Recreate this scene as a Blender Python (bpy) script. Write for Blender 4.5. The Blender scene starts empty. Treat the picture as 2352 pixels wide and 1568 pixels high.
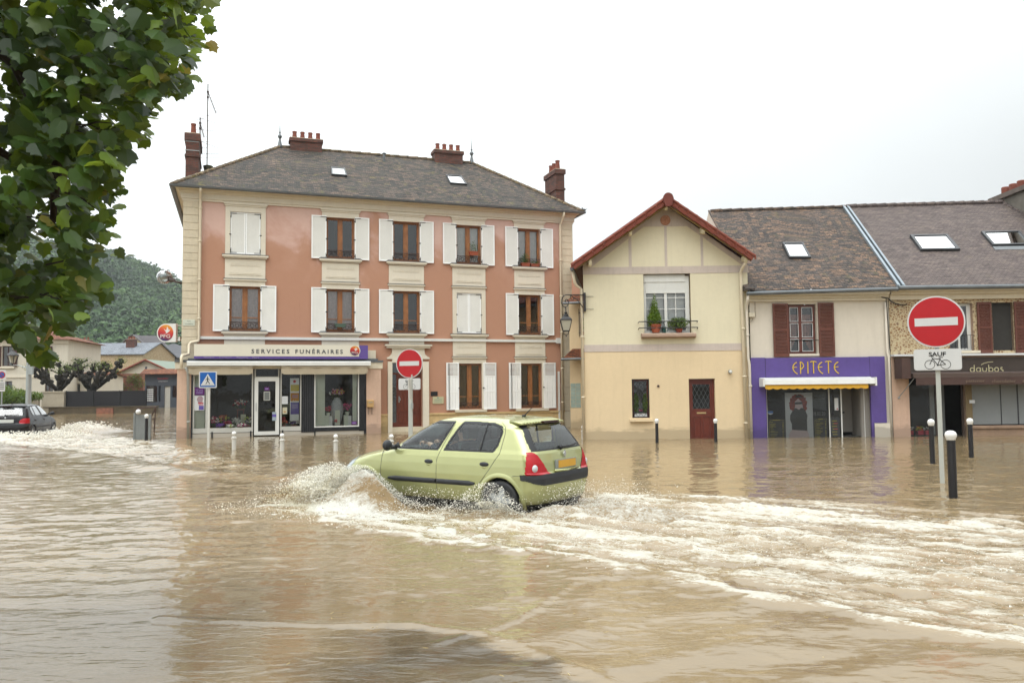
import bpy, bmesh, math, random
import numpy as np
from mathutils import Vector, Matrix, noise as mnoise

# ------------------------------------------------------------------ camera, sky, sun, exposure
sc = bpy.context.scene
COL = sc.collection
cd = bpy.data.cameras.new('camera'); cam = bpy.data.objects.new('camera', cd); COL.objects.link(cam)
EYE = 1.65
cd.sensor_width = 36.0; cd.lens = 36.0*1841/2352; cd.clip_start = .05; cd.clip_end = 3000
cam.matrix_world = (Matrix.Translation((0, 0, EYE)) @ Matrix.Rotation(math.radians(90)+.0575, 4, 'X')
                    @ Matrix.Rotation(-.0102, 4, 'Z'))
sc.camera = cam

SUN_ELEV, SUN_AZ = math.radians(58), math.radians(200)     # azimuth: where the light comes from, behind the camera
world = bpy.data.worlds.new('World'); sc.world = world; world.use_nodes = True
wn, wl = world.node_tree.nodes, world.node_tree.links
bg = wn['Background']; bg.inputs['Strength'].default_value = .1
sky = wn.new('ShaderNodeTexSky'); sky.sky_type = 'NISHITA'; sky.sun_disc = False
sky.sun_elevation = SUN_ELEV; sky.sun_rotation = SUN_AZ; sky.air_density = 2.0; sky.dust_density = 6.0
tc = wn.new('ShaderNodeTexCoord'); sp = wn.new('ShaderNodeSeparateXYZ'); wl.new(tc.outputs['Generated'], sp.inputs[0])
ma = wn.new('ShaderNodeMath'); ma.operation = 'MULTIPLY_ADD'; ma.use_clamp = False
mx0 = wn.new('ShaderNodeMath'); mx0.operation = 'MAXIMUM'; mx0.inputs[1].default_value = 0
wl.new(sp.outputs['Z'], mx0.inputs[0]); wl.new(mx0.outputs[0], ma.inputs[0])
ma.inputs[1].default_value = 2.5; ma.inputs[2].default_value = 8.9          # overcast: zenith much brighter than horizon
cu_ = wn.new('ShaderNodeMath'); cu_.operation = 'POWER'; cu_.inputs[1].default_value = 2.6; wl.new(mx0.outputs[0], cu_.inputs[0])
ma2 = wn.new('ShaderNodeMath'); ma2.operation = 'MULTIPLY_ADD'; ma2.inputs[1].default_value = 31.0; wl.new(cu_.outputs[0], ma2.inputs[0]); wl.new(ma.outputs[0], ma2.inputs[2])
xs = wn.new('ShaderNodeMath'); xs.operation = 'MULTIPLY_ADD'; xs.inputs[1].default_value = -4.6
wl.new(sp.outputs['X'], xs.inputs[0]); wl.new(ma2.outputs[0], xs.inputs[2])
cn = wn.new('ShaderNodeTexNoise'); cn.inputs['Scale'].default_value = 1.6; cn.inputs['Detail'].default_value = 4
wl.new(tc.outputs['Generated'], cn.inputs['Vector'])
cm = wn.new('ShaderNodeMath'); cm.operation = 'MULTIPLY_ADD'; cm.inputs[1].default_value = .34; cm.inputs[2].default_value = .83
wl.new(cn.outputs['Fac'], cm.inputs[0])
mm = wn.new('ShaderNodeMath'); mm.operation = 'MULTIPLY'; wl.new(xs.outputs[0], mm.inputs[0]); wl.new(cm.outputs[0], mm.inputs[1])
cc = wn.new('ShaderNodeCombineColor'); 
for i, k in enumerate((.945, .99, 1.0)):
    q = wn.new('ShaderNodeMath'); q.operation = 'MULTIPLY'; q.inputs[1].default_value = k
    wl.new(mm.outputs[0], q.inputs[0]); wl.new(q.outputs[0], cc.inputs[i])
mixw = wn.new('ShaderNodeMix'); mixw.data_type = 'RGBA'; mixw.inputs[0].default_value = .97
wl.new(sky.outputs[0], mixw.inputs[6]); wl.new(cc.outputs[0], mixw.inputs[7]); wl.new(mixw.outputs[2], bg.inputs['Color'])
sd = bpy.data.lights.new('sun', 'SUN'); sd.energy = .9; sd.angle = math.radians(35); sd.color = (1, .985, .96)
sun = bpy.data.objects.new('sun', sd); COL.objects.link(sun)
sdir = Vector((math.sin(SUN_AZ)*math.cos(SUN_ELEV), math.cos(SUN_AZ)*math.cos(SUN_ELEV), math.sin(SUN_ELEV)))
sun.rotation_euler = sdir.to_track_quat('Z', 'Y').to_euler(); sun.location = sdir*50
sc.view_settings.view_transform = 'Standard'; sc.view_settings.look = 'None'
sc.view_settings.exposure = .2; sc.view_settings.gamma = 1
sc.render.engine = 'CYCLES'
sc.cycles.max_bounces = 8; sc.cycles.diffuse_bounces = 3; sc.cycles.glossy_bounces = 4
sc.cycles.transmission_bounces = 6; sc.cycles.transparent_max_bounces = 14; sc.cycles.volume_bounces = 0
sc.cycles.caustics_reflective = False; sc.cycles.caustics_refractive = False; sc.cycles.sample_clamp_indirect = 4
sc.cycles.use_denoising = True

# ------------------------------------------------------------------ helpers
R = random.Random(7)
PI = math.pi
def lin(r, g, b, k=1.0):
    f = lambda c: ((c/255+.055)/1.055)**2.4 if c > 10 else c/255/12.92
    return (f(r)*k, f(g)*k, f(b)*k, 1)
def A(r, g, b, k=.74): return lin(r, g, b, k)      # picture colour -> albedo

class NT:
    def __init__(s, name):
        s.m = bpy.data.materials.new(name); s.m.use_nodes = True
        s.n = s.m.node_tree.nodes; s.l = s.m.node_tree.links
        s.b = s.n['Principled BSDF']; s.out = s.n['Material Output']
    def new(s, t, **kw):
        o = s.n.new('ShaderNode'+t)
        for k, v in kw.items():
            if k.startswith('i_'): o.inputs[k[2:].replace('_', ' ')].default_value = v
            else: setattr(o, k, v)
        return o
    def link(s, a, b): s.l.new(a, b)
    def coord(s, kind='Object'):
        return s.new('TexCoord').outputs[kind]
    def map(s, vec, scale=(1, 1, 1), rot=(0, 0, 0)):
        m = s.new('Mapping'); m.inputs['Scale'].default_value = scale; m.inputs['Rotation'].default_value = rot
        s.link(vec, m.inputs['Vector']); return m.outputs[0]
    def noise(s, vec, scale, detail=4, rough=.55, dist=0):
        o = s.new('TexNoise'); o.inputs['Scale'].default_value = scale; o.inputs['Detail'].default_value = detail
        o.inputs['Roughness'].default_value = rough; o.inputs['Distortion'].default_value = dist
        s.link(vec, o.inputs['Vector']); return o.outputs['Fac']
    def ramp(s, fac, stops, interp='LINEAR'):
        r = s.new('ValToRGB'); r.color_ramp.interpolation = interp
        e = r.color_ramp.elements
        while len(e) < len(stops): e.new(.5)
        for i, (p, c) in enumerate(stops):
            e[i].position = p; e[i].color = c if len(c) == 4 else tuple(c)+(1,)
        s.link(fac, r.inputs[0]); return r.outputs[0]
    def mix(s, fac, a, b, mode='MIX'):
        m = s.new('Mix', data_type='RGBA', blend_type=mode)
        for sock, v in ((m.inputs[0], fac), (m.inputs[6], a), (m.inputs[7], b)):
            if isinstance(v, bpy.types.NodeSocket): s.link(v, sock)
            elif isinstance(v, (int, float)): sock.default_value = v if sock == m.inputs[0] else (v, v, v, 1)
            else: sock.default_value = v
        return m.outputs[2]
    def math(s, op, a, b=0, c=0, clamp=False):
        m = s.new('Math', operation=op, use_clamp=clamp)
        for i, v in enumerate((a, b, c)):
            if isinstance(v, bpy.types.NodeSocket): s.link(v, m.inputs[i])
            else: m.inputs[i].default_value = v
        return m.outputs[0]
    def bump(s, h, strength=.3, dist=.01, normal=None):
        b = s.new('Bump'); b.inputs['Strength'].default_value = strength; b.inputs['Distance'].default_value = dist
        s.link(h, b.inputs['Height'])
        if normal is not None: s.link(normal, b.inputs['Normal'])
        return b.outputs[0]
    def set(s, **kw):
        for k, v in kw.items():
            i = s.b.inputs[k.replace('_', ' ')]
            if isinstance(v, bpy.types.NodeSocket): s.link(v, i)
            else: i.default_value = v
        return s.m
W1, B0 = (1, 1, 1, 1), (0, 0, 0, 1)

MATS = {}
def pm(name, col, rough=.7, var=.18, vs=2.5, bump=.15, bs=60, metal=0, spec=.4, grime=0, coat=0, wet=0):
    """plain painted / mineral surface with uneven tone, fine grain and optional vertical grime"""
    if name in MATS: return MATS[name]
    t = NT(name); co = t.coord()
    n1 = t.noise(co, vs, 5, .6); n2 = t.noise(co, vs*9, 3)
    f = t.math('MULTIPLY_ADD', n2, .35, t.math('MULTIPLY', n1, .65))
    dark = tuple(c*(1-var*1.4) for c in col[:3])+(1,); lite = tuple(min(.93, c*(1+var*.7)) for c in col[:3])+(1,)
    c = t.ramp(f, [(.3, dark), (.7, lite)])
    if grime:
        st = t.noise(t.map(co, (7, 7, .7)), 1.0, 6, .7)
        c = t.mix(t.math('MULTIPLY', t.ramp(st, [(.5, B0), (.8, W1)]), grime), c, (col[0]*.35, col[1]*.33, col[2]*.3, 1))
    if wet:     # soaked band above the flood line
        sz = t.new('SeparateXYZ'); t.link(co, sz.inputs[0]); k = t.math('ADD', sz.outputs['Z'], t.math('MULTIPLY', t.noise(t.map(co, (1.5, 1.5, 6)), 1, 5), -.5))
        c = t.mix(t.ramp(k, [(0, W1), (.10, B0)]), c, tuple(x*.66 for x in col[:3])+(1,))
    t.set(Base_Color=c, Roughness=rough, Metallic=metal)
    t.b.inputs['Specular IOR Level'].default_value = spec
    t.b.inputs['Coat Weight'].default_value = coat
    if bump: t.link(t.bump(t.noise(co, bs, 3), bump, .004), t.b.inputs['Normal'])
    MATS[name] = t.m; return t.m

def tilemat(name, cols, w=.17, h=.105, moss=.5, rough=.85, moss_col=None, jitter=1.0, contrast=.6, streak=.9):
    t = NT(name); uv = t.new('TexCoord').outputs['UV']
    # wobble the courses a little as on an old roof
    wob = t.new('TexNoise'); wob.inputs['Scale'].default_value = 3.0; wob.inputs['Detail'].default_value = 4; t.link(uv, wob.inputs['Vector'])
    va = t.new('VectorMath', operation='SCALE'); t.link(wob.outputs['Color'], va.inputs[0]); va.inputs['Scale'].default_value = .09*jitter
    vb = t.new('VectorMath', operation='ADD'); t.link(uv, vb.inputs[0]); t.link(va.outputs[0], vb.inputs[1])
    vec = vb.outputs[0]
    br = t.new('TexBrick'); t.link(vec, br.inputs['Vector'])
    br.inputs['Scale'].default_value = 1; br.inputs['Brick Width'].default_value = w; br.inputs['Row Height'].default_value = h
    br.inputs['Mortar Size'].default_value = .008; br.inputs['Mortar Smooth'].default_value = .4
    br.inputs['Color1'].default_value = (0, 0, 0, 1); br.inputs['Color2'].default_value = (1, 1, 1, 1); br.inputs['Mortar'].default_value = (.5, .5, .5, 1)
    n = t.noise(vec, 1.3, 5, .65)
    wn_ = t.new('TexWhiteNoise'); wn_.noise_dimensions = '2D'
    sc_ = t.new('VectorMath', operation='MULTIPLY'); t.link(vec, sc_.inputs[0]); sc_.inputs[1].default_value = (1/w/1.4, 1/h, 0)
    fl = t.new('VectorMath', operation='FLOOR'); t.link(sc_.outputs[0], fl.inputs[0]); t.link(fl.outputs[0], wn_.inputs['Vector'])
    f = t.math('MULTIPLY_ADD', wn_.outputs['Value'], contrast, t.math('MULTIPLY', n, 1-contrast*.6))
    k = len(cols)
    c = t.ramp(f, [(.15+.75*i/(k-1), cols[i]) for i in range(k)])
    stk = t.ramp(t.noise(t.map(vec, (2.6, 13, 1)), 1.0, 4, .65, .5), [(.30, (.30, .30, .30, 1)), (.48, (.85, .85, .85, 1)), (.72, (1.5, 1.5, 1.5, 1))])
    c = t.mix(streak, c, stk, 'MULTIPLY')
    fin = t.ramp(t.noise(t.map(vec, (7, 21, 1)), 1.0, 4, .7), [(.36, (.35, .35, .37, 1)), (.5, (.9, .9, .9, 1)), (.64, (1.9, 1.8, 1.7, 1))])
    c = t.mix(streak*.9, c, fin, 'MULTIPLY')
    c = t.mix(br.outputs['Fac'], c, tuple(x*.25 for x in cols[0][:3])+(1,))
    if moss:
        mf = t.ramp(t.noise(uv, 2.2, 8, .72), [(.56, B0), (.68, W1)])
        mc = t.mix(t.noise(uv, 7, 4), moss_col or (.045, .055, .015, 1), (.20, .16, .04, 1))
        c = t.mix(t.math('MULTIPLY', mf, moss), c, mc)
    # saw-tooth relief of overlapping courses
    sep = t.new('SeparateXYZ'); t.link(vec, sep.inputs[0])
    saw = t.math('FRACT', t.math('DIVIDE', sep.outputs['Y'], h))
    hgt = t.math('ADD', t.math('MULTIPLY', t.math('SUBTRACT', 1, saw), .6), t.math('MULTIPLY', t.noise(vec, 9, 3), .8))
    t.link(t.bump(hgt, .8, .03), t.b.inputs['Normal'])
    t.set(Base_Color=c, Roughness=rough); t.b.inputs['Specular IOR Level'].default_value = .3
    MATS[name] = t.m; return t.m

def brickmat(name, c1, c2, mortar, w=.22, h=.07, ms=.008):
    t = NT(name); uv = t.new('TexCoord').outputs['UV']
    br = t.new('TexBrick'); t.link(uv, br.inputs['Vector'])
    br.inputs['Scale'].default_value = 1; br.inputs['Brick Width'].default_value = w; br.inputs['Row Height'].default_value = h
    br.inputs['Mortar Size'].default_value = ms
    br.inputs['Color1'].default_value = c1; br.inputs['Color2'].default_value = c2; br.inputs['Mortar'].default_value = mortar
    c = t.mix(t.ramp(t.noise(uv, 4, 5), [(.4, B0), (.7, W1)]), br.outputs['Color'], (.03, .025, .02, 1))
    c = t.mix(.55, br.outputs['Color'], c)
    t.link(t.bump(t.math('ADD', t.math('MULTIPLY', br.outputs['Fac'], -1), t.noise(uv, 30, 3)), .5, .01), t.b.inputs['Normal'])
    MATS[name] = t.m; return t.set(Base_Color=c, Roughness=.88)

def rubblemat(name):
    t = NT(name); uv = t.coord('UV')
    v = t.new('TexVoronoi', feature='F1'); v.inputs['Scale'].default_value = 11; t.link(t.map(uv, (1, 1.25, 1)), v.inputs['Vector'])
    e = t.new('TexVoronoi', feature='DISTANCE_TO_EDGE'); e.inputs['Scale'].default_value = 11; t.link(t.map(uv, (1, 1.25, 1)), e.inputs['Vector'])
    sep = t.new('SeparateColor'); t.link(v.outputs['Color'], sep.inputs[0])
    st = t.ramp(sep.outputs[0], [(0, A(150, 105, 70)), (.3, A(176, 132, 88)), (.6, A(200, 168, 122)), (1, A(160, 140, 120))])
    st = t.mix(t.noise(uv, 22, 5), st, A(120, 85, 55)); 
    mk = t.math('ADD', e.outputs['Distance'], t.math('MULTIPLY', t.math('SUBTRACT', t.noise(uv, 16, 5, .7), .5), .22))
    mort = t.ramp(mk, [(.07, B0), (.22, W1)])
    c = t.mix(mort, A(208, 190, 154), st)
    t.link(t.bump(t.math('MULTIPLY', mort, 1), .5, .02), t.b.inputs['Normal'])
    MATS[name] = t.m; return t.set(Base_Color=c, Roughness=.9)

def glassmat(name, tint=(.55, .6, .6, 1), refl=1.0, rough=.02, wav=.0):
    t = NT(name)
    tr = t.new('BsdfTransparent'); tr.inputs[0].default_value = tint
    gl = t.new('BsdfGlossy'); gl.inputs['Roughness'].default_value = rough; gl.inputs[0].default_value = (1, 1, 1, 1)
    fr = t.new('Fresnel'); fr.inputs['IOR'].default_value = 1.5
    f = t.math('MULTIPLY', fr.outputs[0], refl, clamp=True)
    mx = t.new('MixShader'); t.link(f, mx.inputs[0]); t.link(tr.outputs[0], mx.inputs[1]); t.link(gl.outputs[0], mx.inputs[2])
    if wav:
        t.link(t.bump(t.noise(t.coord(), 2.5, 2), wav, .02), gl.inputs['Normal'])
    t.link(mx.outputs[0], t.out.inputs[0]); MATS[name] = t.m; return t.m

def leafmat(name, c_dark, c_lite, c_odd=None, trans=.35, rough=.45):
    t = NT(name); g = t.new('NewGeometry'); rnd = g.outputs['Random Per Island']
    co = t.coord()
    c = t.ramp(rnd, [(0, c_dark), (.75, c_lite), (.93, c_lite), (1, c_odd or c_lite)])
    c = t.mix(t.math('MULTIPLY', t.noise(co, 30, 4), .5), c, tuple(x*.6 for x in c_dark[:3])+(1,))
    t.set(Base_Color=c, Roughness=rough); t.b.inputs['Specular IOR Level'].default_value = .35
    tl = t.new('BsdfTranslucent'); t.link(t.mix(.4, c, (.35, .42, .03, 1)), tl.inputs[0])
    ms = t.new('MixShader'); ms.inputs[0].default_value = trans
    t.link(t.b.outputs[0], ms.inputs[1]); t.link(tl.outputs[0], ms.inputs[2]); t.link(ms.outputs[0], t.out.inputs[0])
    MATS[name] = t.m; return t.m

class MB:
    def __init__(s): s.v = []; s.f = []; s.m = []; s.mi = 0; s.uv = {}
    def add(s, pts, faces, uvs=None):
        o = len(s.v); s.v += [tuple(p) for p in pts]
        for k, f in enumerate(faces):
            s.f.append(tuple(i+o for i in f)); s.m.append(s.mi)
            if uvs: s.uv[len(s.f)-1] = uvs[k]
    def poly(s, pts): s.add(pts, [tuple(range(len(pts)))])
    def box(s, x0, x1, y0, y1, z0, z1):
        p = [(x, y, z) for z in (z0, z1) for x, y in ((x0, y0), (x1, y0), (x1, y1), (x0, y1))]
        s.add(p, [(0, 3, 2, 1), (4, 5, 6, 7), (0, 1, 5, 4), (1, 2, 6, 5), (2, 3, 7, 6), (3, 0, 4, 7)])
    def hexa(s, p): s.add(p, [(0, 3, 2, 1), (4, 5, 6, 7), (0, 1, 5, 4), (1, 2, 6, 5), (2, 3, 7, 6), (3, 0, 4, 7)])
    def slab(s, quad, th):
        """a flat four-cornered plate thickened along its normal (downwards)"""
        q = [Vector(p) for p in quad]; n = (q[1]-q[0]).cross(q[3]-q[0]).normalized()*th
        s.hexa([p-n for p in q]+q)
    def prism(s, out, y0, y1):
        """outline in (x,z) pushed from y0 (front) to y1"""
        n = len(out); p = [(x, y0, z) for x, z in out]+[(x, y1, z) for x, z in out]
        s.add(p, [tuple(range(n)), tuple(range(2*n-1, n-1, -1))]+[(i, i+n, (i+1) % n+n, (i+1) % n) for i in range(n)])
    def prismx(s, out, x0, x1):
        """outline in (y,z) pushed along x"""
        n = len(out); p = [(x0, y, z) for y, z in out]+[(x1, y, z) for y, z in out]
        s.add(p, [tuple(range(n-1, -1, -1)), tuple(range(n, 2*n))]+[(i, (i+1) % n, (i+1) % n+n, i+n) for i in range(n)])
    def tube(s, path, r, seg=8, cap=True):
        P = [Vector(p) for p in path]; rr = r if hasattr(r, '__len__') else [r]*len(P)
        o = len(s.v); up = Vector((0, 0, 1)); rings = []
        t0 = (P[1]-P[0]).normalized(); a = t0.orthogonal().normalized()
        for i, p in enumerate(P):
            t = (P[min(i+1, len(P)-1)]-P[max(i-1, 0)])
            t = t.normalized() if t.length > 1e-9 else t0
            a = (a-t*a.dot(t)); a = a.normalized() if a.length > 1e-6 else t.orthogonal().normalized()
            b = t.cross(a)
            rings.append([p+(a*math.cos(2*PI*k/seg)+b*math.sin(2*PI*k/seg))*rr[i] for k in range(seg)])
        pts = [q for g in rings for q in g]; fs = []
        for i in range(len(P)-1):
            for k in range(seg):
                fs.append((i*seg+k, i*seg+(k+1) % seg, (i+1)*seg+(k+1) % seg, (i+1)*seg+k))
        if cap: fs += [tuple(range(seg-1, -1, -1)), tuple(range((len(P)-1)*seg, len(P)*seg))]
        s.add(pts, fs)
    def lathe(s, c, prof, seg=16, axis='z', cap=True):
        """profile [(r,h)] turned about an axis through c"""
        pts = []; n = len(prof)
        for r, h in prof:
            for k in range(seg):
                a = 2*PI*k/seg; x, y = r*math.cos(a), r*math.sin(a)
                p = {'z': (x, y, h), 'y': (x, h, y), 'x': (h, x, y)}[axis]
                pts.append((c[0]+p[0], c[1]+p[1], c[2]+p[2]))
        fs = [(i*seg+k, i*seg+(k+1) % seg, (i+1)*seg+(k+1) % seg, (i+1)*seg+k) for i in range(n-1) for k in range(seg)]
        if axis == 'y': fs = [f[::-1] for f in fs]
        a, b = tuple(range(seg-1, -1, -1)), tuple(range((n-1)*seg, n*seg))
        if axis == 'y': a, b = a[::-1], b[::-1]
        s.add(pts, fs+([a, b] if cap else []))
    def ball(s, c, r, seg=12, rings=8, sx=1, sy=1, sz=1):
        prof = [(max(1e-4, r*math.sin(PI*i/rings)), -r*math.cos(PI*i/rings)) for i in range(rings+1)]
        o = len(s.v); s.lathe((0, 0, 0), prof, seg)
        for i in range(o, len(s.v)):
            x, y, z = s.v[i]; s.v[i] = (c[0]+x*sx, c[1]+y*sy, c[2]+z*sz)
    def stroke(s, pts, w, y0, y1):
        """flat ribbon following (x,z) points, like a painted or raised letter stroke"""
        P = [Vector(p) for p in pts]; L = []; Rr = []
        for i, p in enumerate(P):
            t = (P[min(i+1, len(P)-1)]-P[max(i-1, 0)]).normalized(); n = Vector((-t.y, t.x))*w/2
            L.append(p+n); Rr.append(p-n)
        for i in range(len(P)-1):
            s.prism([Rr[i], Rr[i+1], L[i+1], L[i]], y0, y1)
    def wall(s, u0, u1, z0, z1, holes, n=0, depth=.2, top=None):
        """front sheet at y=n with rectangular holes and their reveals; top(u)->z for a raked head"""
        us = sorted({u0, u1, *[h[0] for h in holes], *[h[1] for h in holes]}); us = [u for u in us if u0 <= u <= u1]
        zs = sorted({z0, z1, *[h[2] for h in holes], *[h[3] for h in holes]}); zs = [z for z in zs if z0 <= z <= z1]
        for i in range(len(us)-1):
            for j in range(len(zs)-1):
                cu, cz = (us[i]+us[i+1])/2, (zs[j]+zs[j+1])/2
                if any(h[0] < cu < h[1] and h[2] < cz < h[3] for h in holes): continue
                s.poly([(us[i], n, zs[j]), (us[i+1], n, zs[j]), (us[i+1], n, zs[j+1]), (us[i], n, zs[j+1])])
        for a, b, c, d in holes:
            c2 = max(c, z0)
            s.poly([(a, n, c2), (a, n, d), (a, n+depth, d), (a, n+depth, c2)]); s.poly([(b, n, d), (b, n, c2), (b, n+depth, c2), (b, n+depth, d)])
            s.poly([(a, n, d), (b, n, d), (b, n+depth, d), (a, n+depth, d)]); s.poly([(b, n, c2), (a, n, c2), (a, n+depth, c2), (b, n+depth, c2)])
    def build(s, name, mat, parent=None, base=None, rot=0, smooth=False, origin=(0, 0, 0)):
        """links ONE mesh object. Under a parent the coordinates stay in the root's frame."""
        me = bpy.data.meshes.new(name)
        off = origin if parent is None else BASE.get(parent.name, (0, 0, 0))
        V = np.array(s.v, dtype=np.float64).reshape(-1, 3)-np.array(off)
        me.from_pydata([tuple(v) for v in V], [], s.f)
        mats = mat if isinstance(mat, (list, tuple)) else [mat]
        for m in mats: me.materials.append(m)
        if len(mats) > 1: me.polygons.foreach_set('material_index', s.m)
        me.update()
        # UVs in metres on each face's own plane
        uvl = me.uv_layers.new(name='UVMap')
        for p in me.polygons:
            if p.index in s.uv:
                for k, li in enumerate(p.loop_indices): uvl.data[li].uv = s.uv[p.index][k]
                continue
            n = p.normal
            t = Vector((-n.y, n.x, 0)); t = t.normalized() if t.length > .05 else Vector((1, 0, 0))
            if abs(n.z) > .999: t = Vector((1, 0, 0))
            b = n.cross(t)
            for li in p.loop_indices:
                co = me.vertices[me.loops[li].vertex_index].co; uvl.data[li].uv = (co.dot(t), co.dot(b))
        if smooth: me.polygons.foreach_set('use_smooth', [True]*len(me.polygons))
        o = bpy.data.objects.new(name, me); COL.objects.link(o)
        if parent is not None:
            o.parent = parent; BASE[o.name] = off
        elif base is not None: o.location = base; o.rotation_euler = (0, 0, rot)
        return o
BASE = {}

class Frame:
    """a facade: u runs along it to the right, n goes into the building, z up"""
    def __init__(s, ox, oy, a): s.o = (ox, oy); s.a = a
    def w(s, u, n, z):
        c, q = math.cos(s.a), math.sin(s.a); return (s.o[0]+u*c-n*q, s.o[1]+u*q+n*c, z)
def tag(o, label=None, cat=None, group=None, kind=None):
    for k, v in (('label', label), ('category', cat), ('group', group), ('kind', kind)):
        if v: o[k] = v
    return o
def thing(name, label, cat, fr, base, group=None):
    """an Empty at the thing's base; its parts are built in the facade's own coordinates"""
    o = bpy.data.objects.new(name, None); COL.objects.link(o); o.empty_display_size = .2
    o.location = fr.w(*base); o.rotation_euler = (0, 0, fr.a); BASE[o.name] = base
    return tag(o, label, cat, group)
def single(mb, name, mat, label, cat, fr, base, group=None, smooth=False):
    o = mb.build(name, mat, None, fr.w(*base), fr.a, smooth, origin=base); BASE[o.name] = base
    return tag(o, label, cat, group)
def structure(mb, name, mat, smooth=False, kind='structure'):
    o = mb.build(name, mat, smooth=smooth); o['kind'] = kind; return o
def copy_tree(o, parent=None):
    c = o.copy(); COL.objects.link(c)
    if parent is not None: c.parent = parent
    BASE[c.name] = BASE.get(o.name, (0, 0, 0))
    for ch in list(o.children):
        if ch.name != c.name: copy_tree(ch, c)
    return c
def text_mb(mb, body, size, u, n, z, align='LEFT', ext=.004, bold=0, sx=1.0, spacing=1.0, fit=None):
    """letters standing on a facade: x->u, y->z. fit=(width,height) stretches to a real size"""
    cu = bpy.data.curves.new('t', 'FONT'); cu.body = body; cu.size = size; cu.extrude = ext; cu.offset = bold
    cu.space_character = spacing; cu.resolution_u = 3
    ob = bpy.data.objects.new('t', cu); COL.objects.link(ob)
    dg = bpy.context.evaluated_depsgraph_get(); me = bpy.data.meshes.new_from_object(ob.evaluated_get(dg))
    vs = [v.co.copy() for v in me.vertices]
    bpy.data.objects.remove(ob)
    if vs:
        x0, x1 = min(v.x for v in vs), max(v.x for v in vs); y0, y1 = min(v.y for v in vs), max(v.y for v in vs)
        kx, ky = (fit[0]/max(1e-6, x1-x0), fit[1]/max(1e-6, y1-y0)) if fit else (sx, 1)
        dx = {'LEFT': 0, 'CENTER': -(x1-x0)*kx/2, 'RIGHT': -(x1-x0)*kx}[align]
        mb.add([(u+dx+(v.x-x0)*kx, n-v.z, z+(v.y-y0)*ky) for v in vs], [tuple(p.vertices) for p in me.polygons])
    bpy.data.meshes.remove(me); bpy.data.curves.remove(cu)
def arc(cx, cz, r, a0, a1, k=12):
    return [(cx+r*math.cos(math.radians(a0+(a1-a0)*i/k)), cz+r*math.sin(math.radians(a0+(a1-a0)*i/k))) for i in range(k+1)]
def disc(mb, cx, cz, r, y0, y1, seg=40, rx=None):
    mb.prism([(cx+(rx or r)*math.cos(2*PI*i/seg), cz+r*math.sin(2*PI*i/seg)) for i in range(seg)], y0, y1)
def rrect(x0, x1, z0, z1, r, k=5):
    o = []
    for cx, cz, a in ((x1-r, z0+r, -90), (x1-r, z1-r, 0), (x0+r, z1-r, 90), (x0+r, z0+r, 180)):
        o += arc(cx, cz, r, a, a+90, k)
    return o
def foliage(mb, c, rx, ry, rz, n, size, rng, shape='ball', flat=0):
    """many small leaves through a volume"""
    pts = []; fs = []
    for i in range(n):
        while True:
            x, y, z = rng.uniform(-1, 1), rng.uniform(-1, 1), rng.uniform(-1, 1)
            if shape == 'cone':
                if x*x+y*y < ((1-z)/2*.95+.05)**2*(1 if z > -.8 else .6): break
            elif x*x+y*y+z*z < 1 and (x*x+y*y+z*z > .25 or rng.random() < .4): break
        p = Vector((c[0]+x*rx, c[1]+y*ry, c[2]+z*rz))
        d = Vector((rng.gauss(0, 1), rng.gauss(0, 1), rng.gauss(0, 1))).normalized()
        e = d.orthogonal().normalized(); f = d.cross(e); sz = size*rng.uniform(.6, 1.3)
        a = rng.uniform(0, PI); e, f = e*math.cos(a)+f*math.sin(a), f*math.cos(a)-e*math.sin(a)
        o = len(pts)
        pts += [p-e*sz, p-f*sz*.45+d*sz*.1, p+e*sz, p+f*sz*.45+d*sz*.1]; fs.append((o, o+1, o+2, o+3))
    mb.add(pts, fs)

# ------------------------------------------------------------------ materials
def stucco(name):
    t = NT(name); co = t.coord()
    sep = t.new('SeparateXYZ'); t.link(co, sep.inputs[0])
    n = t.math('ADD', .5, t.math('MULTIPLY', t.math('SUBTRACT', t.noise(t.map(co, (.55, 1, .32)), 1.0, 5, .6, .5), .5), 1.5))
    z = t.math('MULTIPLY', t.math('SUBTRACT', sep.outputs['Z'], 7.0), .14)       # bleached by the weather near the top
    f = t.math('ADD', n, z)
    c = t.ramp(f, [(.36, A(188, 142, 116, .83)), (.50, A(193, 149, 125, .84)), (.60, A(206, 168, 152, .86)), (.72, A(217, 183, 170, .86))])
    c = t.mix(t.math('MULTIPLY', t.noise(co, 5, 6, .7), .25), c, A(170, 118, 94, .7))
    dr = t.noise(t.map(co, (5, 5, .35)), 1, 5, .7)
    c = t.mix(t.math('MULTIPLY', t.ramp(dr, [(.62, B0), (.8, W1)]), .35), c, A(120, 84, 72))
    t.link(t.bump(t.noise(co, 90, 3), .25, .004), t.b.inputs['Normal'])
    return t.set(Base_Color=c, Roughness=.92)
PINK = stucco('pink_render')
CREAM = pm('cream_stone', A(233, 222, 198), .8, .08, 1.2, .2, 70, grime=.12)
CREAM2 = pm('cream_trim', A(238, 229, 209), .75, .05, 1.5, .1, 60, grime=.10)
QUOIN = pm('quoin_stone', A(228, 215, 188), .85, .12, 1.6, .25, 60, grime=.22)
PLINTH = pm('ochre_plinth', A(226, 196, 142), .9, .2, 4, .7, 25, grime=.25, wet=1)
PALEROSE = pm('shop_pillar_render', A(222, 188, 164), .9, .1, 1.5, .3, 60, grime=.2, wet=1)
SHUT = pm('white_shutter_paint', A(244, 245, 243, .92), .45, .04, 2, .05, 40, grime=.06)
SHUTP = pm('pale_shutter_panel', A(232, 231, 224, .86), .5, .05, 2, .05, 40, grime=.08)
WOOD = pm('varnished_window_wood', A(174, 116, 70), .45, .35, 5, .15, 30, grime=.2)
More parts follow.
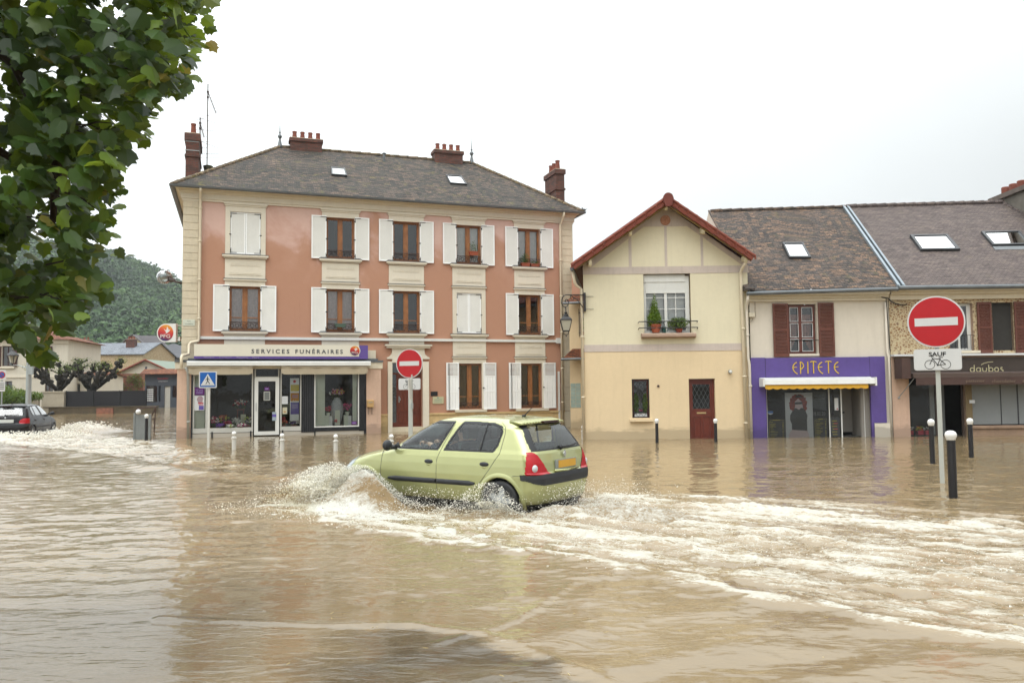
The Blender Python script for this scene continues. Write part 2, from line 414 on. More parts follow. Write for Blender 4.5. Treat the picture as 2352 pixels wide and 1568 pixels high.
DARKWOOD = pm('dark_door_wood', A(112, 50, 28), .4, .25, 5, .15, 30, grime=.2)
REDWOOD = pm('mahogany_wood', A(110, 46, 30), .35, .2, 5, .15, 30)
SHUTBR = pm('brown_shutter_paint', A(112, 64, 50), .55, .2, 4, .15, 30, grime=.2)
IRON = pm('black_iron', (.02, .018, .018, 1), .45, .3, 8, .1, 40)
RUSTI = pm('rusty_iron', (.06, .035, .028, 1), .7, .35, 12, .3, 60)
ZINC = pm('zinc_sheet', A(120, 124, 126), .45, .18, 2.5, .1, 30, metal=.5, grime=.2)
PIPE = pm('cream_painted_pipe', A(232, 218, 190), .45, .07, 2, .05, 20, grime=.15)
WHITE = pm('white_lacquer', A(238, 238, 232), .4, .05, 3, .04, 30, grime=.12)
GREYW = pm('grey_white_frame', A(205, 203, 194), .45, .07, 3, .05, 30, grime=.1)
BLACKP = pm('black_painted_panel', (.012, .012, .014, 1), .4, .5, 3, .1, 20)
PURPLE = pm('purple_panel', A(98, 78, 150), .5, .12, .9, .05, 30, grime=.15, wet=1)
SIGNPUR = pm('purple_sign_board', A(104, 82, 158), .4, .06, 2, 0)
LETTERG = pm('grey_letter', (.07, .075, .08, 1), .4, .1, 3, 0)
ROOF_OLD = tilemat('old_flat_tiles', [A(28, 26, 24), A(58, 54, 50), A(76, 71, 64), A(116, 96, 82), A(68, 64, 58)], .17, .10, .75, contrast=.8)
ROOF_MID = tilemat('weathered_brown_tiles', [A(44, 40, 39), A(72, 65, 61), A(92, 80, 72), A(128, 102, 82), A(78, 70, 65)], .17, .115, .35, jitter=.4, contrast=.75)
ROOF_NEW = tilemat('dark_plum_tiles', [A(74, 64, 62), A(94, 82, 79), A(107, 95, 90), A(118, 104, 97)], .165, .10, .12, jitter=.2, contrast=.5, streak=.35)
ROOF_RED = pm('red_clay_tiles', A(146, 72, 52, .62), .75, .22, 6, .3, 40, grime=.25)
ROOF_BRN = tilemat('small_brown_tiles', [A(82, 48, 34), A(120, 70, 46), A(150, 96, 64)], .17, .1, .2)
CLAY = pm('clay_pot', A(150, 82, 62, .6), .8, .2, 8, .2, 50, grime=.3)
BRICK = brickmat('chimney_brick', A(96, 60, 50), A(128, 74, 58), A(92, 80, 72))
BRICKO = brickmat('orange_brick', A(150, 86, 62), A(176, 108, 80), A(130, 110, 95))
RUBBLE = rubblemat('rubble_stone_wall')
GLASS = glassmat('window_glass', (.90, .93, .93, 1), 2.6, .02, .15)
GLASSD = glassmat('shop_glass', (.93, .96, .94, 1), .9, .01, .1)
ROOFGL = glassmat('skylight_glass', (.1, .12, .13, 1), 9.0, .05)
CURT = pm('net_curtain', A(236, 236, 234, 1), .9, .12, 8, 0)
CURTP = pm('checked_curtain', A(214, 198, 198, 1), .9, .25, 12, 0)
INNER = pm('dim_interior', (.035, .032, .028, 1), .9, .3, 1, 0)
STEEL = pm('galvanised_steel', A(176, 182, 180), .4, .08, 3, .05, 30, metal=.4)
POLEG = pm('pale_grey_post_paint', A(190, 192, 184), .5, .06, 3, .05, 30, grime=.15)
SIGNW = pm('white_sign_face', A(214, 214, 212), .35, .04, 1, 0)
SIGNR = pm('red_sign_face', A(186, 12, 24), .35, .08, 1.5, 0)
SIGNB = pm('blue_sign_face', A(10, 92, 172), .35, .05, 1.5, 0)
BLK = pm('black_mark', (.02, .02, .02, 1), .5, .1, 3, 0)
GABC = pm('pale_yellow_render', A(239, 229, 198), .9, .05, .9, .35, 80, grime=.1)
GABL = pm('peach_render', A(240, 216, 176), .9, .05, .9, .25, 80, grime=.12, wet=1)
GABT = pm('mauve_grey_band', A(206, 192, 181, .80), .9, .08, 2, .2, 80, grime=.3)
BEIGE = pm('beige_white_render', A(231, 221, 204), .9, .05, 1.0, .3, 80, grime=.12, wet=1)
TERRA = pm('terracotta', A(176, 92, 62), .75, .12, 6, .1, 40)
LEAFP = leafmat('pot_plant_leaf', (.03, .07, .012, 1), (.10, .19, .03, 1), (.2, .2, .05, 1))
LEAFC = leafmat('conifer_leaf', (.07, .14, .012, 1), (.20, .32, .03, 1), (.3, .36, .05, 1))
YELLOW = pm('yellow_awning_cloth', A(226, 172, 52), .8, .1, 4, .1, 50, grime=.1)
YLET = pm('yellow_letter', A(226, 190, 60), .5, .06, 3, 0)
BEIGEC = pm('beige_awning_cloth', A(190, 176, 150), .85, .1, 5, .15, 50, grime=.15)

# ------------------------------------------------------------------ the pink corner house
FP = Frame(-4.934, 30.873, .333)
HP = thing('corner_house', 'three storey pink rendered house with cream quoins, white shutters and a mossy hipped tile roof', 'house', FP, (0, 0, 0))
UL, UR, ZC = -7.22, 7.93, 8.97
cols_ = {1: (-5.64, -4.57), 2: (-2.19, -1.14), 3: (.355, 1.40), 4: (2.90, 3.93), 5: (5.515, 6.49)}
TOPZ, MIDZ, GNDZ = (6.62, 8.19), (3.82, 5.45), (.82, 2.63)
holes = []
for k, (a, b) in cols_.items():
    holes += [(a, b, *TOPZ), (a, b, *MIDZ)]
holes += [(2.97, 3.92, *GNDZ), (5.58, 6.50, *GNDZ), (.30, 1.50, -.3, 2.66)]
SHOPH = (-6.86, -.78, .0, 2.6)
mb = MB(); mb.wall(UL, UR, -.4, ZC, holes+[(-6.8, -.8, -.4, 2.55)], 0, .28)
mb.box(UL, UL+.02, .02, 10, -.4, ZC); mb.box(UR-.02, UR, .02, 10, -.4, ZC); mb.box(UL, UR, 9.98, 10, -.4, ZC)
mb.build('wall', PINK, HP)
mb = MB(); mb.box(UL+.05, UR-.05, .32, 9.9, 3.15, 3.3); mb.box(UL+.05, UR-.05, .32, 9.9, 6.0, 6.15)
mb.box(UL+.05, UR-.05, 3.2, 3.3, -.3, 3.1); mb.box(UL+.05, UR-.05, 4.2, 4.3, 3.3, 6.0); mb.box(UL+.05, UR-.05, 4.2, 4.3, 6.15, 8.9)
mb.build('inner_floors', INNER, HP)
# plinth with its moulded top
mb = MB()
for a, b in ((-.2, .13), (1.74, UR-.46)):
    mb.box(a, b, -.05, .0, -.4, .62); mb.box(a, b, -.08, .0, .62, .69)
mb.build('plinth', [PLINTH], HP)
# quoins, cut by shadow joints
for a, b in ((UL-.02, -6.72), (7.43, UR+.02)):
    mb = MB(); z = 8.52; lo = 2.75 if a < 0 else .68
    while z > lo+.02:
        zn = max(lo, z-.275); mb.box(a, b, -.045, .02, zn+.012, z-.006); z = zn
    mb.box(a+.012, b-.012, -.028, .0, lo, 8.52)
    if a > 0:
        mb.box(a, b, -.07, 0, -.4, .66)
    mb.build('quoin', QUOIN, HP)
# entablature and cornice: a stepped profile run along the front and returned on both sides
prof = [(0, 8.50), (-.05, 8.50), (-.05, 8.56), (-.085, 8.575), (-.085, 8.76), (-.12, 8.78), (-.16, 8.83), (-.16, 8.87), (-.26, 8.90), (-.30, 8.97), (0, 8.97)]
mb = MB(); n_ = len(prof)
def sweep_around(mb, prof, ul, ur, depth):
    rings = []
    for (u, v, sx, sy) in ((ul, depth, -1, 0), (ul, 0, -1, 1), (ur, 0, 1, 1), (ur, depth, 1, 0)):
        rings.append([(u-sx*p[0]*-1 if False else u+sx*(-p[0]), v+(p[0] if sy else 0), p[1]) for p in prof])
    n = len(prof)
    mb.add([q for r in rings for q in r], [(i*n+k, i*n+(k+1) % n, (i+1)*n+(k+1) % n, (i+1)*n+k) for i in range(3) for k in range(n)])
sweep_around(mb, prof, UL-.01, UR+.01, 10)
mb.build('cornice', CREAM2, HP)
# gutter round the eaves (half round) and the roof
mb = MB(); g = [(-.30+.0, 8.97), (-.30, 8.93), (-.34, 8.885), (-.40, 8.875), (-.455, 8.90), (-.47, 8.965), (-.455, 8.965), (-.42, 8.93), (-.36, 8.92), (-.33, 8.965)]
sweep_around(mb, g, UL-.01, UR+.01, 10)
mb.build('gutter', ZINC, HP, smooth=False)
EZ, RZ, RN = 8.96, 12.22, 5.0
el, er, ef, eb = UL-.40, UR+.40, -.40, 10.4
rl, rr = -3.67, 5.03
A_, B_, C_, D_ = (el, ef, EZ), (er, ef, EZ), (er, eb, EZ), (el, eb, EZ)
P_, Q_ = (rl, RN, RZ), (rr, RN, RZ)
roof = MB()
def sagged(a, b, c, d, nu, nv, amp, seed):
    """a roof slope as a slightly uneven sheet: a-b eave, d-c ridge"""
    a, b, c, d = map(Vector, (a, b, c, d)); nrm = (b-a).cross(d-a).normalized(); pts = []
    for j in range(nv+1):
        for i in range(nu+1):
            p = (a.lerp(b, i/nu)).lerp(d.lerp(c, i/nu), j/nv)
            e = min(1, 4*min(i/nu, 1-i/nu, .25))*min(1, j/nv*3, (1-j/nv)*3) if False else min(1, min(i, nu-i)*.5)*min(1, min(j, nv-j)*.5)
            p = p+nrm*e*amp*mnoise.noise(Vector((p.x*.5+seed, p.y*.5, p.z*.5)))*2
            pts.append(p)
    roof_pts = pts; w = nu+1
    return pts, [(j*w+i, j*w+i+1, (j+1)*w+i+1, (j+1)*w+i) for j in range(nv) for i in range(nu)]
roof.add(*sagged(A_, B_, Q_, P_, 40, 14, .035, 1))
roof.add(*sagged(C_, D_, P_, Q_, 4, 4, .0, 2))
roof.add([B_, C_, Q_], [(0, 1, 2)]); roof.add([D_, A_, P_], [(0, 1, 2)])
RP = roof.build('roof', ROOF_OLD, HP)
mb = MB()
def ridge_tiles(mb, p, q, step=.42, r=.085):
    p, q = Vector(p), Vector(q); L = (q-p).length; n = max(2, int(L/step)); d = (q-p)/n
    for i in range(n):
        a, b = p+d*i, p+d*(i+1.06)
        mb.tube([a+Vector((0, 0, .0)), b+Vector((0, 0, .012))], [r*.92, r*1.08], 8)
ridge_tiles(mb, P_, Q_); ridge_tiles(mb, A_, P_, .36, .075); ridge_tiles(mb, B_, Q_, .36, .075); ridge_tiles(mb, D_, P_, .8, .07); ridge_tiles(mb, C_, Q_, .8, .07)
RIDGEM = tilemat('lichen_ridge', [A(84, 76, 66), A(120, 104, 84), A(140, 120, 90)], .4, .4, .95, moss_col=(.22, .17, .05, 1), contrast=.3)
mb.build('ridge_tiles', RIDGEM, RP, smooth=True)
def slope_z(n): return EZ+(RZ-EZ)*(n-ef)/(RN-ef)
def skylight(root, pts, frame_m, glass_m, th=.09, fw=.07, louvre=False):
    a, b, c, d = map(Vector, pts); nrm = (b-a).cross(d-a).normalized()
    if nrm.z < 0: nrm = -nrm
    q = [p+nrm*th for p in (a, b, c, d)]
    cen = sum(q, Vector())/4; inn = [p+(cen-p).normalized()*fw*1.4 for p in q]
    mb = MB()
    base = [p-nrm*.05 for p in (a, b, c, d)]
    mb.add(base+q+inn+[p-nrm*.03 for p in inn], [(i, (i+1) % 4, (i+1) % 4+4, i+4) for i in range(4)]+[(i+4, (i+1) % 4+4, (i+1) % 4+8, i+8) for i in range(4)]+[(i+8, (i+1) % 4+8, (i+1) % 4+12, i+12) for i in range(4)])
    s_ = mb.build('skylight', frame_m, root)
    mb = MB(); mb.poly([p-nrm*.028 for p in inn]); mb.build('pane', glass_m, s_)
    return s_
ROOFWHT = pm('white_roller_blind', A(226, 228, 226), .5, .04, 3, 0)
DGREY = pm('dark_grey_frame', (.035, .037, .04, 1), .45, .2, 4, .05)
n0, n1 = 1.72, 2.62
skylight(RP, [(-1.82, n0, slope_z(n0)), (-1.20, n0, slope_z(n0)), (-1.18, n1, slope_z(n1)), (-1.74, n1, slope_z(n1))], DGREY, ROOFWHT)
skylight(RP, [(3.12, 1.76, slope_z(1.76)), (3.86, 1.76, slope_z(1.76)), (3.90, 2.82, slope_z(2.82)), (3.20, 2.82, slope_z(2.82))], DGREY, ROOFGL)
mb = MB(); mb.tube([(.74, 4.15, slope_z(4.15)-.05), (.74, 4.15, slope_z(4.15)+.34)], .055, 10); mb.tube([(.74, 4.15, slope_z(4.15)+.34), (.74, 4.15, slope_z(4.15)+.38)], .085, 10)
mb.build('vent_pipe', ZINC, RP)
# chimneys: brick stack, corbelled head, clay pots
def chimney(root, u0, u1, n0, n1, z0, z1, pots, bands=(), cap=.14, straps=()):
    mb = MB(); mb.box(u0, u1, n0, n1, z0, z1-cap)
    for zb in bands: mb.box(u0-.035, u1+.035, n0-.035, n1+.035, zb, zb+.09)
    mb.box(u0-.05, u1+.05, n0-.05, n1+.05, z1-cap, z1)
    ch = mb.build('chimney', BRICK, root)
    for (u, n, h) in pots:
        mb = MB(); mb.lathe((u, n, z1), [(.105, -.02), (.11, .05), (.085, h-.07), (.10, h-.06), (.10, h), (.075, h), (.07, h-.1)], 14)
        mb.build('pot', CLAY, ch, smooth=False)
    mb = MB(); mb.box(u0-.03, u1+.03, n0-.03, n1+.03, z1, z1+.025)
    mb.build('mortar_cap', QUOIN, ch)
    for zs_ in straps:
        mb = MB(); mb.box(u0-.012, u1+.012, n0-.012, n1+.012, zs_, zs_+.03); mb.build('strap', STEEL, ch)
    return ch
chimney(RP, -3.24, -1.90, 4.72, 5.28, 11.7, 12.60, [(-3.05+.335*i, 5, .36) for i in range(4)])
chimney(RP, 3.18, 4.52, 4.72, 5.28, 11.7, 12.64, [(3.38+.325*i, 5, .36) for i in range(4)])
chimney(RP, -7.28, -6.80, 1.6, 3.3, 8.9, 11.45, [(-7.03, 2.0, .5)], (10.55,), .28, (10.78, 11.12))
chimney(RP, 7.74, 8.14, 1.2, 2.5, 8.9, 11.16, [(7.93, 1.45, .45), (7.93, 1.85, .42), (7.93, 2.22, .42)], (10.25,), .2)
# zinc finials
for u, zb in ((rl, RZ), (rr, RZ)):
    mb = MB(); mb.lathe((u, RN, zb), [(.13, -.05), (.10, .05), (.045, .32), (.04, .36), (.07, .40), (.10, .46), (.07, .52), (.03, .56), (.03, .60), (.05, .63), (.025, .68), (.012, .95), (.004, 1.32)], 12)
    mb.build('finial', ZINC, RP, smooth=True)

# windows --------------------------------------------------------------
def ironwork(mb, u0, u1, z0, h, n):
    w = u1-u0
    mb.box(u0, u1, n-.018, n+.012, z0+h-.025, z0+h); mb.box(u0, u1, n-.01, n+.01, z0+.05, z0+.07)
    k = 6
    for i in range(k):
        c = u0+w*(i+.5)/k
        ring = [(c+w/k*.36*math.cos(a), n, z0+h*.58+w/k*.36*math.sin(a)) for a in [2*PI*j/10 for j in range(11)]]
        mb.tube(ring, .009, 5); mb.tube([(c, n, z0+.06), (c, n, z0+h*.38)], .008, 4)
        mb.tube([(c-w/k*.5, n, z0+h-.03), (c-w/k*.25, n, z0+h*.75), (c-w/k*.5, n, z0+h*.6)], .008, 4)
        mb.tube([(c-.03, n, z0+.06), (c, n, z0+h*.3), (c+.03, n, z0+.06)], .008, 4)
def wood_window(root, u0, u1, z0, z1, curtain=None, low=False, wood=None, rail=.33, n=.15, rail_m=None, lowz=None):
    wood = wood or WOOD
    mb = MB(); fw = .075; c = (u0+u1)/2
    mb.box(u0, u0+fw, n, n+.07, z0, z1); mb.box(u1-fw, u1, n, n+.07, z0, z1)
    mb.box(u0+fw, u1-fw, n, n+.07, z1-fw, z1); mb.box(u0+fw, u1-fw, n, n+.07, z0, z0+.11)
    mb.box(c-.035, c+.035, n-.03, n+.07, z0+.02, z1-fw)
    for s_ in (-1, 1):
        mb.box(c+s_*.065-.028, c+s_*.065+.028, n-.012, n+.06, z0+.11, z1-fw)
    if low: 
        zl = z0+(lowz or .48)
        mb.box(u0+fw, c-.06, n, n+.05, zl, zl+.03); mb.box(c+.06, u1-fw, n, n+.05, zl, zl+.03)
    w = mb.build('window', wood, root)
    mb = MB()
    for a, b in ((u0+fw, c-.09), (c+.09, u1-fw)):
        mb.poly([(a, n+.03, z0+.11), (b, n+.03, z0+.11), (b, n+.03, z1-fw), (a, n+.03, z1-fw)])
    mb.build('pane', GLASS, w)
    if curtain:
        mb = MB(); rg = random.Random(int(u0*100+z0*10)); k = 26
        for a, b in ((u0+fw, c-.02), (c+.02, u1-fw)):
            for i in range(k):
                x0, x1 = a+(b-a)*i/k, a+(b-a)*(i+1)/k; y0, y1 = n+.11+.012*math.sin(i*1.9), n+.11+.012*math.sin((i+1)*1.9)
                zb0 = zb1 = z0+.05
                zt = z1-.05
                if curtain == 'drawn':      # pulled to the sides lower down
                    q = (i/k if a > c-.3 and a > (u0+u1)/2-.05 else 1-i/k)
                    mid = (z0+z1)/2-.2
                    d = .16*(1-q)
                    s_ = 1 if a < c-.1 else -1
                    mb.poly([(x0-s_*d, y0, zb0), (x1-s_*d, y1, zb1), (x1, y1, zt), (x0, y0, zt)])
                else: mb.poly([(x0, y0, zb0), (x1, y1, zb1), (x1, y1, zt), (x0, y0, zt)])
        mb.build('curtain', CURTP if curtain == 'check' else CURT, w)
    if rail:
        mb = MB(); ironwork(mb, u0+.01, u1-.01, z0, rail, .03); mb.build('window_guard', rail_m or RUSTI, w)
    return w
def shutter(root, u0, u1, z0, z1, hinge, n=-.075, style='louvre', th=.035):
    mb = MB(); f = .045
    mb.box(u0, u0+f, n, n+th, z0, z1); mb.box(u1-f, u1, n, n+th, z0, z1)
    mb.box(u0+f, u1-f, n, n+th, z1-f, z1); mb.box(u0+f, u1-f, n, n+th, z0, z0+f)
    if style == 'louvre':
        sh = mb.build('shutter', SHUT, root)
        mb = MB(); k = int((z1-z0-2*f)/.038)
        for i in range(k):
            za = z0+f+(z1-z0-2*f)*i/k; zb = z0+f+(z1-z0-2*f)*(i+1)/k
            mb.poly([(u0+f, n+.010, za), (u1-f, n+.010, za), (u1-f, n+.022, zb), (u0+f, n+.022, zb)])
            mb.poly([(u0+f, n+.022, zb), (u1-f, n+.022, zb), (u1-f, n+.010, zb), (u0+f, n+.010, zb)])
        mb.build('louvres', SHUTP, sh)
    else:       # boarded shutter with a short louvred head
        zl = z1-.50; zm = z0+.68
        mb.box(u0+f, u1-f, n+.002, n+th, zl-.05, zl); mb.box(u0+f, u1-f, n+.002, n+th, zm, zm+.05)
        k = 9
        for i in range(k):
            za = zl+.02+(z1-f-zl-.02)*i/k; mb.box(u0+f, u1-f, n+.006, n+.03, za, za+.028)
        kk = 4
        for (a, b) in ((z0+f, zm), (zm+.05, zl-.05)):
            for i in range(kk):
                x0 = u0+f+(u1-u0-2*f)*i/kk; x1 = u0+f+(u1-u0-2*f)*(i+1)/kk; mb.box(x0+.004, x1-.004, n+.010, n+th-.004, a, b)
        sh = mb.build('shutter', SHUT, root)
    mb = MB()
    if style == 'louvre':
        he, s_ = (u1, -1) if hinge == 'R' else (u0, 1)
        for zt, dz in ((z1-.045, -1), (z0+.045, 1)):
            mb.box(min(he, he+s_*.22), max(he, he+s_*.22), n-.006, n, zt-.009, zt+.009)
            mb.box(min(he+s_*.008, he+s_*.028), max(he+s_*.008, he+s_*.028), n-.006, n, min(zt, zt+dz*.17), max(zt, zt+dz*.17))
        for zt in (z1-.17, z0+.13): mb.box(he-.02, he+.02, n-.012, n+.02, zt-.03, zt+.03)
    else:
        if hinge == 'R' or 1: mb.tube([(u0+.10 if hinge == 'R' else u1-.02, n-.012, z0+.03), (u0+.10 if hinge == 'R' else u1-.02, n-.012, z1-.02)], .011 if hinge == 'R' else .004, 6)
    mb.build('hinge', IRON, sh); mb = MB(); he = u1 if hinge == 'R' else u0
    mb.ball((he+(.012 if hinge == 'R' else -.012), n-.025, z0+(z1-z0)*.46), .03, 8, 6, 1.5, .8, .8)
    mb.build('holdback', IRON, sh)
    return sh
curt = {(1, 'm'): 'check', (2, 'm'): 'check', (4, 't'): 'net', (5, 't'): 'drawn'}
for k, (a, b) in cols_.items():
    closed_t, closed_m = k == 1, k == 4
    for key, (z0, z1), closed in (('t', TOPZ, closed_t), ('m', MIDZ, closed_m)):
        c = (a+b)/2
        if closed:
            shutter(HP, a+.01, c-.004, z0+.02, z1-.01, 'L', .0); shutter(HP, c+.004, b-.01, z0+.02, z1-.01, 'R', .0)
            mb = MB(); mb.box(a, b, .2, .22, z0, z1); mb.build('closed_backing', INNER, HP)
        else:
            wood_window(HP, a, b, z0, z1, curt.get((k, key)), key == 'm')
            shutter(HP, a-.56, a-.01, z0-.03, z1+.04, 'R'); shutter(HP, b+.01, b+.56, z0-.03, z1+.04, 'L')
for a, b, cu in ((2.97, 3.92, None), (5.58, 6.50, None)):
    wood_window(HP, a, b, *GNDZ, cu, True, rail=.26)
    shutter(HP, a-.52, a-.01, .80, 2.66, 'R', style='board'); shutter(HP, b+.06, b+.60, .80, 2.66, 'L', style='board')
# cream surrounds, sills and relief panels in the vertical strips
def relief_panel(mb, u0, u1, z0, z1):
    c0, c1 = u0+.16, u1-.16
    k = 15
    for i in range(k):
        x = c0+(c1-c0)*(i+.5)/k; mb.box(x-.016, x+.016, -.052, -.034, z1-.24, z1-.13)
    mb.box(c0-.03, c1+.03, -.05, -.034, z0+.12, z0+.135); mb.box(c0, c1, -.044, -.034, z0+.17, z0+.18)
for k, (a, b) in cols_.items():
    u0, u1 = a-.17, b+.17; mb = MB()
    for (z0, z1) in ([TOPZ, MIDZ] + ([GNDZ] if k > 3 else [])):
        ah = {4: 2.97, 5: 5.58}.get(k, a) if z0 < 1 else a; bh = {4: 3.92, 5: 6.50}.get(k, b) if z0 < 1 else b
        mb.box(u0, ah, -.035, .0, z0, z1); mb.box(bh, u1, -.035, .0, z0, z1)
        mb.box(u0, u1, -.035, .0, z1, z1+.22)
        if z1 > 8: 
            mb.box(u0-.03, u1+.03, -.06, -.0, z1+.20, z1+.30); mb.box(u0-.06, u1+.06, -.09, 0, z1+.26, z1+.315)
        else: mb.box(u0-.04, u1+.04, -.08, 0, z1+.20, z1+.26)
    mb.box(u0, u1, -.034, .0, 5.72, 6.45)
    relief_panel(mb, u0, u1, 5.75, 6.44)
    lo = {1: 3.30, 2: 3.30, 3: 3.34}.get(k, 2.88)
    mb.box(u0, u1, -.034, 0, lo, 3.68)
    if k > 3: relief_panel(mb, u0, u1, 2.86, 3.5)
    mb.build('window_surround', CREAM2, HP)
    for z in (TOPZ[0], MIDZ[0]):
        mb = MB(); mb.box(u0-.10, u1+.10, -.13, .14, z-.10, z-.03); mb.box(u0-.05, u1+.05, -.09, 0, z-.15, z-.10)
        s_ = mb.build('window_sill', CREAM2, HP)
        mb = MB(); mb.box(u0-.11, u1+.11, -.14, .14, z-.028, z-.012); mb.build('lead_cover', ZINC, s_)
    mb = MB(); mb.box(u0-.05, u1+.05, -.095, 0, 5.712, 5.728)
    if k > 3: mb.box(u0-.05, u1+.05, -.095, 0, 2.892, 2.908)
    mb.build('flashing', ZINC, HP)
for a, b in ((2.8, 4.1), (5.35, 6.75)):
    mb = MB(); mb.box(a, b, -.12, .14, .70, .80); mb.build('window_sill', CREAM, HP)
# cable duct
mb = MB(); mb.box(-6.70, 7.14, -.085, 0, 3.50, 3.60); mb.box(7.14, 7.38, -.14, 0, 3.46, 3.68)
mb.build('cable_duct', WHITE, HP)
# entrance: shaped surround, hood, wooden double door
mb = MB()
mb.box(.13, .30, -.10, .0, -.35, 2.70); mb.box(1.50, 1.74, -.10, 0, -.35, 2.70)
mb.box(.30, 1.50, -.10, 0, 2.66, 2.80)
sh_ = [(.10, 2.80), (1.77, 2.80), (1.77, 2.86)]+[(1.58+.19*math.cos(t), 3.08-.22*math.sin(PI/2-t)) for t in [PI/2*i/6 for i in range(1, 6)]][:0]
cur = [(1.77, 2.86), (1.68, 2.90), (1.60, 2.98), (1.57, 3.08), (1.57, 3.22)]
out = [(.10, 2.80), (1.77, 2.80)]+cur+[(1.87-x, z) for x, z in reversed(cur)]
mb.prism(out, -.08, 0)
mb.box(.02, 1.85, -.20, 0, 3.30, 3.36); mb.box(.08, 1.79, -.15, 0, 3.22, 3.30)
mb.build('door_surround', CREAM2, HP)
mb = MB(); mb.box(.02, 1.85, -.205, -.0, 3.361, 3.372); mb.build('flashing', ZINC, HP)
mb = MB(); n = .24
mb.box(.52, 1.50, n, n+.05, .17, 2.2); mb.box(.30, .36, n, n+.05, .17, 2.66); mb.box(.36, 1.5, n, n+.05, 2.2, 2.28); mb.box(.36, .52, n, n+.05, .17, .35)
for a, b in ((.60, .97), (1.06, 1.43)):
    for c, d in ((.28, .62), (.72, 1.95)):
        mb.box(a, b, n-.02, n, c, d); 
        mb.box(a+.06, (a+b)/2-.01, n-.035, n-.02, c+.05, d-.05); mb.box((a+b)/2+.01, b-.06, n-.035, n-.02, c+.05, d-.05)
dr = mb.build('door', DARKWOOD, HP)
mb = MB(); mb.poly([(.36, n+.03, .35), (.52, n+.03, .35), (.52, n+.03, 2.2), (.36, n+.03, 2.2)]); mb.poly([(.36, n+.03, 2.28), (1.5, n+.03, 2.28), (1.5, n+.03, 2.66), (.36, n+.03, 2.66)]); mb.build('pane', GLASS, dr)
mb = MB(); mb.box(.60, .635, n-.045, n-.035, 1.12, 1.36); mb.tube([(.62, n-.05, 1.3), (.66, n-.07, 1.28), (.66, n-.07, 1.2)], .013, 6); mb.build('handle', STEEL, dr)
mb = MB(); mb.box(.30, 1.50, -.05, .24, -.3, .17); mb.build('doorstep', QUOIN, HP)
# downpipes
def pipe(root, pts, r=.05, name='downpipe', m=None, clips=()):
    mb = MB(); mb.tube(pts, r, 10)
    for (u, n, z) in clips: mb.tube([(u, n, z), (u, n, z+.05)], r*1.35, 10)
    return mb.build(name, m or PIPE, root, smooth=True)
pipe(HP, [(-6.65, -.40, 8.9), (-6.65, -.36, 8.80), (-6.66, -.14, 8.62), (-6.66, -.12, 8.5), (-6.66, -.12, 3.50), (-6.68, -.13, 3.42), (-6.92, -.20, 3.36), (-6.97, -.22, 3.30), (-6.98, -.28, 2.95), (-7.18, -.62, 2.88), (-7.20, -.65, 2.80), (-7.19, -.70, 2.45)], clips=[(-6.66, -.12, z) for z in (4.2, 5.6, 7.0, 8.2)])
pipe(HP, [(-7.06, -.66, 2.46), (-6.98, -.56, 2.3), (-6.95, -.53, -.3)], .045, m=POLEG, clips=[(-6.95, -.53, .55)])
pipe(HP, [(7.42, -.40, 8.9), (7.42, -.36, 8.72), (7.40, -.14, 8.5), (7.36, -.12, 8.4), (7.36, -.12, -.3)], clips=[(7.36, -.12, z) for z in (1.0, 2.4, 3.9, 5.4, 6.9)])
mb = MB(); mb.box(7.20, 7.27, -.08, 0, -.3, 2.30); mb.build('service_duct', WHITE, HP)

# the shop front added to the ground floor ------------------------------
N0 = -.45
for a, b in ((-7.34, -6.88), (-.75, -.20)):
    mb = MB(); mb.box(a, b, N0, 0, -.3, 2.42); mb.build('shop_pillar', PALEROSE, HP)
mb = MB(); mb.box(-7.41, -.14, N0-.03, 0, 2.42, 2.66); mb.build('shop_lintel', CREAM, HP)
mb = MB(); mb.box(-7.43, -.12, N0-.06, 0, 2.66, 2.73); mb.box(-7.0, -.3, N0+.1, 0, 2.73, 2.80); mb.build('shop_flat_roof', ZINC, HP)
mb = MB(); mb.box(-.72, -.36, N0+.2, 0, 2.8, 3.12); mb.build('meter_box', CREAM, HP)
mb = MB()
mb.prismx([(N0-.30, 2.53), (N0-.30, 2.66), (N0-.26, 2.69), (N0-.06, 2.69), (N0-.04, 2.55)], -7.02, -.63)
cas = mb.build('awning_case', WHITE, HP)
mb = MB()
for a, b in ((-6.96, -4.83), (-3.85, -.74)):
    mb.box(a, b, N0-.27, N0-.23, 2.46, 2.51)
    k = 30; 
    for i in range(k):
        x0, x1 = a+(b-a)*i/k, a+(b-a)*(i+1)/k
        y = lambda x: N0-.25+.012*math.sin(x*9)
        zb = lambda x: 2.21+.05*max(0, 1-(min(x-a, b-x))/.12)
        mb.poly([(x0, y(x0), zb(x0)), (x1, y(x1), zb(x1)), (x1, y(x1), 2.47), (x0, y(x0), 2.47)])
mb.build('awning', BEIGEC, cas)
# frames and panes
def shop_frame(root, u0, u1, z0, z1, n, m, gl, fw=.06, name='shop_window', sill=0):
    mb = MB()
    mb.box(u0, u0+fw, n, n+.06, z0, z1); mb.box(u1-fw, u1, n, n+.06, z0, z1); mb.box(u0+fw, u1-fw, n, n+.06, z1-fw, z1); mb.box(u0+fw, u1-fw, n, n+.06, z0, z0+fw+sill)
    w = mb.build(name, m, root)
    mb = MB(); mb.poly([(u0+fw, n+.03, z0+fw+sill), (u1-fw, n+.03, z0+fw+sill), (u1-fw, n+.03, z1-fw), (u0+fw, n+.03, z1-fw)]); mb.build('pane', gl, w)
    return w
NF = N0+.02
mb = MB()   # dark posts and kick panels behind the water line
mb.box(-6.88, -6.82, N0+.0, N0+.1, -.3, 2.45); mb.box(-.79, -.75, N0, N0+.1, -.3, 2.45)
for u in (-6.20, -4.90, -3.80, -2.66, -.84): mb.box(u, u+.05, N0-.004, N0+.02, -.3, .2)
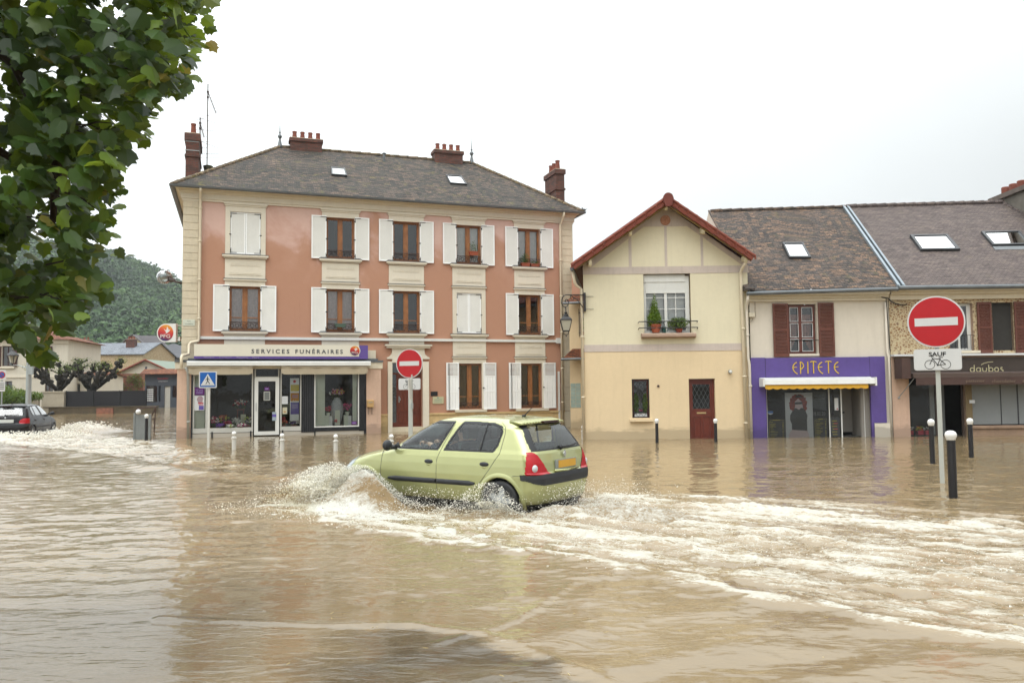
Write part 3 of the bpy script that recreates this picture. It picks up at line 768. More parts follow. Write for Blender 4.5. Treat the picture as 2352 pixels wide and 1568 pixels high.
mb.build('shop_posts', BLACKP, HP)
mb = MB(); mb.box(-6.82, -4.80, N0+.02, N0+.1, -.3, .14); mb.box(-3.86, -.79, N0+.02, N0+.1, -.3, .14); mb.build('kick_panel', BEIGE, HP)
shop_frame(HP, -6.82, -4.80, .16, 2.48, NF, GREYW, GLASSD, .05, sill=.12)
mb = MB(); mb.box(-6.40, -6.34, NF-.005, NF+.07, .2, 2.45); mb.build('mullion', GREYW, HP)
shop_frame(HP, -4.76, -3.90, 2.10, 2.55, NF, GREYW, GLASSD, .04)
dd = shop_frame(HP, -4.76, -3.90, .04, 2.10, NF-.01, WHITE, GLASSD, .13, name='shop_door')
mb = MB(); mb.tube([(-4.70, NF-.05, .9), (-4.70, NF-.05, 1.2)], .012, 6); mb.build('handle', STEEL, dd)
shop_frame(HP, -3.86, -3.12, .16, 2.48, NF, GREYW, GLASSD, .045, sill=.12)
mb = MB()
for i in range(6): mb.box(-3.12+i*.0767, -3.12+(i+1)*.0767-.004, NF-.02, NF+.03, .10, 2.45)
mb.build('black_panel', BLACKP, HP)
mb = MB(); mb.box(-1.02, -.80, NF-.02, NF+.03, .1, 2.45); mb.box(-2.66, -1.02, NF-.02, NF+.05, .12, .26); mb.build('black_panel', BLACKP, HP)
shop_frame(HP, -2.66, -1.02, .26, 2.48, NF-.01, WHITE, GLASSD, .045)
# display inside: beds, pale back panels, dark back wall
SILLW = pm('display_white', A(214, 220, 204), .7, .05, 2, 0)
mb = MB(); mb.box(-2.60, -2.26, NF+.14, NF+.17, .32, 2.44); mb.box(-1.24, -1.08, NF+.14, NF+.17, .32, 2.44); mb.box(-6.78, -6.42, NF+.12, NF+.15, .30, 2.40); mb.build('display_screen', SILLW, HP)
mb = MB(); mb.box(-6.8, -4.85, NF+.08, NF+1.2, .18, .30); mb.box(-3.85, -3.15, NF+.08, NF+1.0, .18, .30); mb.box(-2.62, -1.05, NF+.08, NF+1.0, .2, .30); mb.build('display_bed', pm('ochre_cloth', A(170, 140, 90), .9, .2, 4, .1), HP)
mb = MB(); mb.box(-6.9, -.8, 1.6, 1.65, -.3, 2.6); mb.box(-6.9, -.8, .3, 1.65, 2.55, 2.6); mb.box(-4.82, -4.79, NF+.1, 1.6, -.3, 2.6); mb.box(-3.9, -3.87, NF+.1, 1.6, -.3, 2.6); mb.box(-2.8, -2.77, NF+.1, 1.6, -.3, 2.6); mb.box(-6.9, -.8, .0, 1.6, -.35, -.3)
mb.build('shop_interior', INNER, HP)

# things on and in the pink house ---------------------------------------
def emblem_mat(name, cx, cz, r):
    """printed disc: yellow-orange at the top right through red to dark violet at the foot"""
    t = NT(name); s = t.new('SeparateXYZ'); t.link(t.coord(), s.inputs[0])
    x = t.math('DIVIDE', t.math('SUBTRACT', s.outputs['X'], cx), r); z = t.math('DIVIDE', t.math('SUBTRACT', s.outputs['Z'], cz), r)
    f = t.math('MULTIPLY_ADD', z, .5, t.math('MULTIPLY_ADD', x, .14, .5))
    c = t.ramp(f, [(.05, A(52, 28, 92)), (.25, A(140, 22, 44)), (.5, A(200, 34, 36)), (.72, A(222, 90, 36)), (.95, A(232, 160, 40))])
    return t.set(Base_Color=c, Roughness=.35)
def emblem(mbd, mbw, cx, cz, r, n):
    disc(mbd, cx, cz, r, n-.006, n)
    k = r/1.0
    P = lambda pts: [(cx+x*k, cz+z*k) for x, z in pts]
    # a white bird on the wing over three letters
    mbw.prism(P([(.18, -.08), (-.02, .18), (-.12, .12), (-.28, .38), (.02, .18)][:0] or [(-.22, .52), (.02, .33), (.12, .36), (.20, .78), (.40, .42), (.36, .30), (.62, .44), (.52, .22), (.26, .02), (.16, -.06), (.02, -.02), (.10, .08), (-.02, .20)]), n-.010, n-.0065)
    text_mb(mbw, 'PFG', 1, cx-.02*k, n-.0085, cz-.62*k, 'CENTER', .0015, 0, fit=(1.25*k, .44*k))
nS = N0-.25
t_ = thing('shop_sign', 'long cream and violet fascia sign lettered SERVICES FUNÉRAIRES above the shop awning', 'sign', FP, (-3.75, nS, 2.77))
mb = MB(); mb.box(-6.79, -.73, nS, N0-.02, 2.775, 3.285); mb.build('board', SIGNPUR, t_)
mb = MB(); mb.box(-6.79, -1.06, nS-.006, nS-.0005, 2.865, 3.285); disc(mb, -1.22, 3.08, .205, nS-.012, nS-.0065); mb.build('cream_panel', pm('sign_cream', A(236, 230, 212), .4, .03, 1, 0), t_)
mb = MB(); mb2 = MB()
text_mb(mb, 'SERVICES', 1, -4.88, nS-.010, 2.965, fit=(1.31, .155), bold=.02, spacing=1.5); text_mb(mb, 'FUNÉRAIRES', 1, -3.36, nS-.010, 2.965, fit=(1.70, .19), bold=.02, spacing=1.45)
mb.build('lettering', LETTERG, t_)
mb = MB()
for s_, a, b in (('Obsèques', -6.47, -6.12), ('Prévoyance', -5.95, -5.55), ('Monuments', -5.38, -4.99), ('Fleurs', -4.84, -4.63)):
    text_mb(mb, s_, 1, a, nS-.004, 2.795, fit=(b-a, .05))
mb.build('small_lettering', pm('lilac_letter', A(190, 180, 220), .5, .05, 3, 0), t_)
mbd, mbw = MB(), MB(); emblem(mbd, mbw, -1.22, 3.08, .175, nS-.0125)
mbd.build('emblem', emblem_mat('emblem_small', -1.22+3.75, 3.08-2.77, .175), t_); mbw.build('emblem_bird_and_letters', WHITE, t_)

# projecting sign on the left corner (faces the street, i.e. nearly the camera)
FL = Frame(-12.5, 29.0, -.10)
t_ = thing('projecting_sign', 'round-nosed white sign with a red and orange disc lettered PFG, on the left house corner', 'sign', FL, (0, 0, 3.4))
mb = MB(); out = [(.36, 3.42), (.36, 4.09), (0, 4.09)]+[(x, z) for x, z in arc(-.03, 3.755, .335, 90, 270, 18)]+[(0, 3.42)]
mb.prism(out, -.06, .06); mb.build('case', WHITE, t_)
mbd, mbw = MB(), MB(); emblem(mbd, mbw, -.03, 3.755, .295, -.061)
mbd.build('emblem', emblem_mat('emblem_large', -.03, 3.755-3.4, .295), t_); mbw.build('emblem_bird_and_letters', WHITE, t_)
mb = MB(); mb.tube([(.36, 0, 4.02), (.80, .35, 4.02)], .018, 6); mb.tube([(.36, 0, 3.49), (.80, .35, 3.49)], .018, 6); mb.box(.44, .50, -.03, .03, 3.46, 3.60); mb.build('bracket', WHITE, t_)

# globe street lamp on the left side wall
t_ = thing('globe_street_lamp', 'silver and glass globe street lamp bracketed to the left side of the pink house', 'street lamp', FL, (0, 0, 5.6))
mb = MB(); mb.ball((-.15, 0, 5.80), .26, 20, 12, 1, 1, .95); mb.build('globe', glassmat('lamp_bowl', (.75, .8, .8, 1), 3.5, .08), t_, smooth=True)
mb = MB(); mb.lathe((0, 0, 0), [(.001, -.02), (.12, 0), (.20, .08), (.24, .16), (.20, .24), (.05, .3)], 16, 'z')
mb.v = [(x*.8-.13+z*.5, y*.8, 5.72+z*.55) for x, y, z in mb.v]; mb.build('reflector', STEEL, t_, smooth=True)
mb = MB(); mb.lathe((0, 0, 0), [(.10, 0), (.12, .04), (.06, .16), (.05, .2)], 12, 'x'); mb.v = [(x+.05, y, 5.72+z-x*.3) for x, y, z in mb.v]
mb.tube([(.15, 0, 5.66), (.35, .1, 5.6), (.80, .5, 5.52)], .035, 8); mb.build('bracket', pm('dark_lamp_metal', A(96, 88, 84), .4, .2, 5, .05, metal=.5), t_)

# street name plate on the quoin
t_ = thing('street_name_plate', 'small pale enamel street name plate on the left quoin of the pink house', 'sign', FP, (-7.0, -.05, 3.98))
mb = MB(); mb.prism(rrect(-7.20, -6.80, 3.97, 4.19, .02), -.062, -.048); mb.build('plate', pm('pale_enamel', A(222, 226, 208), .35, .05, 2, 0), t_)
mb = MB(); text_mb(mb, 'RUE', 1, -7.0, -.064, 4.115, 'CENTER', .001, fit=(.11, .035)); text_mb(mb, 'THIERS', 1, -7.0, -.064, 4.01, 'CENTER', .001, fit=(.28, .045)); mb.build('lettering', pm('faded_green_grey', A(120, 130, 112), .6, .1, 2, 0), t_)

# letter box beside the shop
t_ = thing('letter_box', 'small tan metal letter box on two black legs on the shop pillar', 'letter box', FP, (-.62, N0-.1, .6))
mb = MB(); mb.prismx([(N0-.16, .98), (N0, .98), (N0, 1.22), (N0-.04, 1.25), (N0-.16, 1.22)], -.74, -.50); mb.build('box', pm('tan_box_paint', A(206, 166, 108), .45, .08, 6, .05), t_)
mb = MB(); mb.box(-.70, -.54, N0-.168, N0-.16, 1.145, 1.17); mb.build('flap', STEEL, t_)
mb = MB(); mb.box(-.70, -.685, N0-.06, N0-.04, .70, .98); mb.box(-.56, -.545, N0-.06, N0-.04, .70, .98); mb.build('bracket', IRON, t_)
# plaques right of the door
t_ = thing('black_plaque', 'small blank black plaque right of the entrance', 'plaque', FP, (1.97, -.01, 1.38))
mb = MB(); mb.box(1.83, 2.10, -.03, -.001, 1.36, 1.53); mb.build('plate', BLACKP, t_)
t_ = thing('brass_plaque', 'pale cream plaque with faint lettering below the black one', 'plaque', FP, (2.13, -.01, 1.05))
mb = MB(); mb.prism(rrect(1.90, 2.34, 1.05, 1.33, .03), -.03, -.001); mb.build('plate', pm('pale_plaque', A(204, 198, 160), .4, .05, 2, 0), t_)
mb = MB(); disc(mb, 2.11, 1.285, .028, -.034, -.0305, 12)
for z in (1.21, 1.17, 1.10): mb.box(1.97, 2.27, -.033, -.0305, z, z+.012)
mb.build('lettering', pm('teal_ink', A(110, 160, 150), .6, .1, 2, 0), t_)

# window boxes and plants
def trough(fr, u, n, z, w, h, label, cat='planter', m=None, group=None, leaves=160, rx=None, rz=.14, name='window_box', lm=None):
    t = thing(name, label, cat, fr, (u, n, z), group)
    mb = MB(); mb.hexa([(u-w*.44, n-.07, z), (u+w*.44, n-.07, z), (u+w*.44, n+.07, z), (u-w*.44, n+.07, z), (u-w/2, n-.085, z+h), (u+w/2, n-.085, z+h), (u+w/2, n+.085, z+h), (u-w/2, n+.085, z+h)])
    mb.box(u-w/2-.01, u+w/2+.01, n-.095, n+.095, z+h-.03, z+h+.003); mb.build('box', m or TERRA, t)
    if leaves:
        mb = MB(); foliage(mb, (u, n, z+h+rz*.7), rx or w*.5, .12, rz, leaves, .028, R); 
        for i in range(6): mb.tube([(u+R.uniform(-.3, .3)*w, n, z+h), (u+R.uniform(-.5, .5)*w, n+R.uniform(-.05, .05), z+h+rz*1.2)], .004, 4)
        mb.build('foliage', lm or LEAFP, t)
    return t
trough(FP, 3.58, -.12, 6.96, .36, .15, 'terracotta trough with a leggy climbing plant on the guard of the fourth top window', leaves=110, rx=.20, rz=.26)
trough(FP, 5.83, -.02, 6.62, .36, .13, 'terracotta trough with a bushy plant on the left of the fifth top window sill', leaves=200, rx=.2, rz=.25)
trough(FP, 6.24, -.02, 6.62, .38, .11, 'shallow dark terracotta trough with low greenery on the right of the fifth top window sill', leaves=60, rz=.08)
trough(FP, -1.68, -.10, 4.0, .40, .12, 'empty green window box on the guard of the second first-floor window', m=pm('green_box', A(96, 120, 104), .6, .1, 4, .05), leaves=0)

# posters and papers inside the shop window
def sheet(fr, u0, u1, z0, z1, n, label, base_m, marks=(), name='poster', cat='poster', group=None):
    t = thing(name, label, cat, fr, ((u0+u1)/2, n, z0), group)
    mb = MB(); mb.box(u0, u1, n, n+.006, z0, z1); mb.build('sheet', base_m, t)
    for k, (nm, m, shapes) in enumerate(marks):
        mb = MB()
        for sh in shapes:
            if sh[0] == 'r': mb.box(sh[1], sh[2], n-.0012*(k+1), n-.0002, sh[3], sh[4])
            elif sh[0] == 'p': mb.prism(sh[1], n-.0012*(k+1), n-.0002)
            elif sh[0] == 't': text_mb(mb, sh[1], 1, sh[2], n-.0012*(k+1), sh[3], 'LEFT', .0005, fit=(sh[4], sh[5]))
        mb.build(nm, m, t)
    return t
PAPER = pm('white_paper', A(226, 228, 228), .6, .03, 3, 0)
VIO = pm('violet_paper', A(96, 34, 110), .5, .1, 3, 0); VIO2 = pm('lilac_paper', A(104, 88, 168), .5, .1, 3, 0)
ORG = pm('ochre_paper', A(196, 130, 48), .5, .1, 3, 0); YEL = pm('mustard_paper', A(196, 176, 56), .5, .1, 3, 0)
LILA = pm('lilac_ink', A(160, 140, 200), .5, .1, 3, 0); SKIN_PRINT = pm('faded_skin_print', A(178, 152, 158), .6, .2, 10, 0); REDI = pm('red_ink', A(190, 50, 70), .5, .1, 3, 0)
NG = NF+.018
sheet(FP, -6.78, -6.44, 1.50, 1.78, NG, 'violet notice in the left shop window above the portrait poster', VIO, [('lettering', LILA, [('t', '10 ans', -6.72, 1.64, .22, .08), ('r', -6.72, -6.50, 1.56, 1.575), ('r', -6.72, -6.50, 1.60, 1.612)])])
sheet(FP, -6.79, -6.44, .96, 1.48, NG, 'white poster with a faded portrait at the left end of the shop window', PAPER,
      [('portrait', SKIN_PRINT, [('p', [(-6.58+.11*math.cos(a)*(1 if math.sin(a) > 0 else .8), 1.33+.14*math.sin(a)) for a in [2*PI*i/20 for i in range(20)]])]),
       ('caption', REDI, [('r', -6.65, -6.47, 1.20, 1.24), ('r', -6.63, -6.47, 1.15, 1.18)]), ('panel', VIO2, [('r', -6.62, -6.46, .98, 1.13)])])
sheet(FP, -3.52, -3.20, .52, 2.08, NG+.05, 'tall banner of white, mustard, ochre and violet panels in the middle shop window', PAPER,
      [('mustard_panel', YEL, [('r', -3.50, -3.20, 1.60, 1.84)]), ('ochre_panel', ORG, [('r', -3.50, -3.20, 1.24, 1.54)]), ('violet_panel', VIO2, [('r', -3.50, -3.20, .76, 1.20)]),
       ('red_dot', SIGNR, [('p', [(-3.36+.055*math.cos(a), 1.96+.055*math.sin(a)) for a in [2*PI*i/16 for i in range(16)]])]),
       ('small_print', LILA, [('r', -3.44, -3.24, 1.10-.03*i, 1.112-.03*i) for i in range(5)]+[('r', -3.44, -3.24, 1.45-.03*i, 1.46-.03*i) for i in range(4)])], name='banner', cat='banner')
sheet(FP, -3.80, -3.60, 1.14, 1.42, NG, 'white handwritten notice at the left of the middle shop window', PAPER, [('writing', pm('grey_ink', A(150, 152, 150), .6, .1, 3, 0), [('r', -3.77, -3.63, 1.20+.04*i, 1.205+.04*i) for i in range(5)])], name='notice', cat='notice')
sheet(FP, -3.78, -3.62, .78, 1.02, NG, 'cream card lower down in the middle shop window', pm('cream_card', A(206, 200, 170), .6, .1, 6, 0), [('stain', ORG, [('r', -3.74, -3.66, .84, .88)])], name='card', cat='notice')
sheet(FP, -4.44, -4.22, 1.28, 1.60, NF-.02, 'grey opening-hours notice in a white frame on the shop door', GREYW, [('inset', pm('grey_inset', A(120, 124, 120), .5, .1, 3, 0), [('r', -4.42, -4.24, 1.30, 1.58)])], name='door_notice', cat='notice')
sheet(FP, -4.42, -4.25, 1.64, 1.76, NF-.02, 'small violet sticker above the framed notice on the shop door', VIO, [('lettering', LILA, [('r', -4.39, -4.28, 1.68, 1.72)])], name='sticker', cat='sticker')
sheet(FP, -4.14, -4.0, .55, .86, NF-.02, 'pale blue sticker low on the right of the shop door', pm('pale_blue_paper', A(170, 186, 196), .5, .1, 3, 0), [('lettering', VIO2, [('r', -4.14, -4.0, .68, .78)])], name='sticker', cat='sticker')
sheet(FP, -1.30, -1.11, .34, .46, NF-.02, 'small violet sticker at the bottom right of the right shop window', VIO, [('lettering', LILA, [('r', -1.27, -1.14, .38, .42)])], name='sticker', cat='sticker')

PETAL = {}
def petal(nm, c):
    if nm not in PETAL:
        t = NT('petal_'+nm); g = t.new('NewGeometry')
        col = t.ramp(g.outputs['Random Per Island'], [(0, tuple(x*.6 for x in c[:3])+(1,)), (1, tuple(min(.95, x*1.7) for x in c[:3])+(1,))]); t.set(Base_Color=col, Roughness=.6); PETAL[nm] = t.m
    return PETAL[nm]
PC = {'pink': A(214, 70, 120), 'white': A(230, 228, 220), 'red': A(176, 30, 48), 'yellow': A(222, 190, 60), 'orange': A(214, 100, 50), 'violet': A(96, 64, 130), 'magenta': A(180, 40, 110), 'lime': A(170, 190, 70)}
def bouquet(u, n, z, r, h, cols, label, k=26, group='cut flowers and pot plants in the funeral shop windows', pot=True):
    t = thing('flower_arrangement', label, 'flowers', FP, (u, n, z), group)
    mb = MB(); foliage(mb, (u, n+.04, z+h*.45), r*.9, r*.5, h*.42, 60, .03, R); mb.build('foliage', LEAFP, t)
    if pot:
        mb = MB(); mb.lathe((u, n, z), [(r*.35, 0), (r*.5, h*.3), (r*.45, h*.3)], 10); mb.build('pot', R.choice([CLAY, DGREY, SILLW]), t)
    for c in cols:
        mb = MB()
        for i in range(k//len(cols)):
            a, q = R.uniform(0, 2*PI), R.uniform(.2, 1); p = (u+r*q*math.cos(a), n+r*.5*q*math.sin(a)-.05, z+h*(.5+.5*R.random()))
            foliage(mb, p, .038, .03, .032, 12, .026, R)
        mb.build('blooms', petal(c, PC[c]), t)
NB = NF+.20
for a in [(-6.10, NB, .30, .16, .42, ('pink', 'white'), 'basket of pink and white flowers at the left of the large shop window'),
          (-5.82, NB+.2, .30, .20, .46, ('orange', 'yellow', 'lime'), 'orange and yellow bouquet behind the pink basket in the large shop window'),
          (-5.90, NB-.1, .30, .14, .18, ('violet',), 'low violet flowers on the ochre bed of the large shop window'),
          (-5.66, NB-.05, .30, .13, .26, ('magenta', 'red'), 'low magenta flowers left of centre in the large shop window'),
          (-5.36, NB+.1, .30, .15, .36, ('white',), 'white flower dome in the centre of the large shop window'),
          (-5.20, NB-.1, .30, .20, .16, ('magenta', 'white'), 'flat magenta and white spray at the front of the large shop window'),
          (-4.95, NB, .30, .17, .40, ('lime', 'violet', 'white'), 'lime and violet pot at the right end of the large shop window'),
          (-5.56, NB-.12, .30, .12, .14, ('lime', 'white'), 'small lime and white posy at the front of the large shop window'),
          (-3.72, NB, .30, .13, .34, ('orange', 'red'), 'orange flowers in a pot in the middle shop window'),
          (-3.36, NB, .30, .20, .24, ('white', 'violet'), 'low white and blue-violet flowers under the banner in the middle shop window'),
          (-2.12, NB+.1, .68, .16, .36, ('red',), 'dark red flowers on a stand at the left of the right shop window'),
          (-1.42, NB+.1, .68, .17, .42, ('magenta', 'pink'), 'magenta flowers on a stand at the right of the right shop window')]: bouquet(*a)
bouquet(-1.78, NB+.15, 1.28, .30, .38, ('white', 'yellow', 'pink', 'magenta'), 'wide spray of white, yellow and pink orchids above the grey vase', 60, pot=False)
bouquet(-1.86, NB-.1, .31, .06, .26, ('red',), 'single red rose head in front of the grey vase in the right shop window', 5, pot=False)
bouquet(-5.22, NB+.45, .95, .26, .34, ('white', 'red'), 'white and red lilies raised on a dark stand in the large shop window', 30, pot=False)
t_ = thing('flower_stand', 'dark wooden pedestal with a cream card under the lilies in the large shop window', 'stand', FP, (-5.22, NB+.45, .3))
mb = MB(); mb.box(-5.36, -5.08, NB+.35, NB+.6, .93, .97); [mb.box(u, u+.03, NB+.4, NB+.43, .3, .93) for u in (-5.34, -5.13)]; mb.build('frame', DARKWOOD, t_)
mb = MB(); mb.box(-5.22, -5.04, NB+.30, NB+.32, .42, .78); mb.build('card', pm('pale_card', A(196, 196, 170), .6, .1, 3, 0), t_)
t_ = thing('grey_vase', 'tall veiled grey urn in the centre of the right shop window', 'vase', FP, (-1.80, NB+.05, .3))
VEIL = pm('grey_veil', A(172, 176, 178), .6, .25, 14, .2, 40)
mb = MB(); mb.lathe((-1.80, NB+.12, .31), [(.10, 0), (.17, .2), (.24, .5), (.23, .72), (.16, .92), (.10, 1.0), (.12, 1.04)], 20); mb.build('body', VEIL, t_, smooth=True)
mb = MB(); mb.box(-1.90, -1.72, NB-.14, NB-.12, .33, .88); mb.build('card', SILLW, t_)
for u, lb in ((-2.12, 'left'), (-1.42, 'right')):
    t_ = thing('display_plinth', 'white display plinths at the %s of the right shop window' % lb, 'plinth', FP, (u, NB+.1, .3))
    mb = MB(); mb.box(u-.13, u+.02, NB-.02, NB+.2, .30, .69); mb.build('block', SILLW, t_); mb = MB(); mb.box(u+.03, u+.15, NB+.05, NB+.2, .30, .66); mb.build('block', PAPER, t_)

# TV aerials on the left chimney
def aerial(u, n, z0, z1, yagi, label, extra=()):
    t = thing('tv_aerial', label, 'aerial', FP, (u, n, z0))
    mb = MB(); mb.tube([(u, n, z0), (u, n, z1)], .022, 6); mb.build('mast', RUSTI, t)
    mb = MB()
    zt, ln, dx = yagi
    mb.tube([(u, n, zt), (u+dx, n-.2, zt-ln)], .014, 5)
    for i in range(16):
        q = i/15; c = (u+dx*q, n-.2*q, zt-ln*q); mb.tube([(c[0]-.0, c[1]-.16, c[2]-.0), (c[0]+.0, c[1]+.16, c[2])], .006, 4)
        mb.tube([(c[0]-.09, c[1]-.02, c[2]-.03), (c[0]+.09, c[1]+.02, c[2]+.03)], .006, 4)
    for (z, w, q) in extra:
        mb.tube([(u-w, n+.3*q, z+.04), (u+w, n-.3*q, z-.04)], .007, 4)
    for z in (zt, zt-.22): mb.box(u-.04, u+.04, n-.04, n+.04, z-.03, z+.03)
    mb.build('elements', RUSTI, t)
aerial(-6.56, 3.0, 10.62, 13.95, (13.62, .90, .32), 'tall television aerial mast rising beside the left chimney', ((12.66, .55, 1), (12.45, .35, -.4), (12.05, .5, .5), (11.6, .4, 1), (11.5, .4, -1), (10.95, .5, 1), (11.1, .45, 1), (14.1, .2, 1)))
aerial(-6.82, 2.6, 10.9, 12.42, (12.2, .62, .16), 'short television aerial strapped to the left chimney', ((12.35, .2, 1), (11.2, .3, 1)))
t_ = thing('chimney_cowl', 'mossy clay cowl on a squat stub at the foot of the tall aerial', 'chimney pot', FP, (-6.5, 3.0, 10.2))
mb = MB(); mb.lathe((-6.52, 3.0, 10.0), [(.26, -.5), (.22, .25), (.18, .3), (.15, .42), (.19, .6), (.14, .62)], 12); mb.build('cowl', pm('mossy_clay', A(104, 100, 72), .95, .4, 9, .5, 30), t_)

# bird on the right gutter end
mb = MB(); mb.ball((8.36, -.35, 9.06), .05, 10, 8, 1.9, .8, .9); mb.ball((8.28, -.35, 9.12), .032, 8, 6); mb.prism([(8.42, 9.06), (8.52, 9.13), (8.44, 9.10)], -.37, -.33); mb.tube([(8.26, -.35, 9.12), (8.235, -.35, 9.115)], [.008, .001], 5)
single(mb, 'bird', pm('bird_grey', A(70, 70, 74), .8, .2, 9, 0), 'small dark bird perched on the right end of the gutter', 'bird', FP, (8.36, -.35, 9.0), smooth=True)

# ------------------------------------------------------------------ the yellow gable house
FF = Frame(2.282, 25.337, -.0184)
GH = thing('gable_house', 'narrow yellow rendered house with a red tiled gable roof and mauve-grey bands', 'house', FF, (0, 0, 0))
gu0, gu1, apex_u, apex_z, eave_z = 0.0, 5.20, 2.64, 7.42, 5.52
GHOLES = [(1.91, 3.39, 3.33, 5.20), (1.48, 2.03, .66, 1.88), (3.27, 4.09, -.3, 1.87)]
mb = MB(); mb.wall(gu0, gu1, 2.86, 5.4, GHOLES, 0, .22); mb.poly([(gu0, 0, 5.4), (gu1, 0, 5.4), (gu1, 0, 5.50), (apex_u, 0, apex_z), (gu0, 0, 5.50)])
mb.build('upper_wall', GABC, GH)
mb = MB(); mb.wall(gu0, gu1, -.4, 2.86, GHOLES, 0, .22); mb.build('lower_wall', GABL, GH)
mb = MB()
mb.poly([(0, 0, -.4), (0, 0, 5.5), (.9, 7.5, 5.5), (.9, 7.5, -.4)]); mb.poly([(5.2, 0, -.4), (5.2, 7.5, -.4), (5.2, 7.5, 5.4), (5.2, 0, 5.4)])
mb.poly([(.9, 7.5, -.4), (.9, 7.5, 5.5), (5.2, 7.5, 5.4), (5.2, 7.5, -.4)]); mb.build('side_wall', GABL, GH)
mb = MB(); mb.box(.3, 5.1, .6, .65, -.3, 6.2) if False else mb.box(.95, 5.1, 3.0, 3.05, -.3, 5.4); mb.box(.45, 5.1, .25, 3.0, 2.6, 2.7); mb.build('inner_walls', INNER, GH)
mb = MB(); t = .012
mb.box(gu0-.004, gu1-.15, -t, 0, 2.75, 2.975); mb.box(gu0-.004, gu1+.03, -t, 0, 5.21, 5.44)
for a, b, z in ((1.46, 1.55, 6.45), (2.60, 2.68, 6.76), (3.74, 3.82, 6.50)): mb.box(a, b, -t+.001, 0, 5.44, z)
# raking bands under the verge and the grey apex field
mb.prism([(0, 5.44), (.26, 5.44), (1.95, 6.72), (3.33, 6.72), (5.06, 5.44), (5.2, 5.44), (5.2, 5.52), (apex_u, apex_z), (0, 5.52)], -t-.001, 0)
mb.build('painted_bands', GABT, GH)
mb = MB(); disc(mb, 2.64, 6.915, .16, -.045, -.01, 28); disc(mb, 2.64, 6.915, .135, -.03, -.009, 28)
for i in range(12):
    a = 2*PI*i/12; mb.ball((2.64+.145*math.cos(a), -.048, 6.915+.145*math.sin(a)), .014, 6, 4)
for s_ in ((0, .05, .05), (-.04, -.02, .04), (.045, -.01, .035), (0, -.06, .03)): mb.ball((2.64+s_[0], -.045, 6.915+s_[1]), s_[2], 8, 6, 1, .5, 1)
mb.build('medallion', pm('terracotta_relief', A(196, 140, 108), .8, .15, 9, .2), GH)
# roof planes with overhang in front
def gslope(u): return apex_z+.05-(abs(u-apex_u))*(.755 if u < apex_u else .70)
LU, RU = -.36, 5.27; LZ, RZ2 = 5.42, 5.62; AZ = 7.50
roof = MB()
roof.slab([(LU, -.5, LZ), (apex_u, -.5, AZ), (apex_u+.4, 7.6, AZ), (LU+.95, 7.6, LZ)][::-1], .10)
roof.slab([(apex_u, -.5, AZ), (RU, -.5, RZ2), (RU, 7.6, RZ2), (apex_u+.4, 7.6, AZ)][::-1], .10)
GR = roof.build('roof', ROOF_RED, GH)
ub = MB(); ub.slab([(LU+.05, -.44, LZ-.06), (apex_u, -.44, AZ-.13), (apex_u+.4, 7.5, AZ-.13), (LU+1.0, 7.5, LZ-.06)][::-1], .02); ub.build('soffit_boards', pm('brown_soffit', A(96, 58, 40), .8, .3, 8, .2), GR)
# verge tiles: overlapping red pieces stepping up both rakes, plus the rounded peak tile
mb = MB()
for (p, q) in (((LU, LZ), (apex_u, AZ)), ((RU, RZ2), (apex_u, AZ))):
    P0, P1 = Vector((p[0], 0, p[1])), Vector((q[0], 0, q[1])); L = (P1-P0).length; k = 9; d = (P1-P0)/k
    for i in range(k):
        a, b = P0+d*i, P0+d*(i+1.0); up = Vector((-d.z, 0, d.x)).normalized(); up = up if up.z > 0 else -up
        lift = .02
        a2, b2 = a+up*(.03+lift), b+up*.03
        mb.hexa([tuple(a-up*.13+Vector((0, -.56, 0))), tuple(b-up*.11+Vector((0, -.56, 0))), tuple(b-up*.11+Vector((0, -.45, 0))), tuple(a-up*.13+Vector((0, -.45, 0))),
                 tuple(a2+Vector((0, -.57, 0))), tuple(b2+Vector((0, -.57, 0))), tuple(b2+Vector((0, -.22, 0))), tuple(a2+Vector((0, -.22, 0)))])
        mb.tube([tuple(a2+Vector((0, -.555, -.01))), tuple(b2+Vector((0, -.555, .0)))], [.05, .036], 8)
        mb.tube([tuple(a2+Vector((0, -.575, -.12))), tuple(a2+Vector((0, -.575, .0)))], [.022, .03], 6)
mb.build('verge_tiles', ROOF_RED, GR)
mb = MB(); ridge_tiles(mb, (apex_u, -.60, AZ+.03), (apex_u+.4, 7.6, AZ+.03), .4, .13)
mb.prism([(apex_u-.15, AZ-.30), (apex_u+.15, AZ-.30), (apex_u+.19, AZ-.05)]+[(apex_u+x, AZ+z) for x, z in arc(0, -.02, .165, 10, 170, 8)]+[(apex_u-.19, AZ-.05)], -.64, -.58) if False else mb.prism([(apex_u-.08, AZ-.27), (apex_u+.08, AZ-.27), (apex_u+.17, AZ-.04)]+[(apex_u+x, AZ+z) for x, z in arc(0, .0, .155, 15, 165, 8)]+[(apex_u-.17, AZ-.04)], -.66, -.56)
mb.build('ridge_tiles', pm('brown_red_ridge', A(124, 58, 44), .7, .25, 6, .3), GR)
for (u, z) in ((2.61, 7.30), (1.48, 6.50), (3.76, 6.52), (.20, 5.54), (5.06, 5.60)):
    mb = MB(); mb.prismx([(0, z+.10), (-.44, z+.10), (-.44, z-.02), (-.40, z-.10), (-.33, z-.13), (-.27, z-.06), (0, z-.05)], u-.045, u+.045)
    mb.build('eave_bracket', GABC, GH)
mb = MB()
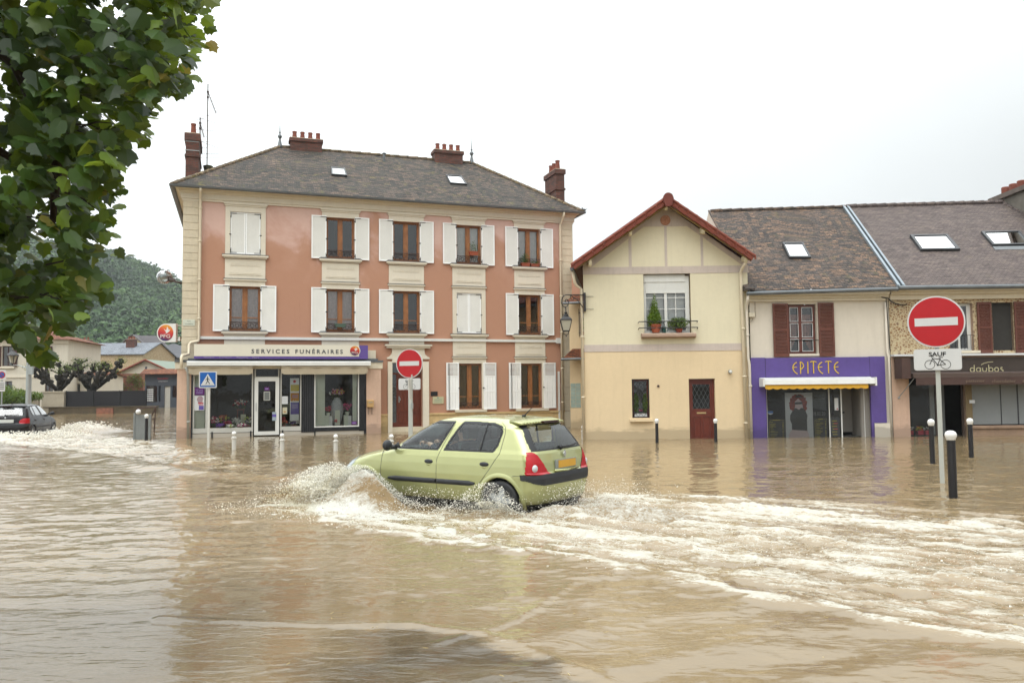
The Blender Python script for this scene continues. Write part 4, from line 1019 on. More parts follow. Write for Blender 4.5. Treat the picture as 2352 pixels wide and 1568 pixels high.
for (p, q) in (((LU+.1, LZ-.02), (apex_u, AZ-.12)), ((RU-.08, RZ2-.02), (apex_u, AZ-.12))):
    P0, P1 = Vector((p[0], 0, p[1])), Vector((q[0], 0, q[1])); up = Vector((0, 0, .10)); mb.hexa([tuple(P0+Vector((0, -.45, -.1))), tuple(P1+Vector((0, -.45, -.1))), tuple(P1+Vector((0, -.42, -.1))), tuple(P0+Vector((0, -.42, -.1))), tuple(P0+Vector((0, -.45, 0))), tuple(P1+Vector((0, -.45, 0))), tuple(P1+Vector((0, -.42, 0))), tuple(P0+Vector((0, -.42, 0)))])
mb.build('bargeboard', pm('mossy_bargeboard', A(150, 122, 66), .8, .3, 5, .2), GH)
mb = MB(); mb.tube([(LU-.02, -.40, LZ-.07), (LU+.93, 7.3, LZ-.07)], .06, 10); mb.build('gutter', ZINC, GH)
pipe(GH, [(LU+.02, -.2, LZ-.1), (LU+.08, -.15, 4.95), (-.22, -.1, 4.85), (-.07, -.05, 4.75), (-.055, -.05, -.3)], .045, clips=[(-.055, -.05, z) for z in (1.3, 3.2)], m=PIPE)
pipe(GH, [(5.08, -.34, 5.50), (5.0, -.2, 5.35), (4.97, -.08, 5.22), (4.97, -.08, 5.0), (5.02, -.08, -.3)], .05, clips=[(5.0, -.08, z) for z in (.45, 1.9, 3.4)])
# first floor window with roller blind
mb = MB(); n = .12
for a, b, c, d in ((1.93, 2.0, 3.33, 4.98), (3.24, 3.37, 3.33, 5.15), (2.0, 3.24, 3.33, 3.40), (2.575, 2.665, 3.4, 4.60)): mb.box(a, b, n, n+.06, c, d)
mb.box(2.0, 3.24, n-.02, n+.06, 4.60, 4.66)
gw = mb.build('window', WHITE, GH)
mb = MB()
for x in (2.29, 2.94): mb.box(x-.011, x+.011, n+.025, n+.045, 3.4, 4.6)
for z in (4.46, 4.10, 3.74): mb.box(2.0, 2.575, n+.024, n+.046, z-.011, z+.011); mb.box(2.665, 3.24, n+.024, n+.046, z-.011, z+.011)
mb.build('glazing_bars', WHITE, gw)
mb = MB(); mb.poly([(2.0, n+.035, 3.4), (3.24, n+.035, 3.4), (3.24, n+.035, 4.6), (2.0, n+.035, 4.6)]); mb.build('pane', GLASS, gw)
mb = MB()
for i in range(52):
    x0 = 2.0+1.24*i/52; x1 = 2.0+1.24*(i+1)/52; y = lambda q: n+.15+.03*math.sin(q*9*2)
    if 24 <= i <= 27: continue
    mb.poly([(x0, y(i*.35), 3.4), (x1, y((i+1)*.35), 3.4), (x1, y((i+1)*.35), 4.58), (x0, y(i*.35), 4.58)])
mb.build('curtain', CURT, gw)
mb = MB(); mb.box(1.93, 3.24, n-.03, n+.05, 4.96, 5.19); k = 8
for i in range(k): mb.box(1.99, 3.25, n-.01, n+.02, 4.66+.30*i/k+.003, 4.66+.30*(i+1)/k)
mb.build('roller_shutter', WHITE, GH)
mb = MB(); mb.prismx([(-.22, 3.20), (-.22, 3.27), (-.16, 3.31), (.14, 3.33), (.14, 3.16), (-.12, 3.16)], 1.80, 3.50); mb.build('window_sill', pm('mauve_stone_sill', A(184, 156, 136), .85, .15, 4, .3, grime=.3), GH)
mb = MB()
for z in (3.68, 3.48): mb.tube([(1.72, -.02, z-.03), (1.72, -.16, z), (3.57, -.16, z), (3.57, -.02, z-.03)], .016, 6)
mb.build('balcony_rail', IRON, GH)
# ground floor window with lattice guard
mb = MB(); n = .12
for a, b, c, d in ((1.48, 1.55, .66, 1.88), (1.96, 2.03, .66, 1.88), (1.55, 1.96, 1.81, 1.88), (1.55, 1.96, .66, .72)): mb.box(a, b, n, n+.06, c, d)
gw2 = mb.build('window', REDWOOD, GH)
mb = MB(); mb.poly([(1.55, n+.03, .72), (1.96, n+.03, .72), (1.96, n+.03, 1.81), (1.55, n+.03, 1.81)]); mb.build('pane', GLASS, gw2)
def lattice(mb, u0, u1, z0, z1, n, k, h, r=.007):
    """crossing diagonal bars clipped to the opening"""
    w = (u1-u0)/k
    def clip(p, q):
        (x0, z0_), (x1, z1_) = p, q; t0, t1 = 0, 1
        for d, a, lo, hi in ((x1-x0, x0, u0, u1), (z1_-z0_, z0_, z0, z1)):
            if abs(d) < 1e-9: continue
            a0, a1 = (lo-a)/d, (hi-a)/d; a0, a1 = min(a0, a1), max(a0, a1); t0, t1 = max(t0, a0), min(t1, a1)
        return t0, t1
    i = -60
    while i < 60:
        for sg in (1, -1):
            p = (u0+w*i, z0) ; q = (u0+w*i+sg*w*40, z0+h*40)
            t0, t1 = clip(p, q)
            if t1-t0 > 1e-3: mb.tube([(p[0]+(q[0]-p[0])*t0, n, p[1]+(q[1]-p[1])*t0), (p[0]+(q[0]-p[0])*t1, n, p[1]+(q[1]-p[1])*t1)], r, 4)
        i += 1
mb = MB(); mb.tube([(1.50, .03, .68), (1.50, .03, 1.86)], .012, 6); mb.tube([(2.01, .03, .68), (2.01, .03, 1.86)], .012, 6)
mb.box(1.50, 2.01, .02, .04, .82, .835); mb.box(1.50, 2.01, .02, .04, .68, .695)
zz = [(1.50+.51*i/6, .69 if i % 2 == 0 else .82) for i in range(7)]; mb.stroke(zz, .014, .02, .035)
lattice(mb, 1.50, 2.01, .84, 1.86, .03, 5, .16, .006)
mb.build('window_guard', IRON, GH)
mb = MB(); mb.box(1.40, 2.13, -.12, .12, .55, .625); mb.build('window_sill', GABL, GH)
# front door with leaded light
mb = MB(); n = .14
for a, b, c, d in ((3.27, 3.35, -.3, 1.87), (4.01, 4.09, -.3, 1.87), (3.35, 4.01, 1.78, 1.87), (3.35, 3.41, -.3, 1.78), (3.95, 4.01, -.3, 1.78), (3.41, 3.95, 1.70, 1.78), (3.41, 3.95, .68, .92), (3.41, 3.95, -.3, .02), (3.655, 3.705, .02, .68)):
    mb.box(a, b, n-(.03 if a in (3.27, 4.01) or c == 1.78 else 0), n+.06, c, d)
mb.box(3.41, 3.655, n+.02, n+.05, .02, .68); mb.box(3.705, 3.95, n+.02, n+.05, .02, .68)
mb.box(3.45, 3.62, n+.008, n+.02, .06, .62); mb.box(3.74, 3.91, n+.008, n+.02, .06, .62)
gd = mb.build('door', REDWOOD, GH)
mb = MB(); mb.poly([(3.41, n+.04, .92), (3.95, n+.04, .92), (3.95, n+.04, 1.70), (3.41, n+.04, 1.70)]); mb.build('pane', glassmat('dark_door_glass', (.12, .12, .12, 1), 1.0), gd)
mb = MB(); lattice(mb, 3.41, 3.95, .92, 1.70, n-.0, 4, .25, .006); mb.build('lattice', pm('lead_cames', (.10, .11, .11, 1), .5, .2, 5, 0), gd)
mb = MB(); mb.box(3.53, 3.82, n-.012, n, .77, .82); mb.build('letter_slot', pm('brass', A(206, 180, 130), .3, .1, 5, 0, metal=.6), gd)
t_ = thing('wall_spotlight', 'small round metal wall light above and right of the red door', 'wall light', FF, (4.56, -.06, 2.08))
mb = MB(); mb.lathe((4.56, -.12, 2.08), [(.055, 0), (.065, .05), (.04, .12)], 14, 'y'); mb.build('housing', STEEL, t_)
mb = MB(); mb.ball((4.56, -.13, 2.08), .045, 10, 6, 1, .4, 1); mb.build('lens', WHITE, t_)
t_ = thing('round_vent', 'small round brown wall vent between the lattice window and the red door', 'vent', FF, (2.31, 0, 1.65))
mb = MB(); mb.lathe((2.31, -.02, 1.65), [(.042, 0), (.042, .02)], 14, 'y'); mb.build('ring', pm('brown_vent', A(130, 100, 76), .7, .1, 4, 0), t_)
mb = MB(); mb.lathe((2.31, -.024, 1.65), [(.024, 0), (.024, .004)], 12, 'y'); mb.build('core', BLK, t_)
# plants at the windows
t_ = thing('potted_conifer', 'clipped bright green conifer in a terracotta pot on the upper sill', 'potted plant', FF, (2.27, -.03, 3.33))
mb = MB(); mb.lathe((2.27, -.03, 3.335), [(.115, 0), (.16, .22), (.175, .22), (.18, .26), (.15, .26)], 16); mb.build('pot', TERRA, t_)
mb = MB(); foliage(mb, (2.24, -.02, 4.07), .25, .20, .52, 2600, .026, R, 'cone'); foliage(mb, (2.24, -.02, 3.78), .24, .2, .22, 700, .026, R); mb.build('foliage', LEAFC, t_)
t_ = thing('spider_plant', 'arching grassy plant in a small red pot at the right of the first floor sill', 'potted plant', FF, (3.0, -.03, 3.33))
mb = MB(); mb.lathe((3.0, -.03, 3.335), [(.08, 0), (.12, .11), (.1, .11)], 14); mb.build('pot', pm('red_pot', A(150, 66, 44), .7, .2, 6, 0), t_)
mb = MB(); foliage(mb, (2.98, -.03, 3.62), .36, .2, .19, 420, .035, R)
for i in range(60):
    a = R.uniform(0, 2*PI); l = R.uniform(.2, .42); p = [(3.0+l*q*math.cos(a), -.05+l*q*.5*math.sin(a), 3.45+.34*math.sin(q*2.6)*R.uniform(.7, 1.1)) for q in (0, .3, .6, .85, 1)]
    mb.tube(p, [.006, .008, .007, .005, .002], 3)
mb.build('foliage', leafmat('grassy_leaf', (.06, .10, .02, 1), (.18, .26, .06, 1), (.3, .32, .12, 1)), t_)
t_ = thing('watering_can', 'dark green watering can between the two pots on the first floor sill', 'watering can', FF, (2.55, .0, 3.33))
mb = MB(); mb.lathe((2.53, .0, 3.335), [(.055, 0), (.06, .17), (.045, .19)], 12); mb.build('body', pm('green_plastic', (.01, .06, .05, 1), .4, .1, 3, 0), t_)
mb = MB(); mb.tube([(2.58, .0, 3.50)]+[(2.60+.05*math.sin(a), 0, 3.44+.07*math.cos(a)) for a in (0, .7, 1.4, 2.1, 2.8)], .01, 6); mb.build('handle', MATS['green_plastic'], t_)
t_ = thing('window_planter', 'white trough of two upright green shrubs behind the lattice of the ground floor window', 'planter', FF, (1.75, .09, .72))
mb = MB(); mb.box(1.56, 1.95, .05, .11, .70, .80); mb.build('box', PAPER, t_)
mb = MB()
for u in (1.62, 1.90): foliage(mb, (u, .085, 1.10), .085, .03, .36, 420, .022, R)
mb.build('foliage', LEAFC, t_)
mb = MB(); foliage(mb, (1.76, .07, .90), .07, .02, .03, 40, .016, R); mb.build('blooms', petal('pink', PC['pink']), t_)

# lantern on its scrolled bracket at the left corner of the yellow house
t_ = thing('wall_lantern', 'black four-sided lantern on a scrolled iron bracket at the left corner of the yellow house', 'lantern', FF, (.03, -.1, 4.0))
mb = MB(); yb = -.12
mb.box(.0, .065, yb-.03, yb+.12, 4.03, 4.62)
mb.tube([(.0, yb, 4.55), (-.55, yb, 4.56), (-.64, yb, 4.52), (-.69, yb, 4.42), (-.70, yb, 4.30), (-.655, yb, 4.20), (-.58, yb, 4.17), (-.51, yb, 4.21), (-.475, yb, 4.30), (-.50, yb, 4.40), (-.555, yb, 4.42), (-.59, yb, 4.37), (-.57, yb, 4.32)], .016, 6)
mb.tube([(-.42, yb, 4.55), (-.42, yb, 4.46), (-.38, yb, 4.40), (-.33, yb, 4.42), (-.32, yb, 4.48), (-.35, yb, 4.50)], .012, 6)
mb.tube([(-.42, yb, 4.55), (-.2, yb, 4.40), (-.03, yb, 4.16)], .014, 6); mb.tube([(-.57, yb, 4.17), (-.57, yb, 3.98)], .014, 6)
for z in (4.51, 4.11): mb.tube([(.065, -.02, z), (.32, -.02, z)], .006, 4)
mb.build('bracket', IRON, t_)
mb = MB(); c = (-.57, yb)
mb.lathe((c[0], c[1], 0), [(.03, 4.02), (.055, 4.0), (.03, 3.97), (.07, 3.94), (.075, 3.90), (.10, 3.885), (.10, 3.87)], 12)
def sq(z, r): return [(c[0]+x*r, c[1]+y*r, z) for x, y in ((-1, -1), (1, -1), (1, 1), (-1, 1))]
for z0, r0, z1, r1 in ((3.86, .11, 3.79, .17), (3.79, .175, 3.745, .185)):
    mb.add(sq(z1, r1)+sq(z0, r0), [(0, 1, 5, 4), (1, 2, 6, 5), (2, 3, 7, 6), (3, 0, 4, 7), (4, 5, 6, 7), (3, 2, 1, 0)])
for x, y in ((-1, -1), (1, -1), (1, 1), (-1, 1)): mb.tube([(c[0]+x*.175, c[1]+y*.175, 3.75), (c[0]+x*.10, c[1]+y*.10, 3.42)], .012, 5)
mb.add(sq(3.40, .105)+sq(3.43, .11), [(0, 1, 5, 4), (1, 2, 6, 5), (2, 3, 7, 6), (3, 0, 4, 7), (4, 5, 6, 7), (3, 2, 1, 0)])
mb.tube([(c[0]-.08, c[1], 3.40), (c[0]-.07, c[1], 3.32), (c[0], c[1], 3.28), (c[0]+.07, c[1], 3.32), (c[0]+.08, c[1], 3.40)], .010, 6); mb.ball((c[0], c[1], 3.255), .022, 8, 6)
mb.build('lantern_frame', IRON, t_)
mb = MB(); mb.add(sq(3.43, .10)+sq(3.745, .168), [(0, 1, 5, 4), (1, 2, 6, 5), (2, 3, 7, 6), (3, 0, 4, 7)]); mb.build('lantern_glass', pm('frosted_glass', A(190, 186, 168), .35, .05, 2, 0), t_)

# ------------------------------------------------------------------ annex in the gap behind the yellow house
FA = Frame(2.34, 32.55, -.12)
AN = thing('annex', 'cream annex squeezed between the pink and yellow houses, with two small tiled pent roofs', 'house', FA, (0, 0, 0))
mb = MB(); mb.wall(.0, 1.6, -.4, 5.2, [(.42, .80, 3.75, 4.75)], 0, .2); mb.poly([(1.6, 0, -.4), (1.6, 3, -.4), (1.6, 3, 5.2), (1.6, 0, 5.2)]); mb.box(0, 1.6, 3, 3.1, -.4, 5.2); mb.build('wall', GABL, AN)
mb = MB(); mb.box(.12, 1.6, .05, 3.0, 5.2, 6.7); mb.build('upper_wall', PINK, AN)
for z0, z1, sh in ((2.78, 3.20, 0), (5.02, 5.42, .1)):
    mb = MB(); mb.slab([(-.28+sh, -.55, z0), (1.6, -.55, z0+.03), (1.6, .0, z1), (.12+sh, .0, z1)], .05); pr_ = mb.build('pent_roof', ROOF_BRN, AN)
    mb = MB(); mb.tube([(-.32+sh, -.60, z0-.02), (1.6, -.60, z0+.01)], .05, 8); mb.build('gutter', ZINC, pr_)
mb = MB(); mb.poly([(.42, .15, 3.75), (.8, .15, 3.75), (.8, .15, 4.75), (.42, .15, 4.75)]); mb.build('window', GLASS, AN)
mb = MB()
for u in (.40, .50, .60, .70): mb.tube([(u, -.05, 3.68), (u, -.05, 4.82)], .011, 5)
for z in (4.65, 3.85): mb.tube([(.38, -.05, z), (.8, -.05, z)], .011, 5)
mb.build('window_bars', IRON, AN)
GB = pm('glass_block', A(168, 186, 176), .15, .12, 6, .4, 12, spec=.8)
mb = MB()
for i in range(2):
    for j in range(6): mb.box(-.0+.02+i*.205, .02+i*.205+.195, -.012, .01, .82+j*.165, .82+j*.165+.155)
mb.build('glass_blocks', GB, AN)
t_ = thing('hanging_plant', 'trailing green plant behind the barred annex window', 'plant', FA, (.62, -.1, 3.8))
mb = MB(); foliage(mb, (.62, -.10, 4.15), .13, .06, .36, 420, .025, R); mb.build('foliage', LEAFC, t_); mb = MB(); mb.box(.5, .75, -.16, -.04, 3.78, 3.86); mb.build('box', TERRA, t_)

# ------------------------------------------------------------------ row houses on the right: hair salon and confectioner
RN2, RZ_ = 5.3, 8.36
BH = thing('salon_house', 'cream two storey house with brown shutters above a violet salon front', 'house', FF, (5.24, 0, 0))
BHOLES = [(6.44, 7.34, 2.62, 4.19), (5.70, 8.93, -.35, 1.72)]
mb = MB(); mb.wall(5.24, 9.60, -.4, 4.40, BHOLES, .02, .2)
mb.poly([(5.245, .02, 4.4), (5.245, RN2, 4.4), (5.245, RN2, RZ_), (5.245, -.1, 4.6)]); mb.poly([(5.245, RN2, 4.4), (5.245, 10.4, 4.4), (5.245, RN2, RZ_)]); mb.box(5.25, 9.6, 10.3, 10.4, -.4, 4.4)
mb.poly([(9.6, .02, -.4), (9.6, 10.3, -.4), (9.6, 10.3, 4.5), (9.6, .02, 4.5)])
mb.build('wall', BEIGE, BH)
mb = MB(); mb.box(5.3, 9.55, .25, 10, 2.3, 2.42); mb.box(5.3, 9.55, 3.4, 3.5, 2.42, 4.4); mb.box(5.3, 9.55, 2.6, 2.65, -.35, 2.3); mb.build('inner_floors', INNER, BH)
mb = MB(); mb.box(5.22, 9.58, -.12, .0, 4.38, 4.46); mb.box(5.22, 9.58, -.18, .0, 4.46, 4.54); mb.box(5.22, 9.58, -.06, .015, 4.28, 4.38); mb.build('cornice', CREAM, BH)
mb = MB(); a, b, c, d = (5.20, -.32, 4.60), (9.74, -.32, 4.66), (10.42, RN2, RZ_+.06), (5.32, RN2, RZ_-.02)
mb.add(*sagged(a, b, c, d, 30, 26, .05, 5)); mb.poly([(5.32, RN2, RZ_-.02), (10.42, RN2, RZ_+.06), (10.4, 10.8, 4.6), (5.3, 10.8, 4.6)])
BR = mb.build('roof', ROOF_MID, BH)
mb = MB(); ridge_tiles(mb, d, c, .38, .085); mb.tube([(5.22, -.3, 4.62), (5.26, RN2, RZ_)], .045, 6); mb.build('ridge_tiles', ROOF_MID, BR, smooth=True)
def rz2(n): return 4.63+(RZ_-4.60)*(n+.32)/(RN2+.32)
skylight(BR, [(7.02, 1.52, rz2(1.52)), (7.74, 1.50, rz2(1.50)), (7.84, 2.52, rz2(2.52)), (7.14, 2.54, rz2(2.54))], DGREY, glassmat('dull_skylight_glass', (.1, .12, .13, 1), 5.0, .05))
mb = MB(); mb.tube([(5.05, -.40, 4.50), (9.72, -.40, 4.58)], .065, 10); mb.build('gutter', ZINC, BH)
mb = MB(); mb.add([(5.02, -.45, 4.66), (5.3, -.45, 4.66), (5.3, .1, 4.9), (5.02, .1, 4.85), (5.02, -.45, 4.60), (5.3, -.45, 4.60), (5.3, .1, 4.60), (5.02, .1, 4.6)], [(0, 1, 2, 3), (4, 5, 1, 0), (5, 6, 2, 1), (7, 4, 0, 3)]); mb.build('roof_foot', ROOF_MID, BH)
pipe(BH, [(5.10, -.38, 4.46), (5.10, -.3, 4.25), (5.12, -.12, 4.10), (5.12, -.10, 3.95), (5.13, -.1, 2.5), (5.16, -.10, 2.3), (5.17, -.1, -.3)], .042, clips=[(5.13, -.1, 3.2), (5.17, -.1, 1.6)], m=BEIGE)
t = WOODW = pm('brown_window_paint', A(112, 60, 48), .4, .15, 5, .1)
mb = MB(); n = .14
mb.box(6.46, 6.53, n, n+.06, 2.62, 4.17); mb.box(7.25, 7.32, n, n+.06, 2.62, 4.17); mb.box(6.53, 7.25, n, n+.06, 4.10, 4.17); mb.box(6.53, 7.25, n, n+.06, 2.62, 2.70); mb.box(6.80, 6.90, n-.02, n+.06, 2.7, 4.10)
for z in (3.12, 3.62): mb.box(6.53, 7.25, n, n+.05, z-.022, z+.022)
bw = mb.build('window', WOODW, BH)
mb = MB()
for a, b in ((6.53, 6.80), (6.90, 7.25-.0)):
    for c, d in ((2.70, 3.095), (3.145, 3.595), (3.645, 4.10)):
        mb.box(a, a+.018, n-.012, n, c, d); mb.box(b-.018, b, n-.012, n, c, d); mb.box(a, b, n-.0125, n, d-.018, d); mb.box(a, b, n-.0125, n, c, c+.018)
mb.build('glazing_beads', PAPER, bw)
mb = MB(); mb.poly([(6.53, n+.03, 2.7), (7.25, n+.03, 2.7), (7.25, n+.03, 4.1), (6.53, n+.03, 4.1)]); mb.build('pane', GLASS, bw)
mb = MB()
for i in range(18):
    x0 = 6.53+.72*i/18; x1 = x0+.04; dz = .9*abs((i-8.5)/9)**.7
    mb.poly([(x0, .3+.01*(i % 2), 3.9-dz-.35), (x1, .3+.01*((i+1) % 2), 3.9-dz-.35), (x1, .3, 3.88), (x0, .3, 3.88)])
mb.build('curtain', pm('striped_curtain', A(176, 120, 104), .9, .35, 18, 0), bw)
mb = MB(); mb.tube([(6.40, -.03, 3.04), (7.36, -.03, 3.04)], .014, 6); mb.build('window_bar', IRON, BH)
mb = MB(); mb.box(6.38, 7.40, -.05, .14, 2.55, 2.62); mb.build('window_sill', BEIGE, BH)
def brown_shutter(root, u0, u1, z0, z1, n=-.06, mid=.5):
    mb = MB(); f = .055; th = .04; zm = z0+(z1-z0)*mid
    mb.box(u0, u0+f, n, n+th, z0, z1); mb.box(u1-f, u1, n, n+th, z0, z1)
    for a, b in ((z0, z0+.09), (z1-.07, z1), (zm-.03, zm+.03)): mb.box(u0+f, u1-f, n, n+th, a, b)
    sh = mb.build('shutter', SHUTBR, root); mb = MB()
    for a, b in ((z0+.09, zm-.03), (zm+.03, z1-.07)):
        k = int((b-a)/.045)
        for i in range(k):
            za = a+(b-a)*i/k; mb.hexa([(u0+f, n+.004, za), (u1-f, n+.004, za), (u1-f, n+.03, za+.03), (u0+f, n+.03, za+.03), (u0+f, n+.004, za+.012), (u1-f, n+.004, za+.012), (u1-f, n+.03, za+.042), (u0+f, n+.03, za+.042)])
    mb.build('louvres', SHUTBR, sh); return sh
brown_shutter(BH, 5.95, 6.43, 2.53, 4.21); brown_shutter(BH, 7.37, 7.86, 2.53, 4.22)
mb = MB()
mb.box(5.21, 5.66, -.08, .02, -.4, 2.51); mb.box(8.91, 9.38, -.08, .02, .44, 2.51); mb.box(8.91, 8.99, -.08, .02, -.4, .44); mb.box(5.664, 8.906, -.08, .02, 1.72, 2.50)
mb.build('shop_surround', PURPLE, BH)
mb = MB(); mb.box(5.655, 5.668, -.083, -.078, .0, 2.5); mb.box(8.904, 8.914, -.083, -.078, 1.7, 2.5); mb.build('panel_joint', pm('joint', (.03, .02, .05, 1), .8, 0, 1, 0), BH)
mb = MB(); mb.box(8.99, 9.47, -.10, .02, -.4, .43); mb.build('stone_block', BEIGE, BH)
mb = MB(); mb.prismx([(-.50, 1.66), (-.48, 1.80), (-.10, 1.88), (-.08, 1.70)], 5.46, 8.90); mb.box(5.45, 5.50, -.52, -.08, 1.60, 1.86); mb.box(8.88, 8.93, -.52, -.08, 1.60, 1.86)
ca = mb.build('awning_case', WHITE, BH)
mb = MB(); N_ = 120
for i in range(N_):
    x0, x1 = 5.52+3.16*i/N_, 5.52+3.16*(i+1)/N_
    f = lambda x: 1.545-.035*abs(math.sin((x-5.52)*PI/.245))
    mb.poly([(x0, -.47, f(x0)), (x1, -.47, f(x1)), (x1, -.46, 1.68), (x0, -.46, 1.68)])
mb.build('awning', YELLOW, ca)
# salon window
SI = pm('salon_dark', (.015, .016, .015, 1), .8, .3, 2, 0)
mb = MB(); n = .08
mb.box(7.655, 7.685, n, n+.04, -.3, 1.72); mb.box(8.03, 8.065, n, n+.05, -.3, 1.72); mb.box(5.70, 5.73, n, n+.04, -.3, 1.72)
sw = mb.build('shop_window', WHITE, BH)
mb = MB(); mb.poly([(5.73, n+.02, -.3), (8.03, n+.02, -.3), (8.03, n+.02, 1.72), (5.73, n+.02, 1.72)]); mb.build('pane', GLASSD, sw)
mb = MB(); mb.box(5.73, 8.05, 1.2, 1.25, -.3, 1.8); mb.build('back_wall', SI, BH)
GD = pm('pale_grey_door', A(150, 144, 136), .6, .06, 2, .05)
mb = MB(); mb.box(8.07, 8.64, .75, .80, .12, 1.72); mb.box(8.64, 8.66, .1, .8, -.3, 1.72); mb.poly([(8.07, .1, -.3), (8.07, .8, -.3), (8.07, .8, 1.72), (8.07, .1, 1.72)]); mb.box(8.66, 8.93, .07, .10, -.3, 1.72); mb.build('side_door', GD, BH)
mb = MB(); mb.box(8.745, 8.76, .06, .07, -.3, 1.72); mb.build('door_edge', WHITE, BH)
mb = MB(); mb.box(8.22, 8.40, .742, .75, .72, .77); mb.build('letter_slot', DGREY, BH)
mb = MB(); mb.box(8.07, 8.64, .1, .80, -.3, .03); mb.build('doorstep', INNER, BH)
# salon lettering: uneven hand-drawn capitals
t_ = thing('salon_lettering', 'yellow hand-drawn letters EPITETE on the violet salon fascia', 'sign', FF, (7.26, -.1, 1.99))
mb = MB(); w = .028; y0, y1 = -.098, -.081
def E_(u, s_=1): 
    mb.stroke([(u+.13, 2.35), (u+.07, 2.32), (u+.02, 2.26), (u, 2.19), (u+.02, 2.11), (u+.07, 2.04), (u+.14, 1.99)], w, y0, y1); mb.stroke([(u+.0, 2.19), (u+.13, 2.20)], w*.8, y0+.001, y1)
E_(6.51); E_(7.30); E_(7.80)
mb.stroke([(6.75, 2.37), (6.75, 1.99)], w, y0, y1); mb.stroke([(6.745, 2.37), (6.80, 2.34), (6.845, 2.28), (6.85, 2.22), (6.80, 2.16), (6.75, 2.14)], w, y0+.001, y1)
mb.stroke([(6.98, 2.37), (6.98, 2.0)], w, y0, y1)
mb.stroke([(7.155, 2.36), (7.155, 2.0)], w, y0, y1); mb.stroke([(7.06, 2.35), (7.10, 2.375), (7.20, 2.375), (7.25, 2.35)], w, y0+.001, y1)
mb.stroke([(7.62, 2.36), (7.62, 2.0)], w, y0, y1); mb.stroke([(7.52, 2.35), (7.57, 2.375), (7.67, 2.375), (7.72, 2.35)], w, y0+.001, y1)
mb.build('lettering', YLET, t_)
# salon posters
ngl = .096
t_ = thing('hair_poster', 'tall grey poster of a person with wild red hair in a dark sleeveless top', 'poster', FF, (6.74, .12, .0))
mb = MB(); mb.box(6.31, 7.17, .135, .14, -.2, 1.40); mb.build('sheet', pm('grey_poster', A(190, 192, 198), .6, .12, 2, 0), t_)
mb = MB(); yy = .133
mb.prism([(6.50, .42), (6.45, .55), (6.46, .70), (6.52, .80), (6.56, .92), (6.92, .92), (6.95, .80), (7.0, .68), (6.98, .55), (6.98, .20), (6.50, .24)], yy, .1345); mb.build('top', pm('print_dark', (.02, .022, .026, 1), .6, .2, 4, 0), t_)
mb = MB(); mb.prism([(6.40, -.2), (6.40, .1), (6.50, .24), (6.98, .20), (7.04, .08), (7.0, -.2)], yy+.0005, .1347); mb.prism([(6.62, .94), (6.64, 1.14), (6.72, 1.22), (6.80, 1.14), (6.84, .96), (6.74, .86)], yy-.002, yy-.001); mb.build('skin_print', pm('print_skin', A(190, 170, 172), .6, .1, 4, 0), t_)
mb = MB(); rr_ = random.Random(3)
pts = []
for i in range(30):
    a = PI*(-.12+1.24*i/29); r = .24+.05*rr_.random(); pts.append((6.72+r*math.cos(a)*1.05, 1.08+r*math.sin(a)))
mb.prism(pts+[(6.46, .88), (6.56, .82), (6.62, .96), (6.62, 1.12), (6.72, 1.20), (6.83, 1.12), (6.86, .94), (6.94, .82), (7.0, .90)], yy-.001, yy)
mb.build('hair_print', pm('print_red_hair', A(140, 48, 34), .6, .6, 14, 0), t_)
mb = MB(); mb.prism([(6.60, 1.03), (6.86, 1.04), (6.84, 1.11), (6.62, 1.10)], yy-.003, yy-.0022); mb.prism(arc(6.74, 1.2, .13, 20, 160, 8), yy-.0032, yy-.0022); mb.build('dark_glasses', MATS['print_dark'], t_)
def menu(u0, u1, z0, z1, label):
    t = thing('price_board', label, 'price board', FF, ((u0+u1)/2, .1, z0))
    mb = MB(); mb.box(u0, u1, .118, .122, z0, z1); mb.build('board', BLACKP, t)
    mb = MB(); mb.stroke([(u0+.03, z0+.01), (u0+.03, z1-.08), (u0+.10, z1-.03), (u1-.03, z1-.03)], .008, .1145, .117)
    z = z1-.10; r_ = random.Random(int(u0*10))
    mb.box(u0+.14, u1-.16, .1145, .117, z1-.05, z1-.02)
    while z > z0+.03:
        l = r_.uniform(.08, .24); mb.box(u0+.06, u0+.06+l, .1145, .117, z, z+.012); mb.box(u1-.09, u1-.05, .1145, .117, z, z+.014); z -= r_.choice([.03, .03, .055])
    mb.build('writing', pm('dull_yellow_ink', A(170, 156, 50), .6, .2, 5, 0), t)
menu(5.76, 6.29, -.1, .58, 'black price board with yellow writing left of the hair poster'); menu(7.19, 7.62, -.1, .60, 'black price board with yellow writing right of the hair poster')
t_ = thing('salon_banner', 'dark banner with dim grey writing hung behind the salon glass above the right price board', 'banner', FF, (7.4, .3, .7))
mb = MB(); mb.add([(7.10, .20, .95), (7.62, .20, .82), (7.62, .20, 1.42), (7.0, .20, 1.44)], [(0, 1, 2, 3)]); mb.build('sheet', pm('slate_print', (.045, .047, .048, 1), .7, .2, 3, 0), t_)
mb = MB(); text_mb(mb, 'M. & Femmes', 1, 7.20, .196, 1.18, fit=(.38, .07)); text_mb(mb, '18.02.20', 1, 7.20, .196, .68, fit=(.38, .11)); mb.build('writing', pm('dim_grey_ink', (.14, .14, .14, 1), .7, .1, 3, 0), t_)
sheet(FF, 7.84, 7.96, .84, 1.22, .095, 'narrow white paper taped inside the salon beside the grey door', PAPER, [('scribble', REDI, [('r', 7.90, 7.94, .86, .90)])], name='notice', cat='notice')
